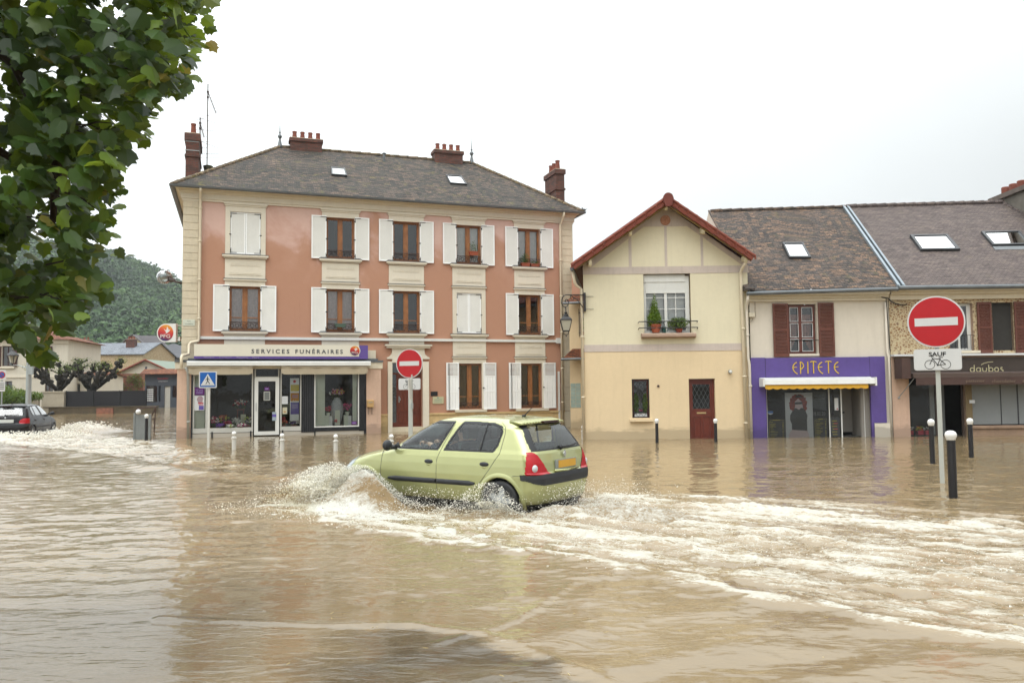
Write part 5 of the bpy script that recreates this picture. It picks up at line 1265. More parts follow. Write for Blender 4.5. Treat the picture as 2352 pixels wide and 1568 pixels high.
sheet(FF, 7.70, 7.98, .02, .62, .097, 'dark sticker panel with yellow and red lines at the foot of the narrow salon pane', DGREY, [('yellow_lines', MATS['dull_yellow_ink'], [('r', 7.74+.02*(i % 2), 7.90, .50-.085*i, .515-.085*i) for i in range(6)]), ('red_lines', REDI, [('r', 7.80, 7.92, .42-.17*i, .435-.17*i) for i in range(2)])], name='sticker', cat='sticker')
t_ = thing('blue_card', 'small blue and white card standing at the left of the salon window', 'card', FF, (5.84, .13, .74))
mb = MB(); mb.box(5.76, 5.92, .13, .14, .76, .83); mb.build('card', SIGNB, t_); mb = MB(); mb.prism([(5.74, .76), (5.94, .76), (5.84, .72)], .128, .1295); mb.build('point', PAPER, t_)
# electric box and cables at the left of the salon house
t_ = thing('junction_box', 'cream junction box with loose cables high on the left of the salon house', 'junction box', FF, (5.28, 0, 3.75))
mb = MB(); mb.box(5.20, 5.38, -.09, .02, 3.80, 3.93); mb.build('box', CREAM, t_); mb = MB(); mb.tube([(5.38, -.02, 3.86), (5.41, -.02, 3.80), (5.41, -.02, 4.28), (5.6, -.02, 4.31), (9.2, -.02, 4.36)], .008, 5); mb.tube([(5.3, -.03, 3.8), (5.32, -.03, 3.7), (5.18, -.03, 3.6), (5.16, -.03, 1.4)], .009, 5); mb.build('cable', pm('dull_cable', A(150, 138, 120), .7, .1, 4, 0), t_)

CH = thing('confectioner_house', 'rubble stone house with a plum tiled roof above the brown awning of a confectioner', 'house', FF, (9.6, 0, 0))
CHOLES = [(11.45, 12.20, 2.66, 4.16), (12.80, 13.45, 2.66, 4.16), (10.13, 11.86, -.3, 2.40), (12.05, 16.4, .32, 2.40), (14.9, 15.7, 2.66, 4.16)]
mb = MB(); mb.wall(9.60, 17.0, 2.50, 4.40, CHOLES, -.01, .22); mb.build('stone_wall', RUBBLE, CH)
mb = MB(); mb.wall(9.60, 17.0, -.4, 2.50, CHOLES, -.012, .2); mb.box(16.9, 17.0, 0, 10.3, -.4, 4.4); mb.box(9.6, 17, 10.3, 10.4, -.4, 4.4); mb.build('lower_wall', PALEROSE, CH)
mb = MB(); mb.box(9.65, 16.9, .22, 10, 2.40, 2.48); mb.box(9.65, 16.9, 3.4, 3.5, 2.42, 4.4); mb.box(9.65, 16.9, 1.8, 1.85, -.35, 2.4); mb.build('inner_floors', INNER, CH)
mb = MB(); mb.box(9.62, 17.0, -.30, 0, 4.52, 4.62); mb.box(9.62, 17, -.20, 0, 4.44, 4.52); mb.box(9.62, 17, -.10, 0, 4.28, 4.44); mb.build('cornice', CREAM, CH)
mb = MB(); mb.box(9.60, 17.0, -.26, .0, 2.50, 2.56); mb.build('ledge', PAPER, CH)
a, b, c, d = (9.98, -.32, 4.70), (17.4, -.32, 4.70), (16.45, RN2, 8.52), (10.50, RN2, 8.44)
mb = MB(); mb.add(*sagged(a, b, c, d, 20, 12, .012, 9)); mb.poly([d, c, (16.5, 10.8, 4.7), (10.5, 10.8, 4.7)]); mb.poly([b, (17.4, 10.8, 4.7), c]); CR_ = mb.build('roof', ROOF_NEW, CH)
mb = MB(); ridge_tiles(mb, d, c, .36, .10); ridge_tiles(mb, b, c, .36, .06); mb.build('ridge_tiles', ROOF_NEW, CR_, smooth=True)
def rz3(n): return 4.70+(8.48-4.70)*(n+.32)/(RN2+.32)
skylight(CR_, [(11.52, 1.76, rz3(1.76)), (12.84, 1.76, rz3(1.76)), (12.98, 2.80, rz3(2.80)), (11.68, 2.80, rz3(2.80))], DGREY, ROOFGL, fw=.09)
skylight(CR_, [(14.08, 2.02, rz3(2.02)), (15.40, 2.02, rz3(2.02)), (15.60, 2.98, rz3(2.98)), (14.25, 2.98, rz3(2.98))], DGREY, ROOFGL, fw=.09)
mb = MB(); mb.slab([(14.05, 1.78, rz3(1.78)+.02), (15.5, 1.78, rz3(1.78)+.02), (15.5, 1.95, rz3(1.95)+.05), (14.05, 1.95, rz3(1.95)+.05)], .03); mb.build('flashing', ZINC, CR_)
mb = MB()
for u0, w in ((9.74, .10), (9.90, .09)):
    p0, p1 = Vector((u0, -.34, 4.66)), Vector((u0+.62, RN2, 8.46)); mb.hexa([p0+Vector((0, 0, -.1)), p0+Vector((w, 0, -.1)), p1+Vector((w, 0, -.1)), p1+Vector((0, 0, -.1)), p0+Vector((0, 0, .08)), p0+Vector((w, 0, .05)), p1+Vector((w, 0, .05)), p1+Vector((0, 0, .08))])
mb.build('zinc_flashing', pm('bright_zinc', A(160, 172, 180), .35, .15, 3, .1, 20, metal=.4), CR_)
mb = MB(); mb.tube([(9.74, -.40, 4.62), (17.1, -.40, 4.62)], .07, 10); mb.build('gutter', ZINC, CH)
STACK = pm('grey_render_stack', A(128, 122, 112), .95, .25, 3, .4, 20, grime=.3)
mb = MB(); mb.box(16.62, 17.5, 3.2, 6.2, 6.6, 8.72); ck = mb.build('chimney', STACK, CH)
mb = MB(); mb.box(16.50, 17.6, 3.05, 6.35, 8.72, 8.90); mb.build('stone_cap', pm('mossy_cap', A(116, 104, 96), .9, .3, 5, .4), ck)
for i in range(5):
    mb = MB(); mb.lathe((16.95, 5.9-.5*i, 8.90), [(.15, 0), (.15, .34), (.13, .36), (.13, .30)], 14); mb.build('pot', CLAY, ck)
# first floor windows and shutters
for (u0, u1) in ((11.45, 12.20), (12.80-.0, 13.45), (14.9, 15.7)):
    if u0 == 12.80: continue
mb = MB(); n = .12
mb.box(11.45, 11.50, n, n+.06, 2.66, 4.16); mb.box(12.08, 12.20, n, n+.06, 2.66, 4.16); mb.box(11.5, 12.08, n, n+.06, 4.08, 4.16); mb.box(11.5, 12.08, n, n+.06, 2.66, 2.74); mb.box(11.78, 11.85, n, n+.06, 2.74, 4.08)
w_ = mb.build('window', WHITE, CH); mb = MB(); mb.poly([(11.5, n+.03, 2.74), (12.08, n+.03, 2.74), (12.08, n+.03, 4.08), (11.5, n+.03, 4.08)]); mb.build('pane', GLASS, w_)
mb = MB(); [mb.tube([(u, -.03, 2.7), (u, -.03, 3.15)], .006, 4) for u in (11.5, 11.6, 11.7, 11.8, 11.9, 12.0, 12.1, 12.18)]; mb.tube([(11.45, -.03, 3.15), (12.2, -.03, 3.15)], .009, 4); mb.build('window_guard', IRON, w_)
mb = MB(); mb.box(11.3, 12.32, -.16, .1, 2.58, 2.66); mb.build('window_sill', CREAM, CH)
for a, b in ((12.80, 13.45), (14.9, 15.7)): mb = MB(); mb.box(a, b, .1, .14, 2.66, 4.16); mb.build('closed_backing', INNER, CH)
brown_shutter(CH, 12.32, 12.76, 2.57, 4.18, -.07); brown_shutter(CH, 13.47, 13.95, 2.57, 4.18, -.07); brown_shutter(CH, 15.7, 16.1, 2.57, 4.18, -.07)
# shop front of the confectioner
BRC = pm('dark_brown_fascia', A(74, 62, 54), .45, .2, 1.5, .05, 30, grime=.2); BRA = pm('maroon_cloth', A(84, 62, 55), .85, .15, 3, .15, 40)
mb = MB(); mb.box(9.70, 17.0, -.12, -.013, 1.90, 2.44); cf = mb.build('fascia', BRC, CH)
mb = MB(); mb.prismx([(-.60, 1.82), (-.62, 1.95), (-.10, 2.0), (-.10, 1.84)], 10.0, 17.0); ac = mb.build('awning_case', pm('maroon_case', A(100, 84, 78), .5, .1, 3, 0), CH)
mb = MB(); mb.box(9.66, 9.92, -.62, -.1, 1.80, 2.42); mb.build('awning_end', BRA, CH)
mb = MB(); k = 90
for i in range(k):
    x0, x1 = 10.08+6.9*i/k, 10.08+6.9*(i+1)/k; y = lambda x: -.60+.012*math.sin(x*7)
    mb.poly([(x0, y(x0), 1.60), (x1, y(x1), 1.60), (x1, y(x1), 1.83), (x0, y(x0), 1.83)])
mb.build('awning', BRA, ac)
mb = MB(); mb.tube([(10.04, -.55, 1.80), (9.80, -.02, 1.22)], .013, 5); mb.ball((9.80, -.03, 1.21), .035, 8, 6); mb.build('awning_arm', STEEL, ac)
t_ = thing('confectioner_lettering', 'pale rounded letters daubos with a swoosh on the brown fascia', 'sign', FF, (12.5, -.13, 2.0))
mb = MB(); LW = .026; yf, yb_ = -.136, -.121
def ring_(cx, cz=2.06, r=.062, a0=0, a1=360): mb.stroke(arc(cx, cz, r, a0, a1, 18), LW, yf, yb_)
x = 12.05; ring_(x+.0); mb.stroke([(x+.065, 2.0), (x+.065, 2.21)], LW, yf+.001, yb_)
ring_(x+.19); mb.stroke([(x+.255, 2.0), (x+.255, 2.12)], LW, yf+.001, yb_)
mb.stroke([(x+.32, 2.12)]+arc(x+.38, 2.06, .062, 180, 360, 10)+[(x+.442, 2.12)], LW, yf, yb_)
mb.stroke([(x+.51, 2.0), (x+.51, 2.21)], LW, yf+.001, yb_); ring_(x+.575); ring_(x+.75)
mb.stroke(arc(x+.915, 2.09, .036, 60, 270, 8)+arc(x+.915, 2.022, .034, 90, -120, 8), LW, yf, yb_)
mb.stroke([(12.33, 2.21), (12.42, 2.26), (12.55, 2.29), (12.70, 2.30)], .022, yf, yb_)
mb.build('lettering', pm('cream_letter', A(200, 190, 150), .5, .1, 2, 0), t_)
t_ = thing('awning_lettering', 'faint cream words patissier, chocolatier, glacier along the maroon awning valance', 'lettering', FF, (13, -.62, 1.63))
mb = MB(); 
for s_, a, w in (('patissier', 11.58, .56), ('chocolatier', 12.36, .72), ('glacier', 13.28, .5)): text_mb(mb, s_, 1, a, -.622, 1.65, fit=(w, .10), bold=-.008)
mb.build('lettering', pm('dull_cream_letter', A(140, 120, 100), .6, .1, 2, 0), t_)
mb = MB(); n = .1
mb.box(10.13, 10.17, n, n+.05, -.3, 2.4); mb.box(10.98, 11.03, n, n+.05, -.3, 2.4); mb.box(11.80, 11.86, n, n+.05, -.3, 2.4)
w_ = mb.build('shop_window', BRC, CH); mb = MB(); mb.poly([(10.17, n+.02, -.3), (11.0, n+.02, -.3), (11.0, n+.02, 2.4), (10.17, n+.02, 2.4)]); mb.build('pane', GLASSD, w_)
mb = MB(); mb.box(11.03, 11.50, .55, .60, -.3, 2.4); mb.build('shutter_curtain', pm('grey_roller', A(128, 130, 128), .5, .1, 3, 0), CH)
mb = MB(); k = 70
for i in range(k): mb.box(12.12, 16.4, .10, .125+.0, .36+2.0*i/k, .36+2.0*(i+1)/k-.006)
mb.build('roller_shutter', pm('grey_slats', A(160, 164, 164), .45, .06, 2, .05), CH)
mb = MB(); mb.box(13.0, 13.03, .09, .10, .36, 2.3); mb.box(13.52, 13.56, .09, .10, .36, 2.3); mb.build('shutter_rail', DGREY, CH)
mb = MB(); mb.box(11.86, 12.06, -.03, .1, -.4, 2.0); mb.build('brown_pillar', pm('khaki_pillar', A(130, 112, 80), .8, .15, 3, .1), CH)
mb = MB(); mb.box(12.0, 17.0, -.10, .12, .24, .31); mb.box(12.02, 17.0, -.04, .1, -.4, .24); mb.build('shop_sill', pm('brown_stone', A(168, 140, 116), .85, .2, 3, .3, grime=.3), CH)
t_ = thing('shop_number_plate', 'small white plate on the khaki pillar of the confectioner', 'plate', FF, (11.96, -.05, 1.05))
mb = MB(); mb.box(11.97, 12.13, -.05, -.03, 1.02, 1.12); mb.build('plate', PAPER, t_)
for u, cs, lb in ((10.30, ('red', 'white'), 'red-wrapped gift tins at the left of the confectioner window'), (10.62, ('yellow', 'orange', 'lime'), 'yellow and orange basket of sweets in the confectioner window'), (10.86, ('white',), 'white box of sweets at the right of the confectioner window')):
    t = thing('sweet_display', lb, 'shop display', FF, (u, .4, .0), 'sweets in the confectioner window')
    mb = MB(); mb.box(u-.09, u+.09, .35, .5, .02, .16); mb.build('box', R.choice([REDI, SILLW, CLAY]), t)
    for c in cs:
        mb = MB()
        for i in range(7): foliage(mb, (u+R.uniform(-.12, .12), .40+R.uniform(-.05, .05), .18+R.uniform(0, .10)), .03, .03, .025, 10, .022, R)
        mb.build('sweets', petal(c, PC[c]), t)
mb = MB(); mb.box(10.13, 11.86, .3, 1.6, -.3, .03); mb.build('display_bed', INNER, CH)
pipe(CH, [(9.47, -.05, 4.2), (9.48, -.05, 2.6), (9.50, -.1, 2.5), (9.50, -.1, -.3)], .03, m=BEIGE, name='cable_pipe')
t_ = thing('loose_cable', 'twisted black cable hanging from the gutter between the two row houses', 'cable', FF, (9.6, -.05, 4.1))
mb = MB(); mb.tube([(9.35, -.06, 4.37), (9.55, -.08, 4.33), (9.65, -.1, 4.22), (9.78, -.1, 4.15), (9.95, -.08, 4.12), (10.15, -.06, 4.13)], .018, 6); mb.tube([(9.50, -.06, 4.35), (9.52, -.06, 4.0), (9.56, -.06, 2.7)], .012, 5); mb.build('cable', BLK, t_)

# ------------------------------------------------------------------ street furniture
F0 = Frame(0, 0, 0)
BLKP = pm('black_post_paint', (.012, .011, .012, 1), .35, .3, 4, .05, 30); BALLW = pm('white_ball_paint', A(240, 240, 236), .35, .04, 5, 0)
WPOST = pm('white_post_paint', A(214, 212, 204), .45, .08, 4, .05, 30, grime=.2)
def black_bollard(x, y, top, label, r=.05):
    t = thing('bollard', label, 'bollard', F0, (x, y, -.35), 'black bollards with white ball tops')
    mb = MB(); zt = top-.13
    mb.lathe((x, y, 0), [(r, -.35), (r, zt-.14), (r*1.04, zt-.14), (r*1.04, zt-.125), (r, zt-.125), (r, zt)], 18); mb.build('post', BLKP, t, smooth=False)
    mb = MB(); mb.lathe((x, y, 0), [(r*1.05, zt-.0), (r*1.08, zt+.02), (r*1.2, zt+.035), (r*1.38, zt+.065), (r*1.36, zt+.09), (r*1.05, zt+.12), (r*.5, zt+.135), (.002, zt+.138)], 20); mb.build('ball', BALLW, t, smooth=True)
    return t
black_bollard(6.29, 11.58, .965, 'nearest and largest black bollard, right of the big no-entry sign post', .058)
black_bollard(8.565, 16.49, .915, 'black bollard with a white ball top just left of the big sign post')
black_bollard(10.07, 17.74, .87, 'black bollard with a white ball top furthest right, in front of the grey roller shutter')
black_bollard(4.195, 23.47, .70, 'black bollard with a white ball top below the lattice window of the yellow house', .046)
black_bollard(5.935, 23.58, .68, 'black bollard with a white ball top right beside the red door', .046)
black_bollard(-12.06, 26.49, .90, 'black bollard with a white ball top at the left corner by the grey barrier', .05)
def white_bollard(x, y, top, label):
    t = thing('bollard', label, 'bollard', F0, (x, y, -.5), 'white ball-headed bollards along the kerb')
    mb = MB(); mb.lathe((x, y, 0), [(.058, -.5), (.058, top-.21), (.075, top-.20), (.075, top-.175), (.05, top-.165), (.045, top-.13)], 16); mb.build('post', WPOST, t)
    mb = MB(); mb.ball((x, y, top-.062), .062, 16, 10); mb.build('ball', BALLW, t, smooth=True)
white_bollard(-7.82, 22.59, .51, 'white bollard in front of the large shop window, just right of the crossing sign')
white_bollard(-6.28, 21.92, .475, 'white bollard in front of the shop door')
white_bollard(-4.78, 21.73, .445, 'white bollard in front of the right shop window')
white_bollard(-3.29, 21.8, .425, 'white bollard half hidden by the bonnet of the green car')
white_bollard(2.22, 25.4, .445, 'white bollard at the left corner of the yellow house')

def bike(mb, cx, cz, k, y0, y1, w=.012):
    """flat black bicycle symbol, wheels 0.17*k across"""
    r = .085*k; wl, wr = (cx-.135*k, cz), (cx+.135*k, cz)
    for c in (wl, wr): mb.stroke(arc(c[0], c[1], r, 0, 360, 26), w*.75, y0, y1)
    bb = (cx+.0*k, cz-.01*k); st = (cx+.05*k, cz+.125*k); hd = (cx-.085*k, cz+.115*k)
    for s_ in ([wl, hd, (cx-.10*k, cz+.165*k)], [hd, bb], [hd, (st[0]-.005*k, st[1]-.02*k)], [st, bb], [bb, wr], [wr, (st[0]-.01*k, st[1]-.03*k)], [(cx-.125*k, cz+.165*k), (cx-.08*k, cz+.17*k), (cx-.06*k, cz+.15*k)], [(st[0]-.03*k, st[1]+.01*k), (st[0]+.04*k, st[1]+.015*k)]): mb.stroke(s_, w, y0-.0002, y1)
    disc(mb, bb[0], bb[1], .018*k, y0, y1, 12)
def no_entry(x, y, zc, r, rot, pole_r, z_bot, label, panel, base_z=-.4, pole_dx=0):
    fr = Frame(x, y, rot)
    t = thing('no_entry_sign', label, 'road sign', fr, (0, 0, base_z), 'no-entry signs with a bicycle exemption')
    mb = MB(); mb.prism(rrect(-pole_r+pole_dx, pole_r+pole_dx, -pole_r*.6, pole_r*.6, pole_r*.3, 3), 0, 1)
    mb.v = [(a, c+.05, base_z+b*(zc+r*.7-base_z)) for a, b, c in mb.v]; mb.build('pole', POLEG, t)
    mb = MB(); disc(mb, 0, zc, r, -.012, .012, 56); dsc = mb.build('disc', SIGNW, t)
    mb = MB(); disc(mb, 0, zc, r*.945, -.016, -.0125, 56); mb.build('red_face', SIGNR, dsc)
    mb = MB(); mb.prism([(-r*.74, zc-r*.155), (r*.74, zc-r*.155), (r*.74, zc+r*.155), (-r*.74, zc+r*.155)], -.0195, -.0165); mb.build('white_bar', SIGNW, dsc)
    x0, x1, z0, z1 = panel
    mb = MB(); mb.prism(rrect(x0, x1, z0, z1, .045), -.012, .012); mb.prism(rrect(x0+.006, x1-.006, z0+.006, z1-.006, .04), -.014, -.0122); pn = mb.build('panel', SIGNW, t)
    mb = MB(); c = (x0+x1)/2; h = z1-z0
    text_mb(mb, 'SAUF', 1, c, -.0165, z1-h*.34, 'CENTER', .001, bold=.03, fit=((x1-x0)*.36, h*.20)); mb.build('lettering', BLK, pn)
    mb = MB(); bike(mb, c, z0+h*.27, (x1-x0)/.80*.98, -.0175, -.0145, .011); mb.build('bicycle_symbol', BLK, pn)
    mb = MB()
    for z in (zc-r*.4, zc+r*.4, (z0+z1)/2): mb.box(-.09, .09, .012, .03, z-.02, z+.02)
    mb.build('clamp', STEEL, t)
no_entry(7.02, 13.23, 2.665, .427, -.47, .036, 0, 'large no-entry disc over a SAUF bicycle panel on the grey post at the right', (-.35, .35, 1.865, 2.215))
no_entry(-3.0, 23.4, 2.385, .425, -.33, .055, 0, 'smaller no-entry disc over a SAUF bicycle panel behind the green car bonnet', (-.35, .35, 1.62, 1.95))
t_ = thing('edge_on_sign', 'narrow pale sign seen edge-on on a thin post before the smaller no-entry disc', 'road sign', F0, (-2.98, 23.3, -.4))
mb = MB(); mb.tube([(-2.86, 22.9, -.4), (-2.87, 22.9, 2.05)], .022, 8); mb.build('pole', POLEG, t_)
mb = MB(); mb.hexa([(-2.90, 22.45, 1.35), (-2.875, 22.45, 1.35), (-2.855, 22.85, 1.35), (-2.88, 22.85, 1.35), (-2.93, 22.45, 1.92), (-2.905, 22.45, 1.92), (-2.885, 22.85, 1.92), (-2.91, 22.85, 1.92)]); mb.build('panel', WPOST, t_)
mb = MB(); mb.box(-2.89, -2.83, 22.8, 22.9, 1.08, 1.24); mb.build('clamp', STEEL, t_)

# pedestrian crossing sign
fr = Frame(-8.88, 23.4, .04)
t_ = thing('crossing_sign', 'square blue pedestrian crossing sign on a pale post in front of the shop window', 'road sign', fr, (0, 0, -.5))
mb = MB(); mb.prism(rrect(-.035, .035, -.02, .02, .01, 3), 0, 1); mb.v = [(a+.02, c+.045, -.5+b*2.6) for a, b, c in mb.v]; mb.build('pole', WPOST, t_)
mb = MB(); mb.prism(rrect(-.255, .255, 1.73, 2.215, .035), -.01, .01); pl = mb.build('panel', SIGNW, t_)
mb = MB(); mb.prism(rrect(-.225, .225, 1.76, 2.185, .012), -.014, -.0105); mb.build('blue_field', SIGNB, pl)
mb = MB(); mb.prism([(-.205, 1.80), (.205, 1.80), (0, 2.145)], -.018, -.0145); mb.build('white_triangle', SIGNW, pl)
mb = MB(); y0, y1 = -.021, -.0185
disc(mb, -.005, 2.055, .018, y0, y1, 12); mb.stroke([(-.005, 2.03), (.0, 1.93)], .034, y0, y1); mb.stroke([(0, 1.94), (-.055, 1.845)], .020, y0, y1); mb.stroke([(0, 1.94), (.03, 1.895), (.06, 1.845)], .020, y0, y1)
mb.stroke([(-.005, 2.02), (-.04, 1.98), (-.065, 1.96)], .013, y0, y1); mb.stroke([(0, 2.02), (.035, 1.99), (.055, 1.955)], .013, y0, y1)
for i in range(12): mb.box(-.165+i*.029, -.150+i*.029, y0, y1, 1.815, 1.822)
mb.build('pedestrian_symbol', BLK, pl)

# grey barrier and posts at the left corner
t_ = thing('barrier_panel', 'grey metal barrier panel with a white ball top at the left corner', 'barrier', F0, (-12.9, 27.6, -.3))
mb = MB(); mb.box(-12.93, -12.40, 27.5, 27.54, -.3, .86); mb.box(-12.96, -12.91, 27.48, 27.56, -.3, .92); mb.box(-12.42, -12.37, 27.48, 27.56, -.3, .88); mb.build('panel', pm('grey_barrier_paint', A(132, 136, 134), .5, .15, 4, .1, 30, grime=.3), t_)
mb = MB(); mb.ball((-12.78, 27.45, .96), .085, 14, 8); mb.build('ball', BALLW, t_, smooth=True)
t_ = thing('folded_barrier', 'low tubular barrier with a diagonal strut further down the flooded side street', 'barrier', F0, (-14.5, 33.3, -.3))
mb = MB()
for a, b in (((-15.6, 33.4, .95), (-14.75, 33.3, 1.0)), ((-14.8, 33.3, 1.0), (-14.85, 33.3, -.3)), ((-15.1, 33.4, .4), (-14.8, 33.3, .98)), ((-15.6, 33.4, .95), (-15.6, 33.4, -.3)), ((-15.1, 33.4, .4), (-14.95, 33.3, -.2)), ((-15.6, 33.4, .5), (-14.8, 33.3, .5))): mb.tube([a, b], .025, 6)
mb.build('tubes', RUSTI, t_)

# ------------------------------------------------------------------ cars
def interp(tab, z):
    xs = [p[0] for p in tab]; ys = [p[1] for p in tab]; return float(np.interp(z, xs, ys))
XR = [(.16, -.40), (.22, -.50), (.30, -.555), (.45, -.585), (.60, -.60), (.655, -.59), (.675, -.56), (.80, -.545), (.92, -.51), (1.0, -.465), (1.1, -.40), (1.2, -.33), (1.30, -.245), (1.345, -.17), (1.375, -.05), (1.395, .15), (1.41, .45), (1.417, .72)]
XF = [(.16, 2.95), (.22, 3.05), (.30, 3.13), (.45, 3.185), (.55, 3.175), (.63, 3.145), (.70, 3.08), (.76, 2.97), (.82, 2.80), (.87, 2.58), (.91, 2.38), (.945, 2.21), (.97, 2.13), (1.0, 2.07), (1.1, 1.89), (1.2, 1.70), (1.3, 1.47), (1.35, 1.31), (1.38, 1.17), (1.40, 1.03), (1.412, .90), (1.417, .80)]
WZ = [(.16, .70), (.22, .76), (.30, .795), (.45, .815), (.62, .822), (.75, .815), (.85, .80), (.92, .778), (.97, .755), (1.05, .725), (1.15, .685), (1.25, .645), (1.32, .605), (1.36, .555), (1.385, .48), (1.40, .39), (1.412, .25), (1.417, .10)]
def side_y(x, z):
    xm = 1.15; t = (x-xm)/2.05
    return interp(WZ, z)*(1-.055*t*t-.02*t**4)
def body_grid(fine=True):
    Z = []; z = .16
    while z < 1.30: Z.append(z); z += (.0075 if fine and .45 < z < 1.0 else .0125)
    while z < 1.40: Z.append(z); z += .0065
    Z += [1.403, 1.407, 1.411, 1.414, 1.4165]
    NR, NC, NS, NFc, NFr = (44, 26, 190, 14, 14) if fine else (20, 12, 110, 10, 10)
    rings = []
    for z in Z:
        w0 = interp(WZ, z); xr, xf = interp(XR, z), interp(XF, z)
        rcr = min(.26 if z < .66 else .20 if z < 1.25 else .30, w0*.7, (xf-xr)*.3); rcf = min(interp([(.16, .34), (.6, .40), (.75, .55), (.93, .62), (1.0, .42), (1.3, .30), (1.417, .05)], z), w0*.85, (xf-xr)*.45)
        bowr = .055*min(1, w0/.6); bowf = interp([(.16, .16), (.6, .17), (.8, .16), (.95, .14), (1.1, .12), (1.4, .05)], z)
        half = []
        wr = side_y(xr+rcr, z) if w0 > .3 else w0; wf = side_y(xf-rcf, z) if w0 > .3 else w0
        for i in range(NR):
            y = (wr-rcr)*i/NR; half.append((xr+bowr*(y/w0)**2, y))
        xc = xr+bowr*((wr-rcr)/w0)**2
        for i in range(NC):
            a = PI/2*i/NC; half.append((xc+rcr*(1-math.cos(a)), wr-rcr+rcr*math.sin(a)))
        xs0, xs1 = xc+rcr, xf-bowf*((wf-rcf)/w0)**2-rcf
        for i in range(NS):
            x = xs0+(xs1-xs0)*i/NS; f = w0*(1-.055*((x-1.15)/2.05)**2-.02*((x-1.15)/2.05)**4) if w0 > .3 else w0
            half.append((x, f))
        xc2 = xs1
        for i in range(NFc):
            a = PI/2*i/NFc; half.append((xc2+rcf*math.sin(a), wf-rcf+rcf*math.cos(a)))
        for i in range(NFr+1):
            y = (wf-rcf)*(1-i/NFr); half.append((xf-bowf*(y/w0)**2, y))
        # hood crown: keep wings slightly lower than the centre line handled by slices
        ring = [(x, y, z) for x, y in half]+[(x, -y, z) for x, y in half[-2:0:-1]]
        rings.append(ring)
    return rings
FWIN = [(1.93, .945), (1.86, 1.03), (1.70, 1.14), (1.52, 1.235), (1.36, 1.295), (1.22, 1.325), (.90, 1.325), (.935, 1.24), (1.02, 1.08), (1.09, .945)]
RWIN = [(.965, .945), (.90, 1.08), (.80, 1.24), (.735, 1.325), (.50, 1.325), (.20, 1.31), (.07, 1.27), (.045, 1.20), (.08, 1.02), (.13, .95), (.20, .945)]
def inside(poly, x, y):
    c = False; n = len(poly); j = n-1
    for i in range(n):
        (xi, yi), (xj, yj) = poly[i], poly[j]
        if (yi > y) != (yj > y) and x < (xj-xi)*(y-yi)/(yj-yi)+xi: c = not c
        j = i
    return c
def edist(poly, x, y, closed=True):
    d = 9; n = len(poly)
    for i in range(n if closed else n-1):
        (x0, y0), (x1, y1) = poly[i], poly[(i+1) % n]; dx, dy = x1-x0, y1-y0
        t = max(0, min(1, ((x-x0)*dx+(y-y0)*dy)/(dx*dx+dy*dy+1e-12))); d = min(d, math.hypot(x-x0-t*dx, y-y0-t*dy))
    return d
FDOOR = [(2.14, .30), (2.145, .62), (2.12, .86), (1.97, .945), (1.86, 1.03), (1.70, 1.14), (1.50, 1.25), (1.34, 1.315), (1.20, 1.345), (.87, 1.345), (1.02, 1.0), (1.08, .80), (1.085, .30)]
RDOOR = [(1.07, .30), (1.07, .80), (1.0, 1.0), (.86, 1.345), (.5, 1.345), (.17, 1.33), (.02, 1.28), (.0, 1.18), (.01, .93), (.17, .70), (.33, .50), (.40, .42), (.44, .30)]
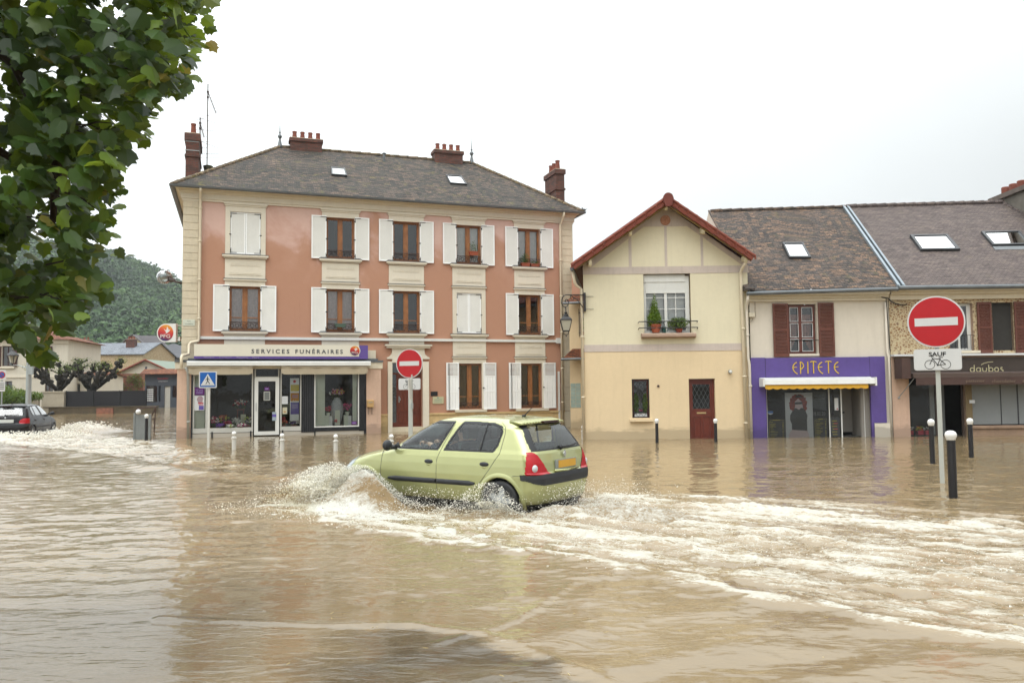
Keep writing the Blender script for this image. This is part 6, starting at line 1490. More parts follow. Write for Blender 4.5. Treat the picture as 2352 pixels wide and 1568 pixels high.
def build_car(label, group, loc, rot, paint, plate_m, lamp_style, car_name='hatchback_car', plate_col=None, glass=None, roofant=(.10,)):
    fr = Frame(loc[0], loc[1], rot)
    root = thing(car_name, label, 'car', fr, (0, 0, 0)); root.location = loc
    rings = body_grid(lamp_style == 'tall'); nr = len(rings[0]); groups = {}
    def cls(c):
        x, y, z = c; ay = abs(y); w = side_y(x, z) if z < 1.40 else 0
        onside = ay > w*.93 and x > -.30 and z < 1.36
        if onside:
            for hx in (0.0, 2.472):
                r = math.hypot(x-hx, z-.285)
                if r < .325: return None
            for k, P in (('F', FWIN), ('R', RWIN)):
                if inside(P, x, z):
                    return ('seal', y > 0) if edist(P, x, z) < .02 else ('win'+k, y > 0)
                if edist(P, x, z) < .014: return ('seal', y > 0)
            if abs(x-(.29+(1.32-z)*.28)) < .012 and .945 < z < 1.32 and False: return ('seal',)
        # rear screen
        xr = interp(XR, z)
        if x < xr+.30 and .955 < z < 1.325 and x < .25:
            lim = interp([(.955, .66), (1.1, .63), (1.25, .56), (1.325, .50)], z)
            if ay < lim:
                if lim-ay < .035+.10*max(0, .3-(1.325-z))*0 or z < .975 or z > 1.30: return ('rearseal',)
                if ay > lim-.09: return ('rearseal',)
                return ('rear',)
        if z < .255 and (x < 2.2): return ('under',)
        if lamp_style == 'tall' and x < xr+.23 and x < -.22 and .655 < z < .95:
            inner = interp([(.655, .42), (.70, .46), (.80, .53), (.90, .60), (.95, .66)], z)
            outer = xr+interp([(.655, .17), (.95, .12)], z)
            if ay > inner and (x < outer): return ('lamp', y > 0)
        if lamp_style == 'wedge' and x < xr+.24 and x < -.20 and .66 < z < .86:
            inner = interp([(.66, .50), (.72, .46), (.80, .50), (.86, .62)], z)
            if ay > inner and x < xr+.20: return ('lamp', y > 0)
        if x < -.33 and .505 < z < .655:
            lo = interp([(.0, .51), (.55, .51), (.70, .535), (.82, .60)], ay)
            if z > lo: return ('strip',)
        # windscreen
        xf = interp(XF, z)
        if z > .975 and z < 1.335 and x > xf-.36 and x > 1.15 and ay < interp([(.97, .66), (1.335, .50)], z) and not onside:
            return ('screen',) if ay < interp([(.97, .62), (1.335, .47)], z) and z > .99 else ('screenseal',)
        if x > 2.75 and .58 < z < .80 and ay > .42 and x > interp(XF, z)-.35: return ('head', y > 0)
        if onside and inside(FDOOR, x, z): return ('door', y > 0, 'F')
        if onside and inside(RDOOR, x, z): return ('door', y > 0, 'R')
        if x < xr+.14 and x < .1 and .665 < z < 1.335 and ay < .66: return ('hatch',)
        return ('body',)
    for j in range(len(rings)-1):
        for i in range(nr):
            i2 = (i+1) % nr; q = [rings[j][i], rings[j][i2], rings[j+1][i2], rings[j+1][i]]
            c = tuple(sum(p[k] for p in q)/4 for k in range(3)); g = cls(c)
            if g is None: continue
            groups.setdefault(g, []).append(((j, i), (j+1, i), (j+1, i2), (j, i2)))
    # share one set of smooth normals for every panel
    P = np.array(rings); tz = np.zeros_like(P); tz[1:-1] = P[2:]-P[:-2]; tz[0] = P[1]-P[0]; tz[-1] = P[-1]-P[-2]
    tx = np.roll(P, -1, 1)-np.roll(P, 1, 1); N = np.cross(tz, tx); N /= (np.linalg.norm(N, axis=2, keepdims=True)+1e-9)
    cen = np.array([1.2, 0, .7]); sgn = np.sign(((P-cen)*N).sum(2, keepdims=True)); N = N*np.where(sgn == 0, 1, np.sign(sgn.mean()))
    def panel(key, name, mat, parent, off=0.0, label=None):
        faces = groups.get(key)
        if not faces: return None
        idx = {}; vs = []; fs = []; ns = []
        for f in faces:
            ff = []
            for k in f:
                if k not in idx: idx[k] = len(vs); vs.append(P[k]+N[k]*off); ns.append(N[k])
                ff.append(idx[k])
            fs.append(tuple(ff))
        me = bpy.data.meshes.new(name); me.from_pydata([tuple(v) for v in vs], [], fs); me.materials.append(mat)
        me.polygons.foreach_set('use_smooth', [True]*len(fs)); me.update()
        # make windings agree with outward normals, then pin the normals
        me.normals_split_custom_set_from_vertices([tuple(n) for n in ns])
        o = bpy.data.objects.new(name, me); COL.objects.link(o); o.parent = parent; BASE[o.name] = (0, 0, 0)
        if label: o['label'] = label
        return o
    RUB = pm('black_rubber', (.012, .012, .013, 1), .5, .2, 4, .05, 20); PLAS = pm('black_plastic', (.022, .023, .026, 1), .55, .15, 4, .1, 60)
    CG = glass or glassmat('car_glass', (.86, .96, .93, 1), 1.3, .02)
    body = panel(('body',), 'body', paint, root)
    panel(('under',), 'underbody', BLK, body, -.05)
    panel(('seal', True), 'window_seal', RUB, body, .003); panel(('seal', False), 'window_seal', RUB, body, .003); panel(('rearseal',), 'rear_window_surround', RUB, body, .002); panel(('screenseal',), 'windscreen_surround', paint, body, .0)
    for s in (True, False):
        for k in 'FR':
            d = panel(('door', s, k), 'door', paint, root)
            wv = panel(('win'+k, s), 'window', CG, d)
            sg = 1 if s else -1
            hx = 1.22 if k == 'F' else .25
            mb = MB(); mb.ball((hx, sg*(side_y(hx, .775)+.004), .775), .05, 14, 8, 1.55, .42, .62); mb.build('handle', PLAS, d, smooth=True)
            mb = MB(); mb.ball((hx, sg*(side_y(hx, .745)-.018), .735), .05, 14, 8, 1.4, .5, .75); mb.build('handle_recess', paint, d, smooth=True)
            if k == 'R':
                mb = MB(); mb.tube([(.31+.11*(1.315-z)*1.0, sg*(side_y(.3, z)+.0), z) for z in (1.315, 1.2, 1.1, 1.0, .945)], .014, 6); mb.build('quarter_bar', RUB, d)
            x0, x1 = (2.0, 1.085) if k == 'F' else (1.07, .41)
            mb = MB(); nS_ = 14
            ring = []
            for i in range(nS_+1):
                x = x0+(x1-x0)*i/nS_; e = min(i, nS_-i)/2
                if k == 'F': e = i/2.0
                else: e = (nS_-i)/2.0
                h = .036*min(1, .45+e*.55); y = side_y(x, .50)
                ring.append([(x, sg*(y-.006), .505-h), (x, sg*(y+.016), .505-h*.75), (x, sg*(y+.02), .505+h*.5), (x, sg*(y+.004), .505+h), (x, sg*(y-.01), .505+h)])
            mb.add([p for r in ring for p in r], [(i*5+q, i*5+q+1, (i+1)*5+q+1, (i+1)*5+q) for i in range(nS_) for q in range(4)]+[(0, 1, 2, 3, 4), (nS_*5+4, nS_*5+3, nS_*5+2, nS_*5+1, nS_*5)])
            mb.build('side_trim', PLAS, d, smooth=True)
        # gaps between the panels
        sg = 1 if s else -1
        mb = MB()
        for L in ([(2.15, .26), (2.155, .62), (2.13, .86), (2.10, .92)], [(1.078, .24), (1.078, .80), (1.01, 1.0), (.865, 1.335)], [(.43, .40), (.35, .49), (.18, .69), (.02, .92), (-.005, 1.18), (.01, 1.27), (.10, 1.335)]):
            pts = []
            for (a, b) in zip(L[:-1], L[1:]):
                for i in range(6): q = i/6; pts.append((a[0]+(b[0]-a[0])*q, a[1]+(b[1]-a[1])*q))
            pts.append(L[-1]); mb.tube([(x, sg*(side_y(x, z)-.0015), z) for x, z in pts], .0045, 5)
        mb.tube([(x, sg*(side_y(x, z)-.001), z) for x, z in [(-.36, .64), (-.30, .64), (-.24, .64), (-.20, .63)]], .004, 5)
        mb.build('panel_gap', BLK, body)
        # sill line and wheel arch lip
        for hx in (0, 2.472):
            mb = MB(); n_ = 40; ring = []
            for i in range(n_+1):
                a = math.radians(-25+230*i/n_); cx, cz = math.cos(a), math.sin(a); row = []
                for r, o in ((.318, -.05), (.320, .010), (.338, .016), (.375, .004), (.39, -.004)):
                    x, z = hx+cx*r, max(.17, .285+cz*r); row.append((x, sg*(side_y(x, z)+o), z))
                ring.append(row)
            mb.add([p for r in ring for p in r], [(i*5+q, i*5+q+1, (i+1)*5+q+1, (i+1)*5+q) for i in range(n_) for q in range(4)])
            mb.build('wheel_arch', paint, body, smooth=True)
            mb = MB(); mb.lathe((hx, sg*.60, .285), [(.34, -.18), (.34, .18)], 24, 'y', False); mb.lathe((hx, sg*.42, .285), [(.34, -.01), (.34, .0)], 24, 'y'); mb.build('wheel_well', BLK, body)
            # wheel
            wy = sg*.715
            mb = MB(); mb.lathe((hx, wy, .285), [(.19, -.085), (.26, -.09), (.282, -.07), (.288, -.03), (.288, .03), (.282, .07), (.26, .09), (.19, .085)], 40, 'y', False); mb.lathe((hx, wy, .285), [(.2, -.01), (.2, .0)], 30, 'y'); wh = mb.build('wheel', RUB, root, smooth=True)
            mb = MB(); o = sg*.07
            mb.lathe((hx, wy, .285), [(.205, o), (.198, o+sg*.012), (.185, o), (.18, o-sg*.06), (.17, o-sg*.07)] if sg > 0 else [(.205, o), (.198, o-.012), (.185, o), (.18, o+.06), (.17, o+.07)], 36, 'y', False)
            for k in range(5):
                a = 2*PI*k/5+.5; c_, s_ = math.cos(a), math.sin(a); px, pz = -s_, c_
                q = []
                for (r, hw, d) in ((.04, .045, .0), (.19, .034, .006)):
                    for w_ in (-hw, hw): q.append((hx+c_*r+px*w_, wy+o+sg*(.004-d), .285+s_*r+pz*w_))
                b = [(x, y-sg*.03, z) for x, y, z in q]
                mb.hexa([b[0], b[1], b[3], b[2], q[0], q[1], q[3], q[2]])
            mb.lathe((hx, wy+o, .285), [(.055, -.02), (.055, .008), (.035, .014)] if sg > 0 else [(.055, .02), (.055, -.008), (.035, -.014)], 16, 'y')
            mb.build('rim', pm('alloy', A(180, 184, 186, .75), .3, .1, 4, 0, metal=.3), wh)
        # door mirror
        mb = MB(); mb.ball((1.93, sg*.90, .985), .075, 14, 10, .75, 1.15, 1.05); mb.tube([(1.90, sg*.74, .95), (1.92, sg*.86, .955)], .035, 8)
        mb.prism([(1.96, .945), (1.80, .945), (1.84, 1.03)], sg*.755, sg*.765); mb.build('mirror', PLAS, root, smooth=True)
        # lamps
        lp = panel(('lamp', s), 'tail_light', pm('red_lamp', (.36, .003, .008, 1), .22, .12, 6, 0, spec=.4, coat=.15), root, .006)
        mb = MB(); zc = .735 if lamp_style == 'tall' else .71; yc = .675 if lamp_style == 'tall' else .62
        if lp:
            x_ = interp(XR, zc)+.045
            mb.ball((x_+.02, sg*yc, zc), .058 if lamp_style == 'tall' else .05, 14, 8, .6, 1, .95 if lamp_style == 'tall' else .5); mb.build('reversing_lamp', pm('clear_lamp', A(210, 214, 214), .15, .1, 20, .3, 60), lp, smooth=True)
        panel(('head', s), 'headlight', pm('headlamp_lens', A(176, 186, 190), .12, .08, 8, 0, spec=.8), root, .003)
    hatch = panel(('hatch',), 'hatch', paint, root)
    panel(('rear',), 'rear_window', CG, hatch)
    panel(('screen',), 'windscreen', CG, root)
    panel(('strip',), 'bumper_strip', PLAS, root, .008)
    # hatch fittings
    mb = MB(); n_ = 20
    for i in range(n_):
        y0, y1 = -.56+1.12*i/n_, -.56+1.12*(i+1)/n_
        f = lambda y, d: (-.255-d+.10*(y/.6)**2, y, 1.335-.02*(y/.6)**2)
        a, b = f(y0, .04), f(y1, .04); c, d = f(y1, -.16), f(y0, -.16)
        mb.hexa([(a[0], a[1], a[2]-.022), (b[0], b[1], b[2]-.022), (c[0], c[1], c[2]+.012), (d[0], d[1], d[2]+.012), (a[0], a[1], a[2]+.006), (b[0], b[1], b[2]+.006), (c[0], c[1], c[2]+.052), (d[0], d[1], d[2]+.052)])
    sp_ = mb.build('spoiler', paint, hatch, smooth=True)
    mb = MB(); mb.box(-.345, -.30, -.20, .20, 1.318, 1.345); mb.build('brake_light', pm('dark_red_lens', (.03, .008, .008, 1), .2, .1, 4, 0), hatch)
    mb = MB(); mb.box(-.566, -.55, -.29, .27, .70, .825); 
    pl = mb.build('number_plate', plate_m, hatch)
    mb = MB(); mb.box(-.569, -.5665, -.27, .20, .712, .812)
    if plate_col: mb.build('plate_field', plate_col, pl)
    mb = MB(); mb.tube([(-.575, -.33, .685), (-.585, 0, .672), (-.575, .31, .685)], .016, 6); mb.build('plate_recess', paint, hatch, smooth=True)
    mb = MB(); mb.prism([(0, -.055), (.035, 0), (0, .055), (-.035, 0)], 0, .01); mb.v = [(-.545+b*-1+(.0 if True else 0), a, .895+c) for a, b, c in mb.v]
    mb2 = mb; mb2.build('emblem', pm('chrome', A(225, 228, 230), .15, .05, 4, 0, metal=.8), hatch)
    mb = MB(); mb.tube([(-.50, .02, .985), (-.515, -.2, .99), (-.505, -.44, 1.01)], .012, 6); mb.ball((-.50, .02, .98), .035, 8, 6); mb.build('wiper', RUB, hatch)
    mb = MB(); mb.tube([(.12, 0, 1.40), (-.02, 0, 1.52)], [.010, .004], 5); mb.ball((.12, 0, 1.405), .03, 8, 6, 1.3, .8, .6); mb.build('roof_aerial', RUB, root)
    # floor, dashboard, seats, wheel
    SEAT = pm('dark_seat_cloth', (.07, .09, .095, 1), .9, .25, 10, .2)
    mb = MB(); mb.box(-.42, 2.9, -.66, .66, .20, .23); mb.box(2.02, 2.06, -.66, .66, .22, .86); mb.box(-.35, .02, -.62, .62, .78, .80); mb.build('floor', INNER, root)
    mb = MB(); mb.prismx([(0, 0)], 0, 0) if False else mb.prism([(2.06, .55), (1.72, .60), (1.66, .80), (1.74, .93), (2.12, .94)], -.66, .66); mb.build('dashboard', PLAS, root)
    def seat(x, y, h=1.12, w=.24, head=True):
        m_ = MB(); m_.prism([(x-.05, .38), (x+.50, .42), (x+.48, .54), (x+.02, .50)], y-w, y+w)
        m_.prism([(x-.02, .42), (x-.20, 1.02), (x-.14, h-.08), (x-.06, h-.10), (x+.10, .50)], y-w*.92, y+w*.92)
        if head: m_.prism(rrect(0, .10, 0, .20, .035), y-.125, y+.125); k = len(m_.v)-2*24; m_.v[k:] = [(a+x-.24-c*.0+(.0), b, c+h-.04) for a, b, c in m_.v[k:]]
        return m_.build('seat', SEAT, root)
    seat(1.0, .36); seat(1.0, -.36); seat(.15, .30, .98, .30, False); seat(.15, -.30, .98, .30, False)
    mb = MB(); c = Vector((1.53, .36, .955)); ax = Vector((-.50, 0, .866)).normalized(); e1 = Vector((0, 1, 0)); e2 = ax.cross(e1)
    mb.tube([c+e1*.185*math.cos(a)+e2*.185*math.sin(a) for a in [2*PI*i/28 for i in range(29)]], .016, 8, cap=False)
    for a in (0, PI, -PI/2): mb.tube([c, c+(e1*math.cos(a)+e2*math.sin(a))*.18-ax*.0], .016, 6)
    mb.ball(tuple(c), .055, 10, 6); mb.tube([c, (1.85, .36, .80)], .03, 8); mb.build('steering_wheel', PLAS, root, smooth=True)
    return root, fr
def carpaint(name, col, flake=.25, rough=.3, dark=None):
    t = NT(name); co = t.coord()
    c = t.mix(t.noise(co, 3, 3), tuple(x*.92 for x in col[:3])+(1,), tuple(min(1, x*1.06) for x in col[:3])+(1,))
    sp = t.new('SeparateXYZ'); t.link(co, sp.inputs[0])
    low_dark = t.math('MULTIPLY', t.ramp(t.math('ADD', sp.outputs['Z'], t.math('MULTIPLY', t.noise(co, 9, 5), .3)), [(.36, W1), (.60, B0)]), .5)   # paint colour darkens unevenly towards the sills
    c = t.mix(low_dark, c, tuple(x*.45 for x in col[:3])+(1,))
    t.set(Base_Color=c, Roughness=rough, Metallic=flake); t.b.inputs['Coat Weight'].default_value = .7; t.b.inputs['Coat Roughness'].default_value = .06
    return t.m
GREENP = carpaint('pale_green_metallic', A(196, 199, 138, .70), .5, .27)
AMBER = pm('amber_plate', A(222, 168, 60), .4, .05, 6, 0)
CARROT = PI-.594
car1, FC = build_car('pale green five-door hatchback driving through the flood with water spraying from its wheels', None, (.26, 11.49, -.158), CARROT, GREENP, pm('plate_grey', A(150, 156, 150), .4, .08, 6, 0), 'tall', plate_col=AMBER)
BLACKC = carpaint('black_car_paint', (.006, .005, .007, 1), .0, .25); BLACKC.node_tree.nodes['Principled BSDF'].inputs['Coat Weight'].default_value = .12; BLACKC.node_tree.nodes['Principled BSDF'].inputs['Specular IOR Level'].default_value = .3
car2, FC2 = build_car('black hatchback driving away at the left edge, throwing up a wave', None, (-19.57, 31.35, -.20), math.atan2(.97, -.23), BLACKC, pm('white_plate', A(214, 216, 210), .4, .2, 30, 0), 'wedge', glass=glassmat('pale_car_glass', (.5, .58, .58, 1), 3.0, .04))

# the driver, both hands on the wheel
def skinned(name, joints, edges, mat, parent, sub=2):
    bm = bmesh.new(); lay = bm.verts.layers.skin.verify(); vs = []
    for i, (p, r) in enumerate(joints):
        v = bm.verts.new(p); v[lay].radius = (r, r); v[lay].use_root = i == 0; vs.append(v)
    for a, b in edges: bm.edges.new((vs[a], vs[b]))
    me = bpy.data.meshes.new(name); bm.to_mesh(me); bm.free(); me.materials.append(mat)
    o = bpy.data.objects.new(name, me); COL.objects.link(o); o.parent = parent
    sk = o.modifiers.new('skin', 'SKIN'); sk.use_smooth_shade = True
    sb = o.modifiers.new('sub', 'SUBSURF'); sb.levels = sub; sb.render_levels = sub
    return o
SKIN = pm('skin', A(214, 168, 142), .55, .08, 8, .05, 60); NAVY = pm('navy_sweater', (.02, .028, .045, 1), .9, .2, 9, .2, 60); HAIR = pm('brown_hair', (.035, .022, .014, 1), .7, .3, 20, .3, 60)
PERS = thing('person', 'driver in a dark sweater gripping the steering wheel of the pale green car', 'person', FC, (1.05, .36, .50)); PERS.location = FC.w(1.05, .36, .50-.158)
bo = (1.05, .36, .50)
def rel(p): return (p[0]-bo[0], p[1]-bo[1], p[2]-bo[2])
J = [((1.02, .36, .58), .15), ((.97, .36, .75), .14), ((.92, .36, .93), .16), ((.92, .36, 1.03), .11), ((.93, .36, 1.09), .055), ((.95, .36, 1.15), .085), ((.96, .36, 1.24), .09), ((.96, .36, 1.30), .055),
     ((.93, .56, 1.0), .07), ((1.12, .64, .82), .052), ((1.38, .545, .985), .038), ((1.47, .525, 1.005), .028),
     ((.93, .16, 1.0), .07), ((1.12, .08, .82), .052), ((1.38, .19, .985), .038), ((1.47, .20, 1.005), .028),
     ((1.25, .48, .60), .085), ((1.52, .50, .66), .065), ((1.72, .50, .36), .05), ((1.25, .24, .60), .085), ((1.52, .22, .66), .065), ((1.72, .22, .36), .05)]
E_s = [(0, 1), (1, 2), (2, 3), (3, 4), (4, 5), (5, 6), (6, 7), (2, 8), (8, 9), (9, 10), (10, 11), (2, 12), (12, 13), (13, 14), (14, 15), (0, 16), (16, 17), (17, 18), (0, 19), (19, 20), (20, 21)]
skinned('body', [(rel(p), r) for p, r in J], E_s, SKIN, PERS)
cl = [(rel(p), r*1.13 if i not in (3, 4) else r*1.05) for i, (p, r) in enumerate(J[:4])]+[(rel(J[8][0]), .08), (rel(J[9][0]), .064), (rel(J[10][0]), .05), (rel(J[12][0]), .08), (rel(J[13][0]), .064), (rel(J[14][0]), .05)]
skinned('sweater', cl, [(0, 1), (1, 2), (2, 3), (2, 4), (4, 5), (5, 6), (2, 7), (7, 8), (8, 9)], NAVY, PERS)
skinned('trousers', [(rel((1.02, .36, .58)), .16), (rel((1.25, .48, .60)), .10), (rel((1.52, .50, .66)), .08), (rel((1.72, .50, .38)), .062), (rel((1.25, .24, .60)), .10), (rel((1.52, .22, .66)), .08), (rel((1.72, .22, .38)), .062)], [(0, 1), (1, 2), (2, 3), (0, 4), (4, 5), (5, 6)], NAVY, PERS)
for sg, w0 in ((1, (1.50, .525, 1.01)), (-1, (1.50, .195, 1.01))):
    js = [(rel(w0), .026), (rel((w0[0]+.05, w0[1], w0[2]+.012)), .027)]; es = [(0, 1)]
    for q in range(4):
        yy_ = w0[1]+(q-1.5)*.019*1; zz_ = w0[2]
        b = len(js); js += [(rel((w0[0]+.075, yy_, zz_+.018)), .0095), (rel((w0[0]+.098-.003*abs(q-1.5), yy_, zz_+.002)), .0088), (rel((w0[0]+.098, yy_, zz_-.024)), .008), (rel((w0[0]+.078, yy_, zz_-.038)), .0072)]
        es += [(1, b), (b, b+1), (b+1, b+2), (b+2, b+3)]
    b = len(js); js += [(rel((w0[0]+.03, w0[1]-sg*.032, w0[2]-.006)), .0115), (rel((w0[0]+.062, w0[1]-sg*.046, w0[2]-.018)), .009)]; es += [(0, b), (b, b+1)]
    skinned('hand', js, es, SKIN, PERS, 1)
mb = MB(); hc = rel((.945, .36, 1.235)); mb.ball(hc, .105, 16, 12, 1.0, .86, 1.1); k = len(mb.v)
mb.v = [(x, y, z) if not (x > hc[0]+.045 and z < hc[2]+.055) else (hc[0]+.045, y, z) for x, y, z in mb.v]
me_o = mb.build('hair', HAIR, None, smooth=True); me_o.parent = PERS
mb = MB(); hx, hy, hz = rel((.96, .36, 1.205)); 
mb.tube([(hx+.085, hy, hz+.02), (hx+.112, hy, hz-.012), (hx+.09, hy, hz-.022)], [.009, .014, .008], 8)
for s_ in (1, -1): mb.ball((hx-.005, hy+s_*.085, hz), .02, 8, 6, .8, .4, 1.5)
me_o = mb.build('nose_and_ears', SKIN, None, smooth=True); me_o.parent = PERS
mb = MB()
for s_ in (1, -1): mb.ball((hx+.083, hy+s_*.032, hz+.025), .009, 8, 6, .6, 1.4, .7)
me_o = mb.build('eyes', BLK, None, smooth=True); me_o.parent = PERS
mb = MB(); mb.ball((hx+.086, hy, hz-.045), .018, 8, 6, .35, 1.4, .35); me_o = mb.build('mouth', pm('lips', A(176, 104, 96), .5, .1, 8, 0), None, smooth=True); me_o.parent = PERS

# ------------------------------------------------------------------ flood water
def hash2(ix, iy, seed):
    h = (ix.astype(np.int64)*374761393+iy.astype(np.int64)*668265263+seed*1442695041) & 0xffffffff
    h = ((h ^ (h >> 13))*1274126177) & 0xffffffff; h = (h ^ (h >> 16)) & 0xffffffff
    return h/4294967295.0
def vnoise(x, y, seed=0):
    ix, iy = np.floor(x), np.floor(y); fx, fy = x-ix, y-iy; fx = fx*fx*fx*(fx*(fx*6-15)+10); fy = fy*fy*fy*(fy*(fy*6-15)+10)
    a, b, c, d = hash2(ix, iy, seed), hash2(ix+1, iy, seed), hash2(ix, iy+1, seed), hash2(ix+1, iy+1, seed)
    return (a+(b-a)*fx)*(1-fy)+(c+(d-c)*fx)*fy
def fbm(x, y, o=4, seed=0, g=.5):
    s = 0; a = 1; t = 0
    for i in range(o): s = s+a*vnoise(x*2**i, y*2**i, seed+i*17); t += a; a *= g
    return s/t
def sm(x, a, b): t = np.clip((x-a)/(b-a), 0, 1); return t*t*(3-2*t)
def pdist(x, y, pl):
    """signed side and distance to a polyline"""
    d = np.full(x.shape, 1e9); par = np.zeros(x.shape)
    for i in range(len(pl)-1):
        (x0, y0), (x1, y1) = pl[i], pl[i+1]; dx, dy = x1-x0, y1-y0
        t = np.clip(((x-x0)*dx+(y-y0)*dy)/(dx*dx+dy*dy), 0, 1); q = np.hypot(x-x0-t*dx, y-y0-t*dy)
        m = q < d; d = np.where(m, q, d); par = np.where(m, i+t, par)
    return d, par/(len(pl)-1)
def inpoly(x, y, pl):
    c = np.zeros(x.shape, bool); j = len(pl)-1
    for i in range(len(pl)):
        (xi, yi), (xj, yj) = pl[i], pl[j]
        c ^= ((yi > y) != (yj > y)) & (x < (xj-xi)*(y-yi)/(yj-yi+1e-12)+xi); j = i
    return c
CX, CY = .26, 11.49; FX, FY, LX, LY = -.829, .559, -.559, -.829
LOW = [(-3.44, 11.41), (-2.31, 10.23), (-1.36, 9.2), (-.45, 8.55), (.3, 8.2), (.81, 7.68), (1.21, 7.2), (1.66, 6.72), (2.06, 6.3), (2.43, 5.95), (2.75, 5.55), (3.3, 5.15), (4.5, 4.4), (6.5, 3.4)]
UPP = [(-3.44, 11.5), (-3.2, 12.6), (-2.2, 12.6), (-.2, 11.2), (.7, 12.0), (1.3, 12.9), (2.22, 12.75), (3.58, 12.3), (4.72, 11.6), (6.0, 10.6), (8.5, 9.3), (13, 7.5)]
CREST = [[(.5, 10.9), (1.1, 10.1), (1.75, 9.4), (2.9, 8.75), (3.9, 8.1), (5.0, 7.5), (7, 6.6)], [(-.5, 10.2), (.2, 9.4), (.9, 8.7), (1.8, 8.2), (2.6, 7.6), (3.5, 7.0), (5, 6.1)], [(1.2, 11.7), (2.2, 11.2), (3.4, 10.6), (5.0, 9.7), (7.5, 8.6)]]
LW1 = [(-22, 30.2), (-17.5, 26.4), (-13.4, 22.9), (-10.5, 20.4), (-7.4, 17.1), (-5.8, 15.9), (-4.4, 15.0)]
LW2 = [(-17.9, 33.5), (-16.5, 32), (-13.5, 29.5), (-9.2, 24.5), (-6.9, 20.8), (-4.9, 18.2), (-4.2, 15.4)]
RIP = [(-.5, 5.3), (-.05, 5.75), (.25, 6.3), (.5, 6.9)]                    # the wavelet that runs over the drain
FOR = [(-2.6, 5.95), (-1.9, 5.8), (-1.2, 5.72), (-.7, 5.72), (-.2, 5.5), (.2, 5.05), (.5, 4.6)]
def water(x, y):
    dist = np.hypot(x, y)
    h = .012*(fbm(x*1.3, y*2.1, 3, 1)-.5)*2*sm(y, 3, 9)
    chop = .011*(fbm(x*3.2+y*.4, y*6.5, 3, 5)-.5)*2
    chop2 = .006*(fbm(x*9, y*18, 3, 9)-.5)*2
    calm = sm(pdist(x, y, [(-4, 4.5), (-1.6, 4.6)])[0], .8, 3.4)*.8+.2
    h += (chop*(.35+.65*sm(y, 4, 9))+chop2*(.3+.7*sm(y, 3, 7)))*calm
    # long low swells in front
    h += .010*np.sin((y-.30*x)*7.5+2.5*fbm(x*.8, y*.9, 3, 33)*3)*sm(x, -1.5, 1.2)*sm(-y, -8.0, -5.5)*fbm(x*1.6, y*2.0, 2, 31)*1.6
    h += .004*np.sin((y-.05*x)*13+4*fbm(x*.9, y*.8, 3, 36))*sm(-x, 0, 2)*sm(y, 5, 7)*sm(-y, -14, -9)
    foam = np.zeros(x.shape)
    # wake of the green car
    W_ = inpoly(x, y, LOW+UPP[::-1]); dl, pl = pdist(x, y, LOW); du, pu = pdist(x, y, UPP)
    E = W_*sm(dl, 0, .30)*sm(du, 0, .5)
    age = sm(pl, .15, 1.0)
    a = x*.829-y*.559; b = x*.559+y*.829                                    # along and across the wake
    n1 = fbm(a*1.0+2*fbm(x*.9, y*.9, 2, 70), b*3.0, 5, 41, .58); n2 = fbm(a*4, b*11, 4, 51, .6)
    rid = 1-np.abs(fbm(a*.55+.6*n2, b*2.6+.5*n2, 3, 61)-.5)*7
    h += E*((n1-.5)*.11*(1-.5*age)+(n2-.5)*.035)
    foam = np.maximum(foam, E*(.24-.14*age+1.15*(n1-.47)+.7*(n2-.45)+.36*np.clip(rid, 0, 1)*(1-.3*age)))
    for k, cr in enumerate(CREST):
        dc, pc = pdist(x+.22*(fbm(x*1.4, y*1.4, 3, 80+k)-.5)*2, y+.22*(fbm(x*1.6, y*1.6, 3, 90+k)-.5)*2, cr)
        g = np.exp(-(dc/.11)**2)*sm(pc, 0, .08)*(1-.6*pc); h += g*.06*(.4+n1); foam += g*.34*(.3+n2)
    lo = np.exp(-(dl/.13)**2)*sm(pl, .02, .1); w = pdist(x+.16*(fbm(x*2.4, y*2.4, 3, 77)-.5)*2, y+.16*(fbm(x*2.2, y*2.2, 3, 78)-.5)*2, LOW)[0]
    lead = np.exp(-(w/.09)**2)*(.55+.45*(fbm(x*2.1, y*2.1, 2, 79) > .45)); h += np.exp(-(w/.13)**2)*.028*(.4+n2)
    foam += lead*.75*(.2+1.5*n2*n2*2)
    foam += np.exp(-(np.hypot((x-4.2)/1.6, (y-12.6)/.45))**2)*.12*n2
    # wake of the black car, reaching across the side street
    P2 = LW1+LW2[::-1]; W2 = inpoly(x, y, P2); d1 = pdist(x, y, LW1)[0]; d2, p2 = pdist(x, y, LW2)
    E2 = W2*sm(d1, 0, .8)*sm(d2, 0, 1.2)
    m1 = fbm(x*.8, y*1.1, 5, 101, .6); m2 = fbm(x*2.6, y*3.4, 4, 111, .6); far = sm(-x, 4, 14)
    h += E2*(m1-.5)*(.08+.16*far)+E2*(m2-.5)*.07
    foam = np.maximum(foam, E2*(.06+.36*far+1.0*(m1-.5)+.6*(m2-.5)))
    g1 = np.exp(-(pdist(x, y+.5*(m1-.5), LW1)[0]/.35)**2); h += g1*.06; foam += g1*.22*(.2+far)*(.4+m2)
    # the bow wave and trough beside the black car
    q = np.hypot((x+17.6)/1.2, (y-33.4)/1.2); h += .26*np.exp(-q**2)*(.5+1.1*m2); foam += .7*np.exp(-(q*.95)**2)*(.5+m2)
    q = np.hypot((x+18.9)/2.3, (y-29.6)/1.0); h += .10*np.exp(-q**2)*(.5+m2); foam += .55*np.exp(-q**2)*(.4+m2)
    # sparse ripple glints on the open stretch in front of the shops
    # small wavelets breaking over the shallow patch
    r1, rp = pdist(x+.10*(fbm(x*5, y*5, 3, 120)-.5), y, FOR); h += .013*np.exp(-(r1/.05)**2)*(.3+1.4*fbm(x*2.2, y*2, 2, 124))
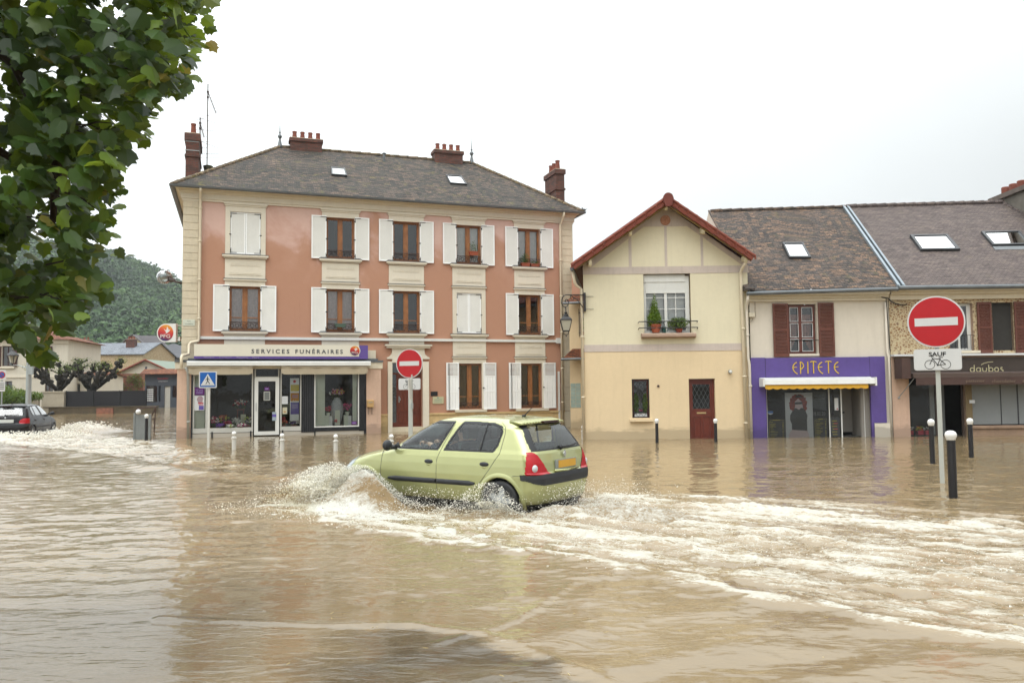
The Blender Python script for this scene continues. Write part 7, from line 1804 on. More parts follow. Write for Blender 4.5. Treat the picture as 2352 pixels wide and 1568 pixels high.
    r2, _ = pdist(x+.06*(fbm(x*6, y*6, 3, 121)-.5), y, RIP); h += .009*np.exp(-(r2/.05)**2)
    ff = fbm(x*9, y*13, 4, 122); foam += .22*np.exp(-(r2/.16)**2)*(ff > .5)*(ff-.2)+.35*np.exp(-(pdist(x, y, [(-.2, 5.5), (.2, 5.05), (.55, 4.6)])[0]/.10)**2)*ff
    # flat under the cars
    for (cx, cy, fx, fy) in ((CX, CY, FX, FY), (-19.57, 31.35, -.23, .973)):
        lx, ly = -fy if False else fy*-1, fx
        u = (x-cx)*fx+(y-cy)*fy; v = np.abs(-(x-cx)*fy+(y-cy)*fx)
        k = (1-sm(v, .72, .9))*sm(u, -.75, -.5)*(1-sm(u, 3.0, 3.3)); h = h*(1-k)-.02*k; foam *= 1-.8*k
    # run-up on the bollards and poles
    for (px, py, r) in ((6.29, 11.58, .09), (7.03, 13.28, .07), (8.565, 16.49, .09), (10.07, 17.74, .09)):
        q = np.hypot(x-px, y-py); h += .022*np.exp(-(q/(r*1.6))**2); foam += .25*np.exp(-(q/(r*1.5))**2)
    return h, np.clip(foam, 0, 1)
NYW, NXW = 900, 1050
ys = np.geomspace(3.0, 170, NYW)-1.2; ts = np.linspace(-1, 1, NXW); 
T_, Y_ = np.meshgrid(ts, ys); X_ = T_*(Y_*1.02+3.2)
Hh_, Fm = water(X_, Y_)
edge = np.minimum(1, (1-np.abs(T_))*30)*np.minimum(1, np.arange(NYW)[:, None]/8)*np.minimum(1, (NYW-1-np.arange(NYW)[:, None])/8); Hh_ = Hh_*edge
V = np.stack([X_, Y_, Hh_], -1).reshape(-1, 3)
ii = (np.arange(NYW-1)[:, None]*NXW+np.arange(NXW-1)[None, :]).reshape(-1); Fq = np.stack([ii, ii+1, ii+NXW+1, ii+NXW], -1)
# flat continuation to the sides, behind the camera and into the distance, stitched to the rim
rim = list(range(0, NXW))+[r*NXW+NXW-1 for r in range(1, NYW)]+list(range((NYW-1)*NXW+NXW-2, (NYW-1)*NXW-1, -1))+[r*NXW for r in range(NYW-2, 0, -1)]
me = bpy.data.meshes.new('flood_water')
cen = np.array([0, 40.]); outer = []
for i in rim:
    p = V[i, :2]-np.array([0, 3.0]); n_ = p/np.linalg.norm(p); outer.append((V[i, 0]+n_[0]*260, V[i, 1]+n_[1]*(260 if n_[1] > 0 else 60), 0))
nb = len(V); V2 = np.vstack([V, np.array(outer)]); K = len(rim); q = np.arange(K)
Fo = np.stack([np.array(rim), nb+q, nb+(q+1) % K, np.array(rim)[(q+1) % K]], -1)
FA_ = np.vstack([Fq, Fo]).astype(np.int32)
me.vertices.add(len(V2)); me.vertices.foreach_set('co', V2.astype(np.float32).reshape(-1))
me.loops.add(FA_.size); me.loops.foreach_set('vertex_index', FA_.reshape(-1)); me.polygons.add(len(FA_))
me.polygons.foreach_set('loop_start', np.arange(0, FA_.size, 4, dtype=np.int32)); me.polygons.foreach_set('loop_total', np.full(len(FA_), 4, np.int32))
me.polygons.foreach_set('use_smooth', np.ones(len(FA_), bool)); me.update(calc_edges=True)
at_ = me.attributes.new('foam', 'FLOAT', 'POINT'); at_.data.foreach_set('value', np.concatenate([Fm.reshape(-1), np.zeros(K)]).astype(np.float32))
# how much silt the water carries: thin over the raised paving in the foreground
wx_ = X_+.55*(fbm(X_*2.2, Y_*5, 4, 131, .65)-.5); wy_ = Y_+.30*(fbm(X_*3, Y_*5, 4, 132, .65)-.5)
PATCH = [(-1.55, 5.74), (-1.2, 5.72), (-.7, 5.72), (-.2, 5.5), (.2, 5.05), (.55, 4.5), (.8, 3.6), (.8, 2), (-2, 2), (-1.75, 4.2)]
ip = inpoly(wx_, wy_, PATCH); clear = ip*sm(pdist(wx_, wy_, PATCH[1:7])[0], 0, .16)*sm(pdist(wx_, wy_, [PATCH[-2], PATCH[-1], PATCH[0]])[0], .0, .9)*(.80+.4*(fbm(X_*2, Y_*3, 3, 133)-.5))
clear = np.maximum(clear, .62*sm(-X_, 1.2, 2.2)*sm(-Y_, -8.5, -5.5)*(.85+.5*(fbm(X_*1.2, Y_*2, 3, 134)-.5)))
at2 = me.attributes.new('clear', 'FLOAT', 'POINT'); at2.data.foreach_set('value', np.concatenate([(clear).reshape(-1), np.zeros(K)]).astype(np.float32))
def watermat(name, foam_from='attr'):
    t = NT(name); co = t.coord()
    mud = t.ramp(t.noise(t.map(co, (.35, .5, 1)), 1.0, 5, .6), [(.3, A(158, 135, 100, .53)), (.7, A(172, 149, 112, .56))])
    mud = t.mix(t.math('MULTIPLY', t.noise(t.map(co, (2, 4, 1)), 1, 4), .3), mud, A(130, 116, 90, .56))
    fa = t.new('Attribute', attribute_name='foam'); fd = fa.outputs['Fac']
    # ripples at several sizes, crests lying roughly across the view
    b1 = t.noise(t.map(co, (3.0, 7.0, 1), (0, 0, .15)), 1, 3, .6, .6); b2 = t.noise(t.map(co, (10, 22, 1), (0, 0, -.2)), 1, 3, .6, .8); b3 = t.noise(t.map(co, (34, 60, 1)), 1, 2)
    rg_ = t.math('POWER', t.math('SUBTRACT', 1, t.math('MULTIPLY', t.math('ABSOLUTE', t.math('SUBTRACT', t.noise(t.map(co, (1.5, 4.6, 1), (0, 0, .22)), 1, 2, .5, .8), .5)), 3.2), clamp=True), 3)
    hh = t.math('ADD', t.math('ADD', t.math('MULTIPLY', b1, 1.0), t.math('MULTIPLY', rg_, .5)), t.math('ADD', t.math('MULTIPLY', b2, .42), t.math('MULTIPLY', b3, .10)))
    hh = t.math('MULTIPLY', hh, t.ramp(t.noise(t.map(co, (.32, .5, 1)), 1, 3), [(.38, (.34, .34, .34, 1)), (.62, W1)]))
    nb_ = t.bump(hh, .26, .024)
    # foam: fine broken lace
    cr = t.map(co, (1, 1, 1), (0, 0, .594)); f1 = t.noise(t.map(cr, (4, 14, 7)), 1, 6, .7, 1.0); f2 = t.noise(t.map(co, (38, 60, 38)), 1, 4, .7)
    def ridge(sc_, rot, p, dist=1.0):
        n_ = t.noise(t.map(cr, sc_), 1, 3, .55, dist)
        return t.math('POWER', t.math('SUBTRACT', 1, t.math('MULTIPLY', t.math('ABSOLUTE', t.math('SUBTRACT', n_, .5)), 5.5), clamp=True), p)
    lace = t.math('MAXIMUM', ridge((1.7, 6.0, 2.6), -.5, 2.2), t.math('MULTIPLY', ridge((5, 16, 8), -.4, 1.8), .85))
    tot = t.math('ADD', t.math('MULTIPLY', fd, .78), t.math('MULTIPLY', lace, .46)); tot = t.math('ADD', tot, t.math('ADD', t.math('MULTIPLY', t.math('SUBTRACT', f1, .5), .55), t.math('MULTIPLY', t.math('SUBTRACT', f2, .5), .4)))
    gate = t.ramp(fd, [(.02, B0), (.16, W1)])
    fm = t.math('MULTIPLY', t.ramp(tot, [(.52, B0), (.82, W1)]), gate)
    stir = t.math('MULTIPLY', t.ramp(fd, [(.05, B0), (.7, W1)]), .42)                  # churned-up silt is paler
    base = t.mix(stir, mud, A(188, 162, 118, .58))
    foamc = t.mix(t.noise(co, 12, 4), A(212, 200, 172, .54), A(242, 240, 230, .64))
    wat = t.b; t.set(Base_Color=base, Roughness=.055); wat.inputs['IOR'].default_value = 1.42; wat.inputs['Specular IOR Level'].default_value = .7
    t.link(nb_, wat.inputs['Normal'])
    # clear part: tinted see-through layer that still mirrors the sky
    ca = t.new('Attribute', attribute_name='clear'); tr = t.new('BsdfTransparent'); tr.inputs[0].default_value = (.62, .60, .50, 1)
    gl = t.new('BsdfGlossy'); gl.inputs['Roughness'].default_value = .05; t.link(nb_, gl.inputs['Normal']); frs = t.new('Fresnel'); frs.inputs['IOR'].default_value = 1.46; t.link(nb_, frs.inputs['Normal'])
    mt = t.new('MixShader'); t.link(frs.outputs[0], mt.inputs[0]); t.link(tr.outputs[0], mt.inputs[1]); t.link(gl.outputs[0], mt.inputs[2])
    m1 = t.new('MixShader'); t.link(t.math('MULTIPLY', ca.outputs['Fac'], .74), m1.inputs[0]); t.link(wat.outputs[0], m1.inputs[1]); t.link(mt.outputs[0], m1.inputs[2])
    fo = t.new('BsdfPrincipled'); t.link(foamc, fo.inputs['Base Color']); fo.inputs['Roughness'].default_value = .55
    t.link(t.bump(t.math('ADD', t.math('MULTIPLY', f1, 1.0), t.math('MULTIPLY', f2, .5)), .7, .05), fo.inputs['Normal'])
    m2 = t.new('MixShader'); t.link(fm, m2.inputs[0]); t.link(m1.outputs[0], m2.inputs[1]); t.link(fo.outputs[0], m2.inputs[2]); t.link(m2.outputs[0], t.out.inputs[0])
    return t.m
WATER = watermat('flood_water'); me.materials.append(WATER)
wo = bpy.data.objects.new('flood_water', me); COL.objects.link(wo); wo['kind'] = 'structure'

# ground under the water: asphalt with a painted give-way line
t = NT('wet_asphalt'); co = t.coord()
c = t.ramp(t.noise(co, 40, 5, .7), [(.3, (.035, .035, .035, 1)), (.7, (.11, .105, .10, 1))]); c = t.mix(t.math('MULTIPLY', t.noise(co, 1.5, 4), .5), c, (.16, .14, .11, 1))
t.link(t.bump(t.noise(co, 90, 3), .5, .01), t.b.inputs['Normal']); ASPH = t.set(Base_Color=c, Roughness=.7)
mb = MB(); s = 1500
mb.add([(-s, -s, -.55), (s, -s, -.55), (s, s, -.55), (-s, s, -.55)], [(0, 1, 2, 3)]); structure(mb, 'ground', pm('earth', (.12, .10, .07, 1), .9, .3, .3, 0))
mb = MB(); pts = []; n = 30
for j in range(n+1):
    for i in range(n+1):
        x, y = -6+12*i/n, -2+16*j/n; e = math.exp(-(((x+.15)/1.8)**2+((y-4.4)/1.4)**2)); pts.append((x, y, -.34+.29*e))
mb.add(pts, [(j*(n+1)+i, j*(n+1)+i+1, (j+1)*(n+1)+i+1, (j+1)*(n+1)+i) for j in range(n) for i in range(n)]); structure(mb, 'road', ASPH, True)
mb = MB(); mb.poly([(-.98, 5.08, -.045), (-.30, 4.72, -.043), (-.26, 4.78, -.043), (-.93, 5.15, -.045)]); mb.poly([(-.28, 4.72, -.043), (.12, 5.15, -.05), (.07, 5.19, -.05), (-.30, 4.78, -.043)])
structure(mb, 'road_marking', pm('worn_road_paint', A(170, 166, 150, .5), .7, .4, 12, .2))

# ------------------------------------------------------------------ spray and splash thrown by the cars
def world_from_car(u, v, z, c=(CX, CY), F=(FX, FY), L=(LX, LY)): return (c[0]+u*F[0]+v*L[0], c[1]+u*F[1]+v*L[1], z)
SPL = NT('churned_water'); t = SPL; co = t.coord(); g = t.new('NewGeometry')
f1 = t.noise(t.map(co, (9, 9, 14)), 1, 6, .72, 1.0); f2 = t.noise(co, 42, 4, .7); at = t.new('Attribute', attribute_name='foam')
fm = t.ramp(t.math('ADD', t.math('ADD', t.math('MULTIPLY', f1, .9), t.math('MULTIPLY', f2, .5)), t.math('MULTIPLY', at.outputs['Fac'], .55)), [(.70, B0), (1.02, W1)])
c = t.mix(fm, A(190, 158, 108, .62), A(243, 241, 230, .86)); t.set(Base_Color=c, Roughness=.22); t.b.inputs['Specular IOR Level'].default_value = .6
t.link(t.bump(t.math('ADD', f1, t.math('MULTIPLY', f2, .6)), .8, .06), t.b.inputs['Normal'])
tl = t.new('BsdfTranslucent'); t.link(c, tl.inputs[0]); ms = t.new('MixShader'); ms.inputs[0].default_value = .25; t.link(t.b.outputs[0], ms.inputs[1]); t.link(tl.outputs[0], ms.inputs[2]); t.link(ms.outputs[0], t.out.inputs[0])
def splash_sheet(name, U, Vv, Hf, foamf, mapf, label=None, cat=None):
    Ug, Vg = np.meshgrid(U, Vv, indexing='ij'); Hz, Uo, Vo = Hf(Ug, Vg); Fv = foamf(Ug, Vg, Hz)
    pts = [mapf(u, v, z) for u, v, z in zip(Uo.ravel(), Vo.ravel(), Hz.ravel())]; nu, nv = len(U), len(Vv)
    fs = [(i*nv+j, (i+1)*nv+j, (i+1)*nv+j+1, i*nv+j+1) for i in range(nu-1) for j in range(nv-1) if max(Hz[i, j], Hz[i+1, j], Hz[i, j+1], Hz[i+1, j+1]) > -.02]
    me = bpy.data.meshes.new(name); me.from_pydata(pts, [], fs); me.materials.append(SPL.m); me.polygons.foreach_set('use_smooth', [True]*len(fs)); me.update()
    a_ = me.attributes.new('foam', 'FLOAT', 'POINT'); a_.data.foreach_set('value', Fv.ravel().astype(np.float32))
    o = bpy.data.objects.new(name, me); COL.objects.link(o); o['kind'] = 'stuff'; tag(o, label, cat); return o
def Hfront(u, v):
    # u: along the car from the rear axle, v: outwards from the car's left side
    n = fbm(u*3.2, v*3.2, 5, 201, .6); n2 = fbm(u*11, v*11, 4, 211, .6)
    top = .43*sm(u, 1.1, 1.95)*(1-sm(u, 2.15, 2.8))+.08*sm(u, 2.0, 2.8)*(1-sm(u, 3, 3.7))+.02
    vc = 1.10+.18*sm(-u, -2.6, -1.2)+.25*sm(u, 2.6, 3.6)
    s_ = np.where(v < vc, np.exp(-((v-vc)/.15)**2), np.exp(-((v-vc)/(.42))**1.6 if False else -np.abs((v-vc)/.46)**1.5))
    h = top*s_*(.72+.6*n)+(n2-.5)*.10*np.minimum(1, top*3)*s_
    apron = .085*(fbm(u*4, v*4, 4, 221)-.30)*sm(-v, -2.9, -2.2)*sm(v, 1.25, 1.8)*sm(u, -1.3, -.6)*(1-sm(u, 3.2, 3.7))
    h = h+apron-.03
    return h, u+(n-.5)*.10, v+(n2-.5)*.06+h*.12
splash_sheet('water_splash', np.linspace(-1.4, 3.8, 230), np.linspace(.86, 3.1, 120), Hfront,
             lambda u, v, h: np.clip(.34+1.1*(h-.22)+.9*sm(v, 1.55, 2.1)-.55*np.exp(-(((u-1.75)/.42)**2+((v-1.38)/.16)**2)), -.6, 1.3), world_from_car,
             'white and brown bow wave curling off the front wheel of the green car', 'splash')
def Hrear(u, v):
    n = fbm(u*5, v*5, 5, 231, .6); n2 = fbm(u*14, v*14, 3, 241, .6)
    h = (.15*np.exp(-((u+.10)/.34)**2)*np.exp(-((v-1.06)/.13)**2)+.10*np.exp(-((u+.75)/.38)**2)*np.exp(-((v-.55)/.5)**2)+.11*np.exp(-((u+.95)/.40)**2)*np.exp(-((v+.55)/.4)**2)+.14*np.exp(-((u+1.7)/.7)**2)*np.exp(-((v-.2)/.6)**2))*(.45+1.1*n)+(n2-.5)*.05-.045
    return h, u+(n2-.5)*.06, v+(n-.5)*.08
splash_sheet('water_splash', np.linspace(-2.9, .6, 150), np.linspace(-1.2, 1.6, 120), Hrear, lambda u, v, h: .18+1.1*h+0*u, world_from_car, 'churned foam boiling up behind the rear wheel and bumper of the green car', 'splash')
# droplets: torn beads of water flung along the spray's own path
DROP = NT('water_droplets'); t = DROP; t.set(Base_Color=A(246, 244, 236, 1.0), Roughness=.25); tl = t.new('BsdfTranslucent'); tl.inputs[0].default_value = A(246, 242, 230, 1.0)
ms = t.new('MixShader'); ms.inputs[0].default_value = .25; t.link(t.b.outputs[0], ms.inputs[1]); t.link(tl.outputs[0], ms.inputs[2]); t.link(ms.outputs[0], t.out.inputs[0])
def beads(name, items, label, cat):
    """items: (position, radius, direction, stretch) -> one mesh of small eight-sided beads"""
    pts = []; fs = []
    for p, r, d, st in items:
        d = Vector(d).normalized(); a = d.orthogonal().normalized(); b = d.cross(a); p = Vector(p); o = len(pts)
        pts += [p-d*r*st, p+a*r, p+b*r, p-a*r, p-b*r, p+d*r*st]
        fs += [(o, o+2, o+1), (o, o+3, o+2), (o, o+4, o+3), (o, o+1, o+4), (o+5, o+1, o+2), (o+5, o+2, o+3), (o+5, o+3, o+4), (o+5, o+4, o+1)]
    me = bpy.data.meshes.new(name); me.from_pydata([tuple(p) for p in pts], [], fs); me.materials.append(DROP.m); me.polygons.foreach_set('use_smooth', [True]*len(fs)); me.update()
    o = bpy.data.objects.new(name, me); COL.objects.link(o); o['kind'] = 'stuff'; tag(o, label, cat); return o
rg = random.Random(21); items = []
def gauss(a, b): return rg.gauss(a, b)
def rad(big=.012): return min(.014, .0016+big*.17*rg.expovariate(1.0))
# fan of spray ahead and outside of the front wheel
for i in range(24000):
    q = rg.random()
    if q < .50:
        u = gauss(2.85, .34); v = abs(gauss(0, .42))+.95; top = max(.03, .56-.20*abs(u-2.9)-.22*(v-1)); z = top*rg.random()**.8+.01
        if u > 3.55 or v > 2.3: continue
        dv = (-.4+gauss(0, .2), .9, .35+gauss(0, .3))
    elif q < .86:
        u = gauss(2.1, .45); v = 1.05+abs(gauss(0, .16)); top = .50*math.exp(-((u-2.3)/.75)**2); z = top*(.55+.55*rg.random()); dv = (-.6, .6, .2)
        if u < 1.0: continue
    else:
        u = rg.uniform(.2, 3.6); v = rg.uniform(1.3, 2.9); z = .02+.12*rg.random()**2; dv = (-.5, .8, .1)
    p = world_from_car(u, v, z); d = world_from_car(dv[0], dv[1], dv[2], (0, 0)); items.append((p, rad(), d, 1.2+4*rg.random()**2))
for i in range(2600):        # rear wheel
    u = gauss(-.05, .34); v = 1.0+abs(gauss(0, .13)); top = .42*math.exp(-(u/.5)**2); z = top*rg.random()**.7; items.append((world_from_car(u, v, z), rad(.011), world_from_car(-.8, .4, .4, (0, 0)), 1+2*rg.random()))
for i in range(1500):        # between the wheels, against the dark sill
    u = rg.uniform(.2, 1.6); v = .90+.25*rg.random(); z = .02+.26*rg.random()**2; items.append((world_from_car(u, v, z), rad(.010), world_from_car(-.8, .4, .3, (0, 0)), 1+1.6*rg.random()))
for i in range(3800):        # behind the bumper
    u = -.62-abs(gauss(0, .55)); v = gauss(-.1, .6); z = max(.0, .34-.14*abs(u+.7))*rg.random()**1.1+.02; items.append((world_from_car(u, v, z), rad(.008), world_from_car(-1, 0, .3, (0, 0)), 1+rg.random()))
for i in range(2600):        # flecks jumping off the wake
    tt = rg.random(); x = -1.0+5.5*tt; y = 10.4-3.2*tt+gauss(0, .9); items.append(((x, y, .02+.07*rg.random()**2), rad(.008), (1, 0, .2), 1+rg.random()))
beads('water_spray', items, 'white spray and droplets flung from the wheels of the green car', 'spray')
# torn sheets of water: ballistic fans thrown outwards from the tyre, full of holes
WEB = NT('torn_water_sheet'); t = WEB; co = t.coord()
def rdg(sc_, p, d=1.2):
    n_ = t.noise(t.map(co, (sc_, sc_, sc_)), 1, 3, .6, d); return t.math('POWER', t.math('SUBTRACT', 1, t.math('MULTIPLY', t.math('ABSOLUTE', t.math('SUBTRACT', n_, .5)), 5), clamp=True), p)
at = t.new('Attribute', attribute_name='foam')
al = t.math('ADD', t.math('MAXIMUM', rdg(8, 1.6), t.math('MULTIPLY', rdg(22, 1.4), .9)), t.math('SUBTRACT', t.math('MULTIPLY', t.noise(co, 5, 4), .8), at.outputs['Fac']))
al = t.ramp(al, [(.42, B0), (.80, W1)]); t.set(Base_Color=A(240, 237, 224, .86), Roughness=.2)
tr = t.new('BsdfTransparent'); tr.inputs[0].default_value = (.96, .95, .92, 1); tl = t.new('BsdfTranslucent'); tl.inputs[0].default_value = A(240, 237, 224, .9)
ms = t.new('MixShader'); ms.inputs[0].default_value = .35; t.link(t.b.outputs[0], ms.inputs[1]); t.link(tl.outputs[0], ms.inputs[2])
m2 = t.new('MixShader'); t.link(al, m2.inputs[0]); t.link(tr.outputs[0], m2.inputs[1]); t.link(ms.outputs[0], m2.inputs[2]); t.link(m2.outputs[0], t.out.inputs[0])
def fan(u0, v0, a0, a1, peak, reach, seed, label):
    na, nb = 60, 34; pts = []; fv = []
    for i in range(na+1):
        a = math.radians(a0+(a1-a0)*i/na); q = mnoise.noise(Vector((i*.16, seed, 0)))
        for j in range(nb+1):
            b = j/nb; r = reach*(1+.35*q)*b; z = 4*peak*(1+.4*q)*b*(1-b*.93)*(.4+.6*math.sin(PI*min(1, i/na+.12)))
            w = mnoise.noise(Vector((i*.22, j*.2, seed)))*.07*b
            pts.append(world_from_car(u0-(i/na)*.55+math.sin(a)*r*.45+w, v0+math.cos(a)*r+w, z-.02)); fv.append(.22+.80*b)
    fs = [(i*(nb+1)+j, (i+1)*(nb+1)+j, (i+1)*(nb+1)+j+1, i*(nb+1)+j+1) for i in range(na) for j in range(nb)]
    me = bpy.data.meshes.new('water_sheet'); me.from_pydata(pts, [], fs); me.materials.append(WEB.m); me.polygons.foreach_set('use_smooth', [True]*len(fs)); me.update()
    a_ = me.attributes.new('foam', 'FLOAT', 'POINT'); a_.data.foreach_set('value', fv)
    o = bpy.data.objects.new('water_sheet', me); COL.objects.link(o); o['kind'] = 'stuff'; tag(o, label, 'splash')
fan(3.15, .84, 60, -10, .34, 1.05, 3, 'tallest torn sheet of water thrown out ahead of the front wheel')
fan(2.95, .86, 50, -25, .30, 1.45, 7, 'wide low sheet of water spreading outwards from the front wheel')
fan(2.75, .90, 30, -50, .46, .62, 11, 'steep sheet of water curling beside the front wheel arch')
fan(.10, .90, 10, -60, .20, .60, 15, 'small torn sheet of water off the rear wheel')
items = []
for i in range(1500):
    x = gauss(-17.8, .5); y = gauss(33.5, .6); z = max(.03, .44-.30*abs(x+17.9))*rg.random(); items.append(((x, y, z), .012+.02*rg.random(), (1, 0, .3), 1.5))
for i in range(1800):
    x = rg.uniform(-21, -16); y = gauss(29.7, .5); z = .22*rg.random()**1.5; items.append(((x, y, z), .01+.018*rg.random(), (1, 0, .3), 1.5))
beads('water_spray', items, 'white spray breaking beside the black car', 'spray')
# twigs and straw adrift in front
mb = MB(); rg2 = random.Random(5)
for i in range(90):
    y = rg2.uniform(4.3, 8.5); x = rg2.uniform(-1.0, 1)*y*.6+1.2; a = rg2.uniform(0, PI); l = rg2.uniform(.006, .018)
    mb.tube([(x-l*math.cos(a), y-l*math.sin(a), .012), (x+l*math.cos(a), y+l*math.sin(a), .014)], .0022, 4)
o = mb.build('floating_debris', pm('straw', A(206, 184, 130), .8, .3, 9, 0)); o['kind'] = 'stuff'; tag(o, 'scattered straw and twigs floating on the brown water in front', 'debris')

# ------------------------------------------------------------------ the tree overhanging the camera's left
LEAF = leafmat('lime_leaf', (.009, .026, .005, 1), (.046, .104, .012, 1), (.18, .15, .03, 1), .33, .5)
YLEAF = leafmat('young_leaf', (.09, .17, .015, 1), (.18, .27, .03, 1), (.34, .14, .07, 1), .5, .5)
TR = thing('street_tree', 'leafy broad-leaved street tree overhanging the left of the view, branches hanging low', 'tree', F0, (-4.6, 3.2, -.4))
BARK = pm('bark', (.035, .026, .018, 1), .95, .35, 9, .8, 25)
mb = MB(); mb.tube([(-4.6, 3.2, -.4), (-4.55, 3.25, 1.0), (-4.45, 3.4, 2.4), (-4.3, 3.6, 3.6), (-4.1, 3.8, 5.0), (-4.0, 3.9, 6.2)], [.26, .21, .18, .16, .12, .07], 14); mb.build('trunk', BARK, TR, smooth=True)
rt = random.Random(11)
LIMBS = [[(-4.35, 3.5, 3.2), (-3.7, 3.9, 3.7), (-3.0, 4.3, 3.95), (-2.5, 4.5, 3.95), (-2.0, 4.7, 4.0)], [(-4.4, 3.4, 2.6), (-3.7, 3.8, 3.0), (-3.0, 4.2, 3.1), (-2.6, 4.4, 2.85)],
         [(-3.2, 4.15, 3.9), (-2.75, 4.4, 3.5), (-2.55, 4.45, 3.0), (-2.6, 4.5, 2.6)], [(-4.2, 3.7, 4.2), (-3.4, 4.2, 4.9), (-2.5, 4.6, 5.1)], [(-4.4, 3.5, 2.9), (-3.9, 4.4, 2.9), (-3.4, 5.1, 2.6)], [(-4.1, 3.8, 4.8), (-4.6, 4.6, 5.6), (-4.9, 5.2, 6.0)], [(-4.3, 3.6, 3.8), (-5.1, 3.2, 4.6), (-5.8, 2.9, 5.0)]]
mb = MB()
for L in LIMBS: mb.tube(L, [.075-.060*i/(len(L)-1) for i in range(len(L))], 8)
mb.build('limbs', BARK, TR, smooth=True)
XMAX = [(1.80, -2.36), (1.92, -2.24), (2.05, -2.10), (2.15, -2.08), (2.30, -2.02), (2.45, -1.99), (2.60, -2.02), (2.78, -1.98), (2.90, -1.92), (3.0, -1.90), (3.1, -1.76), (3.3, -1.62), (3.45, -1.58), (3.66, -1.50), (4.0, -1.38), (4.6, -1.3)]
def tree_leaves(mb, n, rng, young):
    pts = []; fs = []; k = 0; guard = 0
    while k < n and guard < n*60:
        guard += 1
        far_part = rng.random() < .22
        if far_part:
            x, y, z = rng.gauss(-4.4, 1.1), rng.gauss(4.0, 1.0), rng.uniform(3.9, 6.8)
            if (x+4.3)**2/3.2+(y-4.0)**2/2.6+(z-4.9)**2/3.6 > 1: continue
            if y < 3 and x > -2.6: continue
        else:
            y = rng.uniform(3.5, 5.7); s = 4.0/y
            X, Z = rng.uniform(-3.3, -1.3), rng.uniform(1.75, 4.2)          # as seen at four metres
            lim = interp(XMAX, Z)+.05*math.sin(Z*23+y*2)+.04*math.sin(Z*47+1+y*3)
            depth_in = lim-X
            if depth_in < 0: continue
            if young and depth_in > .34 and rng.random() < .88: continue
            if depth_in < .12 and rng.random() < .45: continue
            low = 1.86+.09*math.sin(X*9)+max(0, (-2.4-X)*.10)
            if X < -2.2 and Z < low: continue
            if mnoise.noise(Vector((X*3.6, Z*3.6, y*1.0))) > .14: continue       # holes in the crown
            x, z = X/s, EYE+(Z-EYE)/s
        p = Vector((x, y, z)); sz = rng.uniform(.034, .060)*(1.0 if not young else .85)
        out = Vector((rng.gauss(.45, .6), rng.gauss(-.55, .6), rng.gauss(.75, .45))).normalized()
        tip = Vector((rng.gauss(.35, .5), rng.gauss(-.2, .5), rng.gauss(-.9, .35)))
        tip = (tip-out*tip.dot(out)).normalized(); sd = out.cross(tip)
        fold = rng.uniform(.10, .45); curl = rng.uniform(-.1, .5)
        P = lambda a, b: p+tip*(b*sz)+sd*(a*sz)+out*(-(abs(a)*fold)-curl*max(0, b)**2*.35)*sz
        shp = [(0, -.82), (.42, -.98), (.86, -.62), (1.02, -.06), (.72, .18), (.86, .50), (.40, .66), (0, 1.22)]
        o = len(pts)
        pts += [P(a, b) for a, b in shp]+[P(-a, b) for a, b in shp[1:-1]]+[P(0, 0)]
        r = list(range(8)); l = [7]+list(range(13, 7, -1))+[0]
        c = 14
        fs += [(o+c, o+r[i], o+r[i+1]) for i in range(7)]+[(o+c, o+l[i], o+l[i+1]) for i in range(7)]
        if rng.random() < .5: pass
        k += 1
    mb.add(pts, fs)
mb = MB(); tree_leaves(mb, 6800, rt, False); mb.build('leaves', LEAF, TR, smooth=False)
mb = MB(); tree_leaves(mb, 1100, rt, True); mb.build('young_leaves', YLEAF, TR, smooth=False)
mb = MB()
for i in range(70):
    z = rt.uniform(1.95, 4.1); y = rt.uniform(3.8, 5.2); s = 4/y; X = interp(XMAX, z)-rt.uniform(.02, .3); a = Vector((X/s, y, EYE+(z-EYE)/s)); b = a+Vector((-.22, .05, .18*rt.uniform(-.3, 1)))
    mb.tube([b, (a+b)/2+Vector((0, 0, .02)), a], [.006, .005, .002], 4)
mb.build('twigs', BARK, TR)['kind'] = 'stuff'

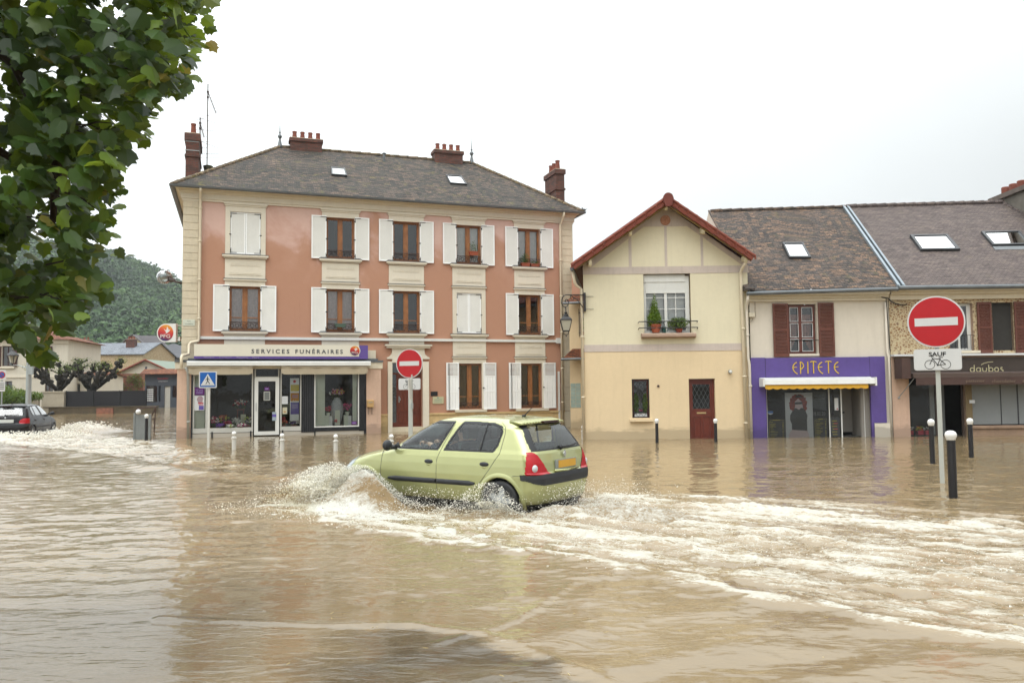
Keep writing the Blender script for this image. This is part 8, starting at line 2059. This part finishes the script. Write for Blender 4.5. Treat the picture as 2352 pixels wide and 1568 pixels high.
# ------------------------------------------------------------------ far side of the flooded side street
def block(name, label, cat, fr, u0, u1, d, z1, wallm, roofm=None, rz=0, ridge='u', over=.25, holes=(), base=-.4, group=None, gable=True):
    """a house: walls with openings, pitched roof (ridge along u, or 'n' for gable to the front)"""
    t = thing(name, label, cat, fr, ((u0+u1)/2, 0, base), group)
    mb = MB(); mb.wall(u0, u1, base, z1, list(holes), 0, .25)
    mb.poly([(u0, d, base), (u0, 0, base), (u0, 0, z1), (u0, d, z1)]); mb.poly([(u1, 0, base), (u1, d, base), (u1, d, z1), (u1, 0, z1)]); mb.poly([(u1, d, base), (u0, d, base), (u0, d, z1), (u1, d, z1)])
    c = (u0+u1)/2
    if ridge == 'n': mb.poly([(u0, 0, z1), (u1, 0, z1), (c, 0, rz)]); mb.poly([(u1, d, z1), (u0, d, z1), (c, d, rz)])
    elif ridge == 'u': mb.poly([(u0, d, z1), (u0, 0, z1), (u0, d/2, rz)]); mb.poly([(u1, 0, z1), (u1, d, z1), (u1, d/2, rz)])
    w = mb.build('wall', wallm, t)
    r = None
    if roofm:
        mb = MB(); o = over
        if ridge == 'n':
            k = (rz-z1)/((u1-u0)/2)*o
            mb.slab([(u0-o, -o, z1-k), (c, -o, rz), (c, d+o, rz), (u0-o, d+o, z1-k)][::-1], .1); mb.slab([(c, -o, rz), (u1+o, -o, z1-k), (u1+o, d+o, z1-k), (c, d+o, rz)][::-1], .1)
        elif ridge == 'hip':
            h = min(d/2, (u1-u0)/2)*.95
            q = [(u0-o, -o, z1), (u1+o, -o, z1), (u1+o, d+o, z1), (u0-o, d+o, z1)]; a, b = (u0+h, d/2, rz), (u1-h, d/2, rz)
            mb.add(q+[a, b], [(0, 1, 5, 4), (1, 2, 5), (2, 3, 4, 5), (3, 0, 4), (3, 2, 1, 0)])
        else:
            k = (rz-z1)/(d/2)*o
            mb.slab([(u0-o, -o, z1-k), (u1+o, -o, z1-k), (u1+o, d/2, rz), (u0-o, d/2, rz)][::-1], .1); mb.slab([(u0-o, d/2, rz), (u1+o, d/2, rz), (u1+o, d+o, z1-k), (u0-o, d+o, z1-k)][::-1], .1)
        r = mb.build('roof', roofm, t)
    return t, w, r
def small_window(root, u0, u1, z0, z1, n=.12, m=WHITE, bars=1):
    mb = MB(); f = .05
    mb.box(u0, u0+f, n, n+.05, z0, z1); mb.box(u1-f, u1, n, n+.05, z0, z1); mb.box(u0+f, u1-f, n, n+.05, z1-f, z1); mb.box(u0+f, u1-f, n, n+.05, z0, z0+f)
    if bars: mb.box((u0+u1)/2-.03, (u0+u1)/2+.03, n, n+.05, z0+f, z1-f)
    w = mb.build('window', m, root); mb = MB(); mb.poly([(u0+f, n+.03, z0+f), (u1-f, n+.03, z0+f), (u1-f, n+.03, z1-f), (u0+f, n+.03, z1-f)]); mb.build('pane', GLASS, w)
SLATE = tilemat('grey_slates', [A(100, 104, 110), A(130, 136, 144), A(146, 150, 158)], .3, .2, .1, contrast=.4)
FWALL = pm('far_white_wall', A(226, 218, 200), .9, .08, .6, .2, 30, grime=.2)
DARKGREY = pm('anthracite_front', A(76, 82, 92), .6, .1, 1, .05)
# white villa at the far left
fw = Frame(-39.6, 58.2, .20)
hs = [(2.3, 3.0, 3.6, 5.05), (4.55, 5.35, 3.5, 5.0), (.3, 1.0, 3.6, 5.05), (-2.2, -1.4, 3.6, 5.05), (5.2, 5.75, 1.3, 2.25), (2.3, 3.0, .9, 2.5)]
t_, w_, r_ = block('villa', 'white rendered villa half hidden by hanging leaves at the far left', 'house', fw, -6, 6.7, 8, 5.55, FWALL, ROOF_BRN, 6.9, 'hip', .35, hs)
for h in hs: small_window(t_, *h, m=pm('dark_shutters', A(80, 44, 36), .6, .2, 3, 0))
mb = MB(); mb.box(-6.05, 6.75, -.08, 0, 5.25, 5.6); mb.box(-6.03, 6.73, -.06, 0, 2.75, 2.95)
for h in hs[:4]: mb.box(h[0]-.12, h[0], -.05, 0, h[2]-.1, h[3]+.15); mb.box(h[1], h[1]+.12, -.05, 0, h[2]-.1, h[3]+.15); mb.box(h[0]-.12, h[1]+.12, -.07, 0, h[3]+.05, h[3]+.22); mb.box(h[0]-.15, h[1]+.15, -.12, 0, h[2]-.16, h[2]-.04)
mb.build('mouldings', CREAM2, t_)
for u in (2.0, 3.05, 4.25, 5.4):
    mb = MB(); mb.box(u, u+.26, -.09, -.04, 3.55, 5.05); mb.build('shutter', MATS['dark_shutters'], t_)
t_.location = (t_.location.x*1.134, t_.location.y*1.134, -.675); t_.scale = (1.134,)*3
# white lean-to wing beside it
t_, w_, r_ = block('white_wing', 'low white wing with french windows right of the villa', 'house', Frame(-39.8, 70, .0), 0, 3.9, 4, 3.0, FWALL, ROOF_BRN, 3.3, 'u', .2, [(1.4, 2.1, .4, 2.4), (2.7, 3.3, .4, 2.4)])
small_window(t_, 1.4, 2.1, .4, 2.4); small_window(t_, 2.7, 3.3, .4, 2.4)
# garden walls, piers and the black screen fence
GSTONE = pm('grey_garden_wall', A(152, 142, 124), .95, .25, 1.5, .5, 20, grime=.3)
t_ = thing('garden_wall', 'grey sloping garden wall in front of the villa', 'wall', Frame(-44, 59.5, .10), (0, 0, -.4))
mb = MB(); mb.prism([(0, -.4), (8.4, -.4), (8.4, 1.35), (7.6, 1.45), (7.0, 1.75), (0, 1.65)], 0, .3); mb.build('wall', GSTONE, t_)
t_ = thing('wall_pier', 'pale square stone pier between the garden wall and the black fence', 'pier', Frame(-35.9, 61.5, .12), (0, 0, -.4))
mb = MB(); mb.box(-.1, 1.5, -.1, .6, -.4, 1.62); mb.box(-.15, 1.55, -.15, .65, 1.62, 1.74); mb.build('pier', pm('pale_pier', A(186, 176, 156), .9, .15, 2, .3, 30, grime=.3), t_)
ff = Frame(-34.35, 61.8, .0)
t_ = thing('screen_fence', 'black screen fence on a low wall under the pollarded trees', 'fence', ff, (0, 0, -.4))
mb = MB(); mb.box(0, 6.2, 0, .05, .52, 1.72); mb.build('screen', pm('black_screen', (.012, .011, .013, 1), .8, .3, 1, .2), t_)
for u in (0, 2.05, 4.1, 6.1): mb = MB(); mb.box(u, u+.06, -.04, .0, .4, 1.76); mb.build('post', BLKP, t_)
LW_ = pm('low_brick_wall', A(104, 92, 72), .95, .35, 2.2, .5, 14, grime=.4)
t_ = thing('low_wall', 'low mossy wall along the flooded side street below the black fence', 'wall', ff, (0, 0, -.5))
mb = MB(); mb.box(-1.9, 7.0, -.35, .25, -.5, .48); mb.box(-1.95, 7.05, -.4, .3, .48, .54); mb.build('wall', LW_, t_)
mb = MB(); mb.box(2.6, 3.85, -.5, -.35, -.5, .42); mb.build('brick_patch', BRICKO, t_)
t_ = thing('old_brick_wall', 'tall patched brick wall with ivy behind the black fence', 'wall', Frame(-33.2, 76, .0), (0, 0, -.4))
mb = MB(); mb.box(-7.6, -1.75, 0, .3, -.4, 3.0); mb.box(-7.6, -1.75, -.02, .32, 3.0, 3.35); mb.build('wall', BRICKO, t_)
t_ = thing('ivy', 'yellow-green ivy spilling over the old brick wall', 'plant', Frame(-33.2, 76, .0), (-4, -.2, 1))
mb = MB()
for i in range(10): foliage(mb, (R.uniform(-5.5, -2), -.15, R.uniform(1.5, 3.0)), .6, .2, .4, 120, .09, R)
mb.build('foliage', leafmat('ivy_leaf', (.05, .08, .015, 1), (.16, .19, .05, 1), (.3, .2, .06, 1)), t_)
# anthracite shop with tiled eave
fs_ = Frame(-37.7, 82, .0); hs = [(.3, 1.4, .55, 2.2), (2.15, 2.75, -.3, 2.15), (2.95, 3.4, 1.0, 2.2), (1.55, 1.75, .6, 2.2)]
t_, w_, r_ = block('grey_shop', 'small anthracite grey shop with a tiled eave across the side street', 'shop', fs_, 0, 5.6, 6, 3.5, DARKGREY, None, 0, 'x', 0, hs)
mb = MB(); mb.slab([(-.2, -.5, 3.42), (5.7, -.5, 3.42), (5.7, .6, 3.95), (-.2, .6, 3.95)], .08); mb.poly([(0, .6, 3.9), (5.6, .6, 3.9), (5.6, 6, 3.9), (0, 6, 3.9)]); mb.build('roof', ROOF_BRN, t_)
mb = MB(); mb.poly([(.3, .15, .55), (1.4, .15, .55), (1.4, .15, 2.2), (.3, .15, 2.2)]); mb.build('window', GLASS, t_); mb = MB(); mb.poly([(2.95, .15, 1.0), (3.4, .15, 1.0), (3.4, .15, 2.2), (2.95, .15, 2.2)]); mb.build('window', GLASS, t_)
mb = MB()
for i in range(4):
    for j in range(6): mb.box(.36+i*.16, .48+i*.16, .10, .12, .65+j*.22, .80+j*.22)
mb.build('window_notices', PAPER, t_)
mb = MB(); mb.box(2.15, 2.75, .1, .15, -.3, 2.15); mb.build('door', GREYW, t_)
mb = MB(); text_mb(mb, 'Immobilier', 1, 2.0, -.02, 2.86, 'CENTER', .005, bold=.01, fit=(1.1, .2)); mb.build('red_lettering', REDI, t_)
mb = MB(); text_mb(mb, 'www.immo.fr', 1, 2.0, -.02, 2.62, 'CENTER', .005, fit=(.95, .10)); mb.build('white_lettering', PAPER, t_)
# roofs beyond
t_, w_, r_ = block('slate_roof_house', 'stone house with a long grey slate roof and two brick chimneys behind the pollarded trees', 'house', Frame(-53.2, 95, .0), 0, 9.4, 9, 6.05, RUBBLE, SLATE, 7.6, 'u', .2)
chimney(r_, .6, 1.6, 2.6, 3.4, 5.6, 8.0, [(.85, 3, .35), (1.3, 3, .35)]); chimney(r_, 6.2, 7.2, 2.4, 3.2, 5.6, 8.0, [(6.4, 2.8, .35), (6.7, 2.8, .35), (7.0, 2.8, .35)])
t_, w_, r_ = block('orange_gable_shed', 'low cream gable end with orange-red verges and a green-grey roof', 'house', Frame(-43.0, 88, .0), 0, 5.7, 8, 3.75, FWALL, pm('green_grey_sheet', A(128, 140, 124), .7, .1, 1, .1), 5.05, 'n', .35, [(2.7, 3.0, 3.6, 3.61)])
mb = MB(); mb.box(2.68, 2.92, -.03, 0, 3.85, 4.35); mb.build('vent', DARKGREY, t_)
mb = MB(); mb.tube([(-.4, -.38, 3.58), (2.85, -.38, 5.10), (6.1, -.38, 3.58)], .11, 6); mb.build('verge', ROOF_RED, r_)
t_, w_, r_ = block('cream_gable_house', 'cream house with a grey gable roof on the slope in the distance', 'house', Frame(-59.0, 120, .0), 0, 4.4, 8, 8.3, pm('far_cream', A(222, 210, 178), .9, .05, 1, 0), pm('grey_roof_far', A(104, 100, 102), .85, .15, 1.5, .1), 10.1, 'n', .5, [(1.9, 2.6, 8.6, 8.61)])
small_window(t_, 1.7, 2.6, 8.65, 9.2, -.05); small_window(t_, 2.2, 3.4, 7.3, 8.1, -.05)
mb = MB(); mb.slab([(2.2, 1.0, 10.1), (6.6, 1.0, 10.0), (7.0, -.2, 8.5), (4.2, -.2, 8.4)][::-1], .1); mb.build('side_roof', MATS['grey_roof_far'], t_)
mb = MB(); mb.box(5.8, 6.2, .8, 1.2, 9.8, 10.4); mb.build('chimney', PAPER, r_)
t_, w_, r_ = block('dark_slate_house', 'dark slate hipped roof with a brick chimney, right of the cream gable', 'house', Frame(-50.6, 105, .0), 0, 8.6, 9, 6.0, pm('far_grey_wall', A(130, 124, 118), .9, .1, 1, 0), pm('dark_slate_far', A(88, 88, 92), .8, .2, 1.2, .1), 8.1, 'hip', .3)
chimney(r_, 3.4, 4.6, .2, 1.0, 5.6, 7.15, [(3.6+.27*i, .6, .28) for i in range(4)])

# pollarded plane trees
PB = pm('pollard_bark', (.022, .018, .012, 1), .95, .4, 5, .8, 12)
PL_ = leafmat('pollard_leaf', (.03, .06, .012, 1), (.10, .15, .035, 1), (.2, .2, .06, 1))
def pollard(x, y, s, seed, label):
    t = thing('pollarded_tree', label, 'tree', F0, (x, y, 0), 'pollarded trees behind the black fence'); r = random.Random(seed)
    mb = MB(); mb.tube([(x, y, -.4), (x+.05, y, 1.0), (x-.05, y, 1.9)], [.36*s, .30*s, .32*s], 10); mb.build('trunk', PB, t, smooth=True)
    mb = MB(); lf = MB()
    for i in range(9):
        a = 2*PI*i/9+r.uniform(-.3, .3); l = r.uniform(1.6, 2.6)*s; p = Vector((x, y, 1.75)); pts = [p]
        d = Vector((math.cos(a), math.sin(a)*.8, .55))
        for k in range(4):
            d = (d+Vector((0, 0, .22))+Vector((r.gauss(0, .22), r.gauss(0, .2), r.gauss(0, .12)))).normalized(); p = p+d*l/4; pts.append(p.copy())
        mb.tube(pts, [.17*s, .15*s, .13*s, .12*s, .10*s], 7)
        for q in pts[2:]:
            for m in range(3):
                w = q+Vector((r.gauss(0, .10), r.gauss(0, .1), r.gauss(.05, .1))); mb.ball(tuple(w), r.uniform(.12, .20)*s, 7, 5)
        q = pts[-1]
        for m in range(4):
            e = q+Vector((r.gauss(0, .25), r.gauss(0, .2), r.uniform(.15, .5))); mb.tube([q, e], [.07*s, .04*s], 5); mb.ball(tuple(e), .09*s, 6, 4)
            foliage(lf, tuple(e), .35, .3, .25, 40, .055, r)
    mb.build('limbs', PB, t, smooth=True); lf.build('crown', PL_, t)
pollard(-35.6, 63.0, .98, 3, 'left pollarded tree with knobbly upturned limbs behind the black fence'); pollard(-33.2, 63.4, 1.1, 8, 'right pollarded tree with knobbly upturned limbs behind the black fence')

# bushes in the villa garden
BUSH = leafmat('garden_bush_leaf', (.03, .07, .012, 1), (.10, .18, .03, 1), (.22, .26, .06, 1))
for x, y, rx, rz, lb in ((-34.4, 54.0, 1.9, 1.5, 'broad light green bush behind the black car, left of the street lamp'), (-34.0, 55.5, 1.3, .9, 'rounded green bush between the street lamp and the garden wall'), (-37.2, 56.5, 1.6, 1.9, 'taller green shrub at the far left edge')):
    t = thing('garden_bush', lb, 'bush', F0, (x, y, 0))
    mb = MB()
    for i in range(16):
        a = R.uniform(0, 2*PI); q = R.random()**.5; foliage(mb, (x+rx*q*math.cos(a)*.8, y+rx*q*.6*math.sin(a), 1.0+rz*R.uniform(-.2, .75)), rx*.42, rx*.35, rz*.32, 260, .075, R)
    mb.build('foliage', BUSH, t)
    mb = MB(); [mb.tube([(x, y, -.3), (x+R.uniform(-.8, .8)*rx, y+R.uniform(-.5, .5), 1.6)], [.06, .02], 5) for i in range(7)]; mb.build('stems', BARK, t)

# street lamp, lantern and parking sign on the left pavement
t_ = thing('street_lamp', 'tall pale street lamp post with a small side arm behind the black car', 'street lamp', F0, (-24.1, 40, -.3))
mb = MB(); mb.tube([(-24.1, 40, -.3), (-24.12, 40, 3.2), (-24.15, 40, 7.0)], [.14, .12, .08], 10); mb.build('pole', STEEL, t_)
mb = MB(); mb.tube([(-24.15, 40, 6.9), (-23.6, 40, 7.35), (-22.6, 40, 7.4), (-21.9, 40, 7.32)], .045, 8); mb.tube([(-24.12, 40, 2.85), (-24.7, 40, 3.02), (-25.0, 40, 3.02)], .03, 6); mb.box(-24.05, -23.85, 39.85, 39.95, 2.55, 3.0); mb.build('arm', STEEL, t_)
mb = MB(); mb.ball((-21.65, 40, 7.22), .24, 14, 8, 1.2, .8, .55); mb.build('lamp_head', STEEL, t_, smooth=True)
mb = MB(); mb.ball((-21.65, 40, 7.12), .2, 14, 8, 1.1, .8, .6); mb.build('lamp_bowl', pm('amber_bowl', A(210, 190, 160), .3, .05, 3, 0), t_, smooth=True)
t_ = thing('post_lantern', 'old four-sided lantern on a bracket from the street lamp at the far left', 'lantern', F0, (-24.95, 40, 3.0))
mb = MB(); c = (-24.95, 40)
mb.tube([(c[0], c[1], 2.98), (c[0], c[1], 3.12)], .04, 6)
for x, y in ((-1, -1), (1, -1), (1, 1), (-1, 1)): mb.tube([(c[0]+x*.10, c[1]+y*.10, 3.12), (c[0]+x*.18, c[1]+y*.18, 3.50)], .018, 4)
mb.lathe((c[0], c[1], 0), [(.30, 3.50), (.28, 3.54), (.12, 3.68), (.05, 3.74), (.05, 3.80)], 8); mb.build('frame', IRON, t_)
mb = MB(); mb.lathe((c[0], c[1], 0), [(.12, 3.14), (.22, 3.49)], 4); mb.build('glass', MATS['frosted_glass'], t_)
t_ = thing('parking_sign', 'round red and blue no-parking sign above a white plate at the far left edge', 'road sign', Frame(-25.15, 39.5, .1), (0, 0, -.3))
mb = MB(); mb.tube([(0, .05, -.3), (0, .05, 2.75)], .035, 8); mb.build('pole', STEEL, t_)
mb = MB(); mb.prism(rrect(-.20, .20, 2.28, 2.78, .04), -.01, .01); mb.prism(rrect(-.17, .17, 1.72, 2.22, .03), -.01, .01); mb.build('panel', SIGNW, t_)
mb = MB(); disc(mb, 0, 2.53, .17, -.016, -.0105, 24); mb.build('red_ring', SIGNR, t_); mb = MB(); disc(mb, 0, 2.53, .125, -.020, -.0165, 24); mb.build('blue_field', SIGNB, t_)
mb = MB(); mb.stroke([(-.10, 2.63), (.10, 2.43)], .03, -.024, -.0205); mb.build('red_slash', SIGNR, t_)
mb = MB(); [mb.box(-.12, .12, -.013, -.0105, 2.10-.09*i, 2.13-.09*i) for i in range(4)]; mb.build('lettering', BLK, t_)

# ------------------------------------------------------------------ wooded hill
def hill_h(x, y):
    r = np.exp(-((x+230)/78)**2)*56*sm(y, 110, 430)+14*sm(y, 150, 300)*sm(-x, 20, 120)
    return r*(1-.35*sm(y, 460, 640))
xs_ = np.linspace(-420, -40, 96); ys_ = np.linspace(128, 640, 110); XX, YY = np.meshgrid(xs_, ys_); ZZ = hill_h(XX, YY)+2*(fbm(XX/30, YY/30, 3, 301)-.5)-1
mb = MB(); mb.v = [tuple(p) for p in np.stack([XX, YY, ZZ], -1).reshape(-1, 3)]; nx = len(xs_)
mb.f = [(j*nx+i, j*nx+i+1, (j+1)*nx+i+1, (j+1)*nx+i) for j in range(len(ys_)-1) for i in range(nx-1)]; mb.m = [0]*len(mb.f)
structure(mb, 'hill', pm('forest_floor', (.035, .055, .02, 1), .95, .3, .1, 0), True)
rh = random.Random(31); rn = np.random.RandomState(4)
t = NT('forest_leaf'); g = t.new('NewGeometry'); co = t.coord(); nn = t.noise(t.map(co, (.035, .035, .05)), 1, 4, .6); 
c = t.ramp(t.math('ADD', t.math('MULTIPLY', g.outputs['Random Per Island'], .22), t.math('MULTIPLY', nn, .8)), [(.30, (.010, .034, .005, 1)), (.52, (.026, .070, .009, 1)), (.70, (.060, .115, .014, 1)), (.9, (.10, .12, .035, 1))]); FOR_M = t.set(Base_Color=c, Roughness=.8)
Vs = []; Fs = []; nV = 0; nt = 0
while nt < 2300:
    y = rh.uniform(135, 470); x = rh.uniform(-.62, -.30)*y*1.0+rh.uniform(-12, 12)
    if x/y < -.68 or x/y > -.30: continue
    z = float(hill_h(np.array(x), np.array(y))); r = rh.uniform(3.0, 5.6)*(1 if y > 200 else .8); nt += 1
    k = 190 if y < 260 else 130
    d = rn.normal(size=(k, 3)); d /= np.linalg.norm(d, axis=1, keepdims=True); d[:, 2] = np.abs(d[:, 2])*1.0-.25
    lump = 1+.28*np.sin(d[:, 0]*5+x)*np.cos(d[:, 1]*4+y)
    p = np.array([x, y, z+r*.9])+d*np.array([r, r, r*1.05])*lump[:, None]*rn.uniform(.8, 1.04, size=(k, 1))
    nrm = d+rn.normal(size=(k, 3))*.45; nrm /= np.linalg.norm(nrm, axis=1, keepdims=True)
    e = np.cross(nrm, rn.normal(size=(k, 3))); e /= np.linalg.norm(e, axis=1, keepdims=True); f = np.cross(nrm, e); s_ = rn.uniform(.45, 1.0, size=(k, 1))*r*.18
    q = np.stack([p-e*s_, p-f*s_*.8, p+e*s_, p+f*s_*.8], 1).reshape(-1, 3); Vs.append(q)
    Fs.append(np.arange(k*4).reshape(-1, 4)+nV); nV += k*4
Vs = np.vstack(Vs).astype(np.float32); Fs = np.vstack(Fs).astype(np.int32)
me = bpy.data.meshes.new('woodland'); me.vertices.add(len(Vs)); me.vertices.foreach_set('co', Vs.reshape(-1)); me.loops.add(Fs.size); me.loops.foreach_set('vertex_index', Fs.reshape(-1)); me.polygons.add(len(Fs))
me.polygons.foreach_set('loop_start', np.arange(0, Fs.size, 4, dtype=np.int32)); me.polygons.foreach_set('loop_total', np.full(len(Fs), 4, np.int32)); me.update(calc_edges=True); me.materials.append(FOR_M)
o = bpy.data.objects.new('woodland', me); COL.objects.link(o); o['kind'] = 'stuff'; tag(o, 'dense green woodland covering the distant hill', 'woodland')

# ------------------------------------------------------------------ damp air
t = NT('haze'); t.n.remove(t.b); pv = t.new('VolumePrincipled'); pv.inputs['Color'].default_value = (.93, .97, 1, 1); pv.inputs['Density'].default_value = .00028; pv.inputs['Anisotropy'].default_value = .2
t.link(pv.outputs[0], t.out.inputs['Volume'])
mb = MB(); mb.box(-480, 480, -80, 680, -2.0, 96); hz = mb.build('haze', t.m); hz['kind'] = 'stuff'
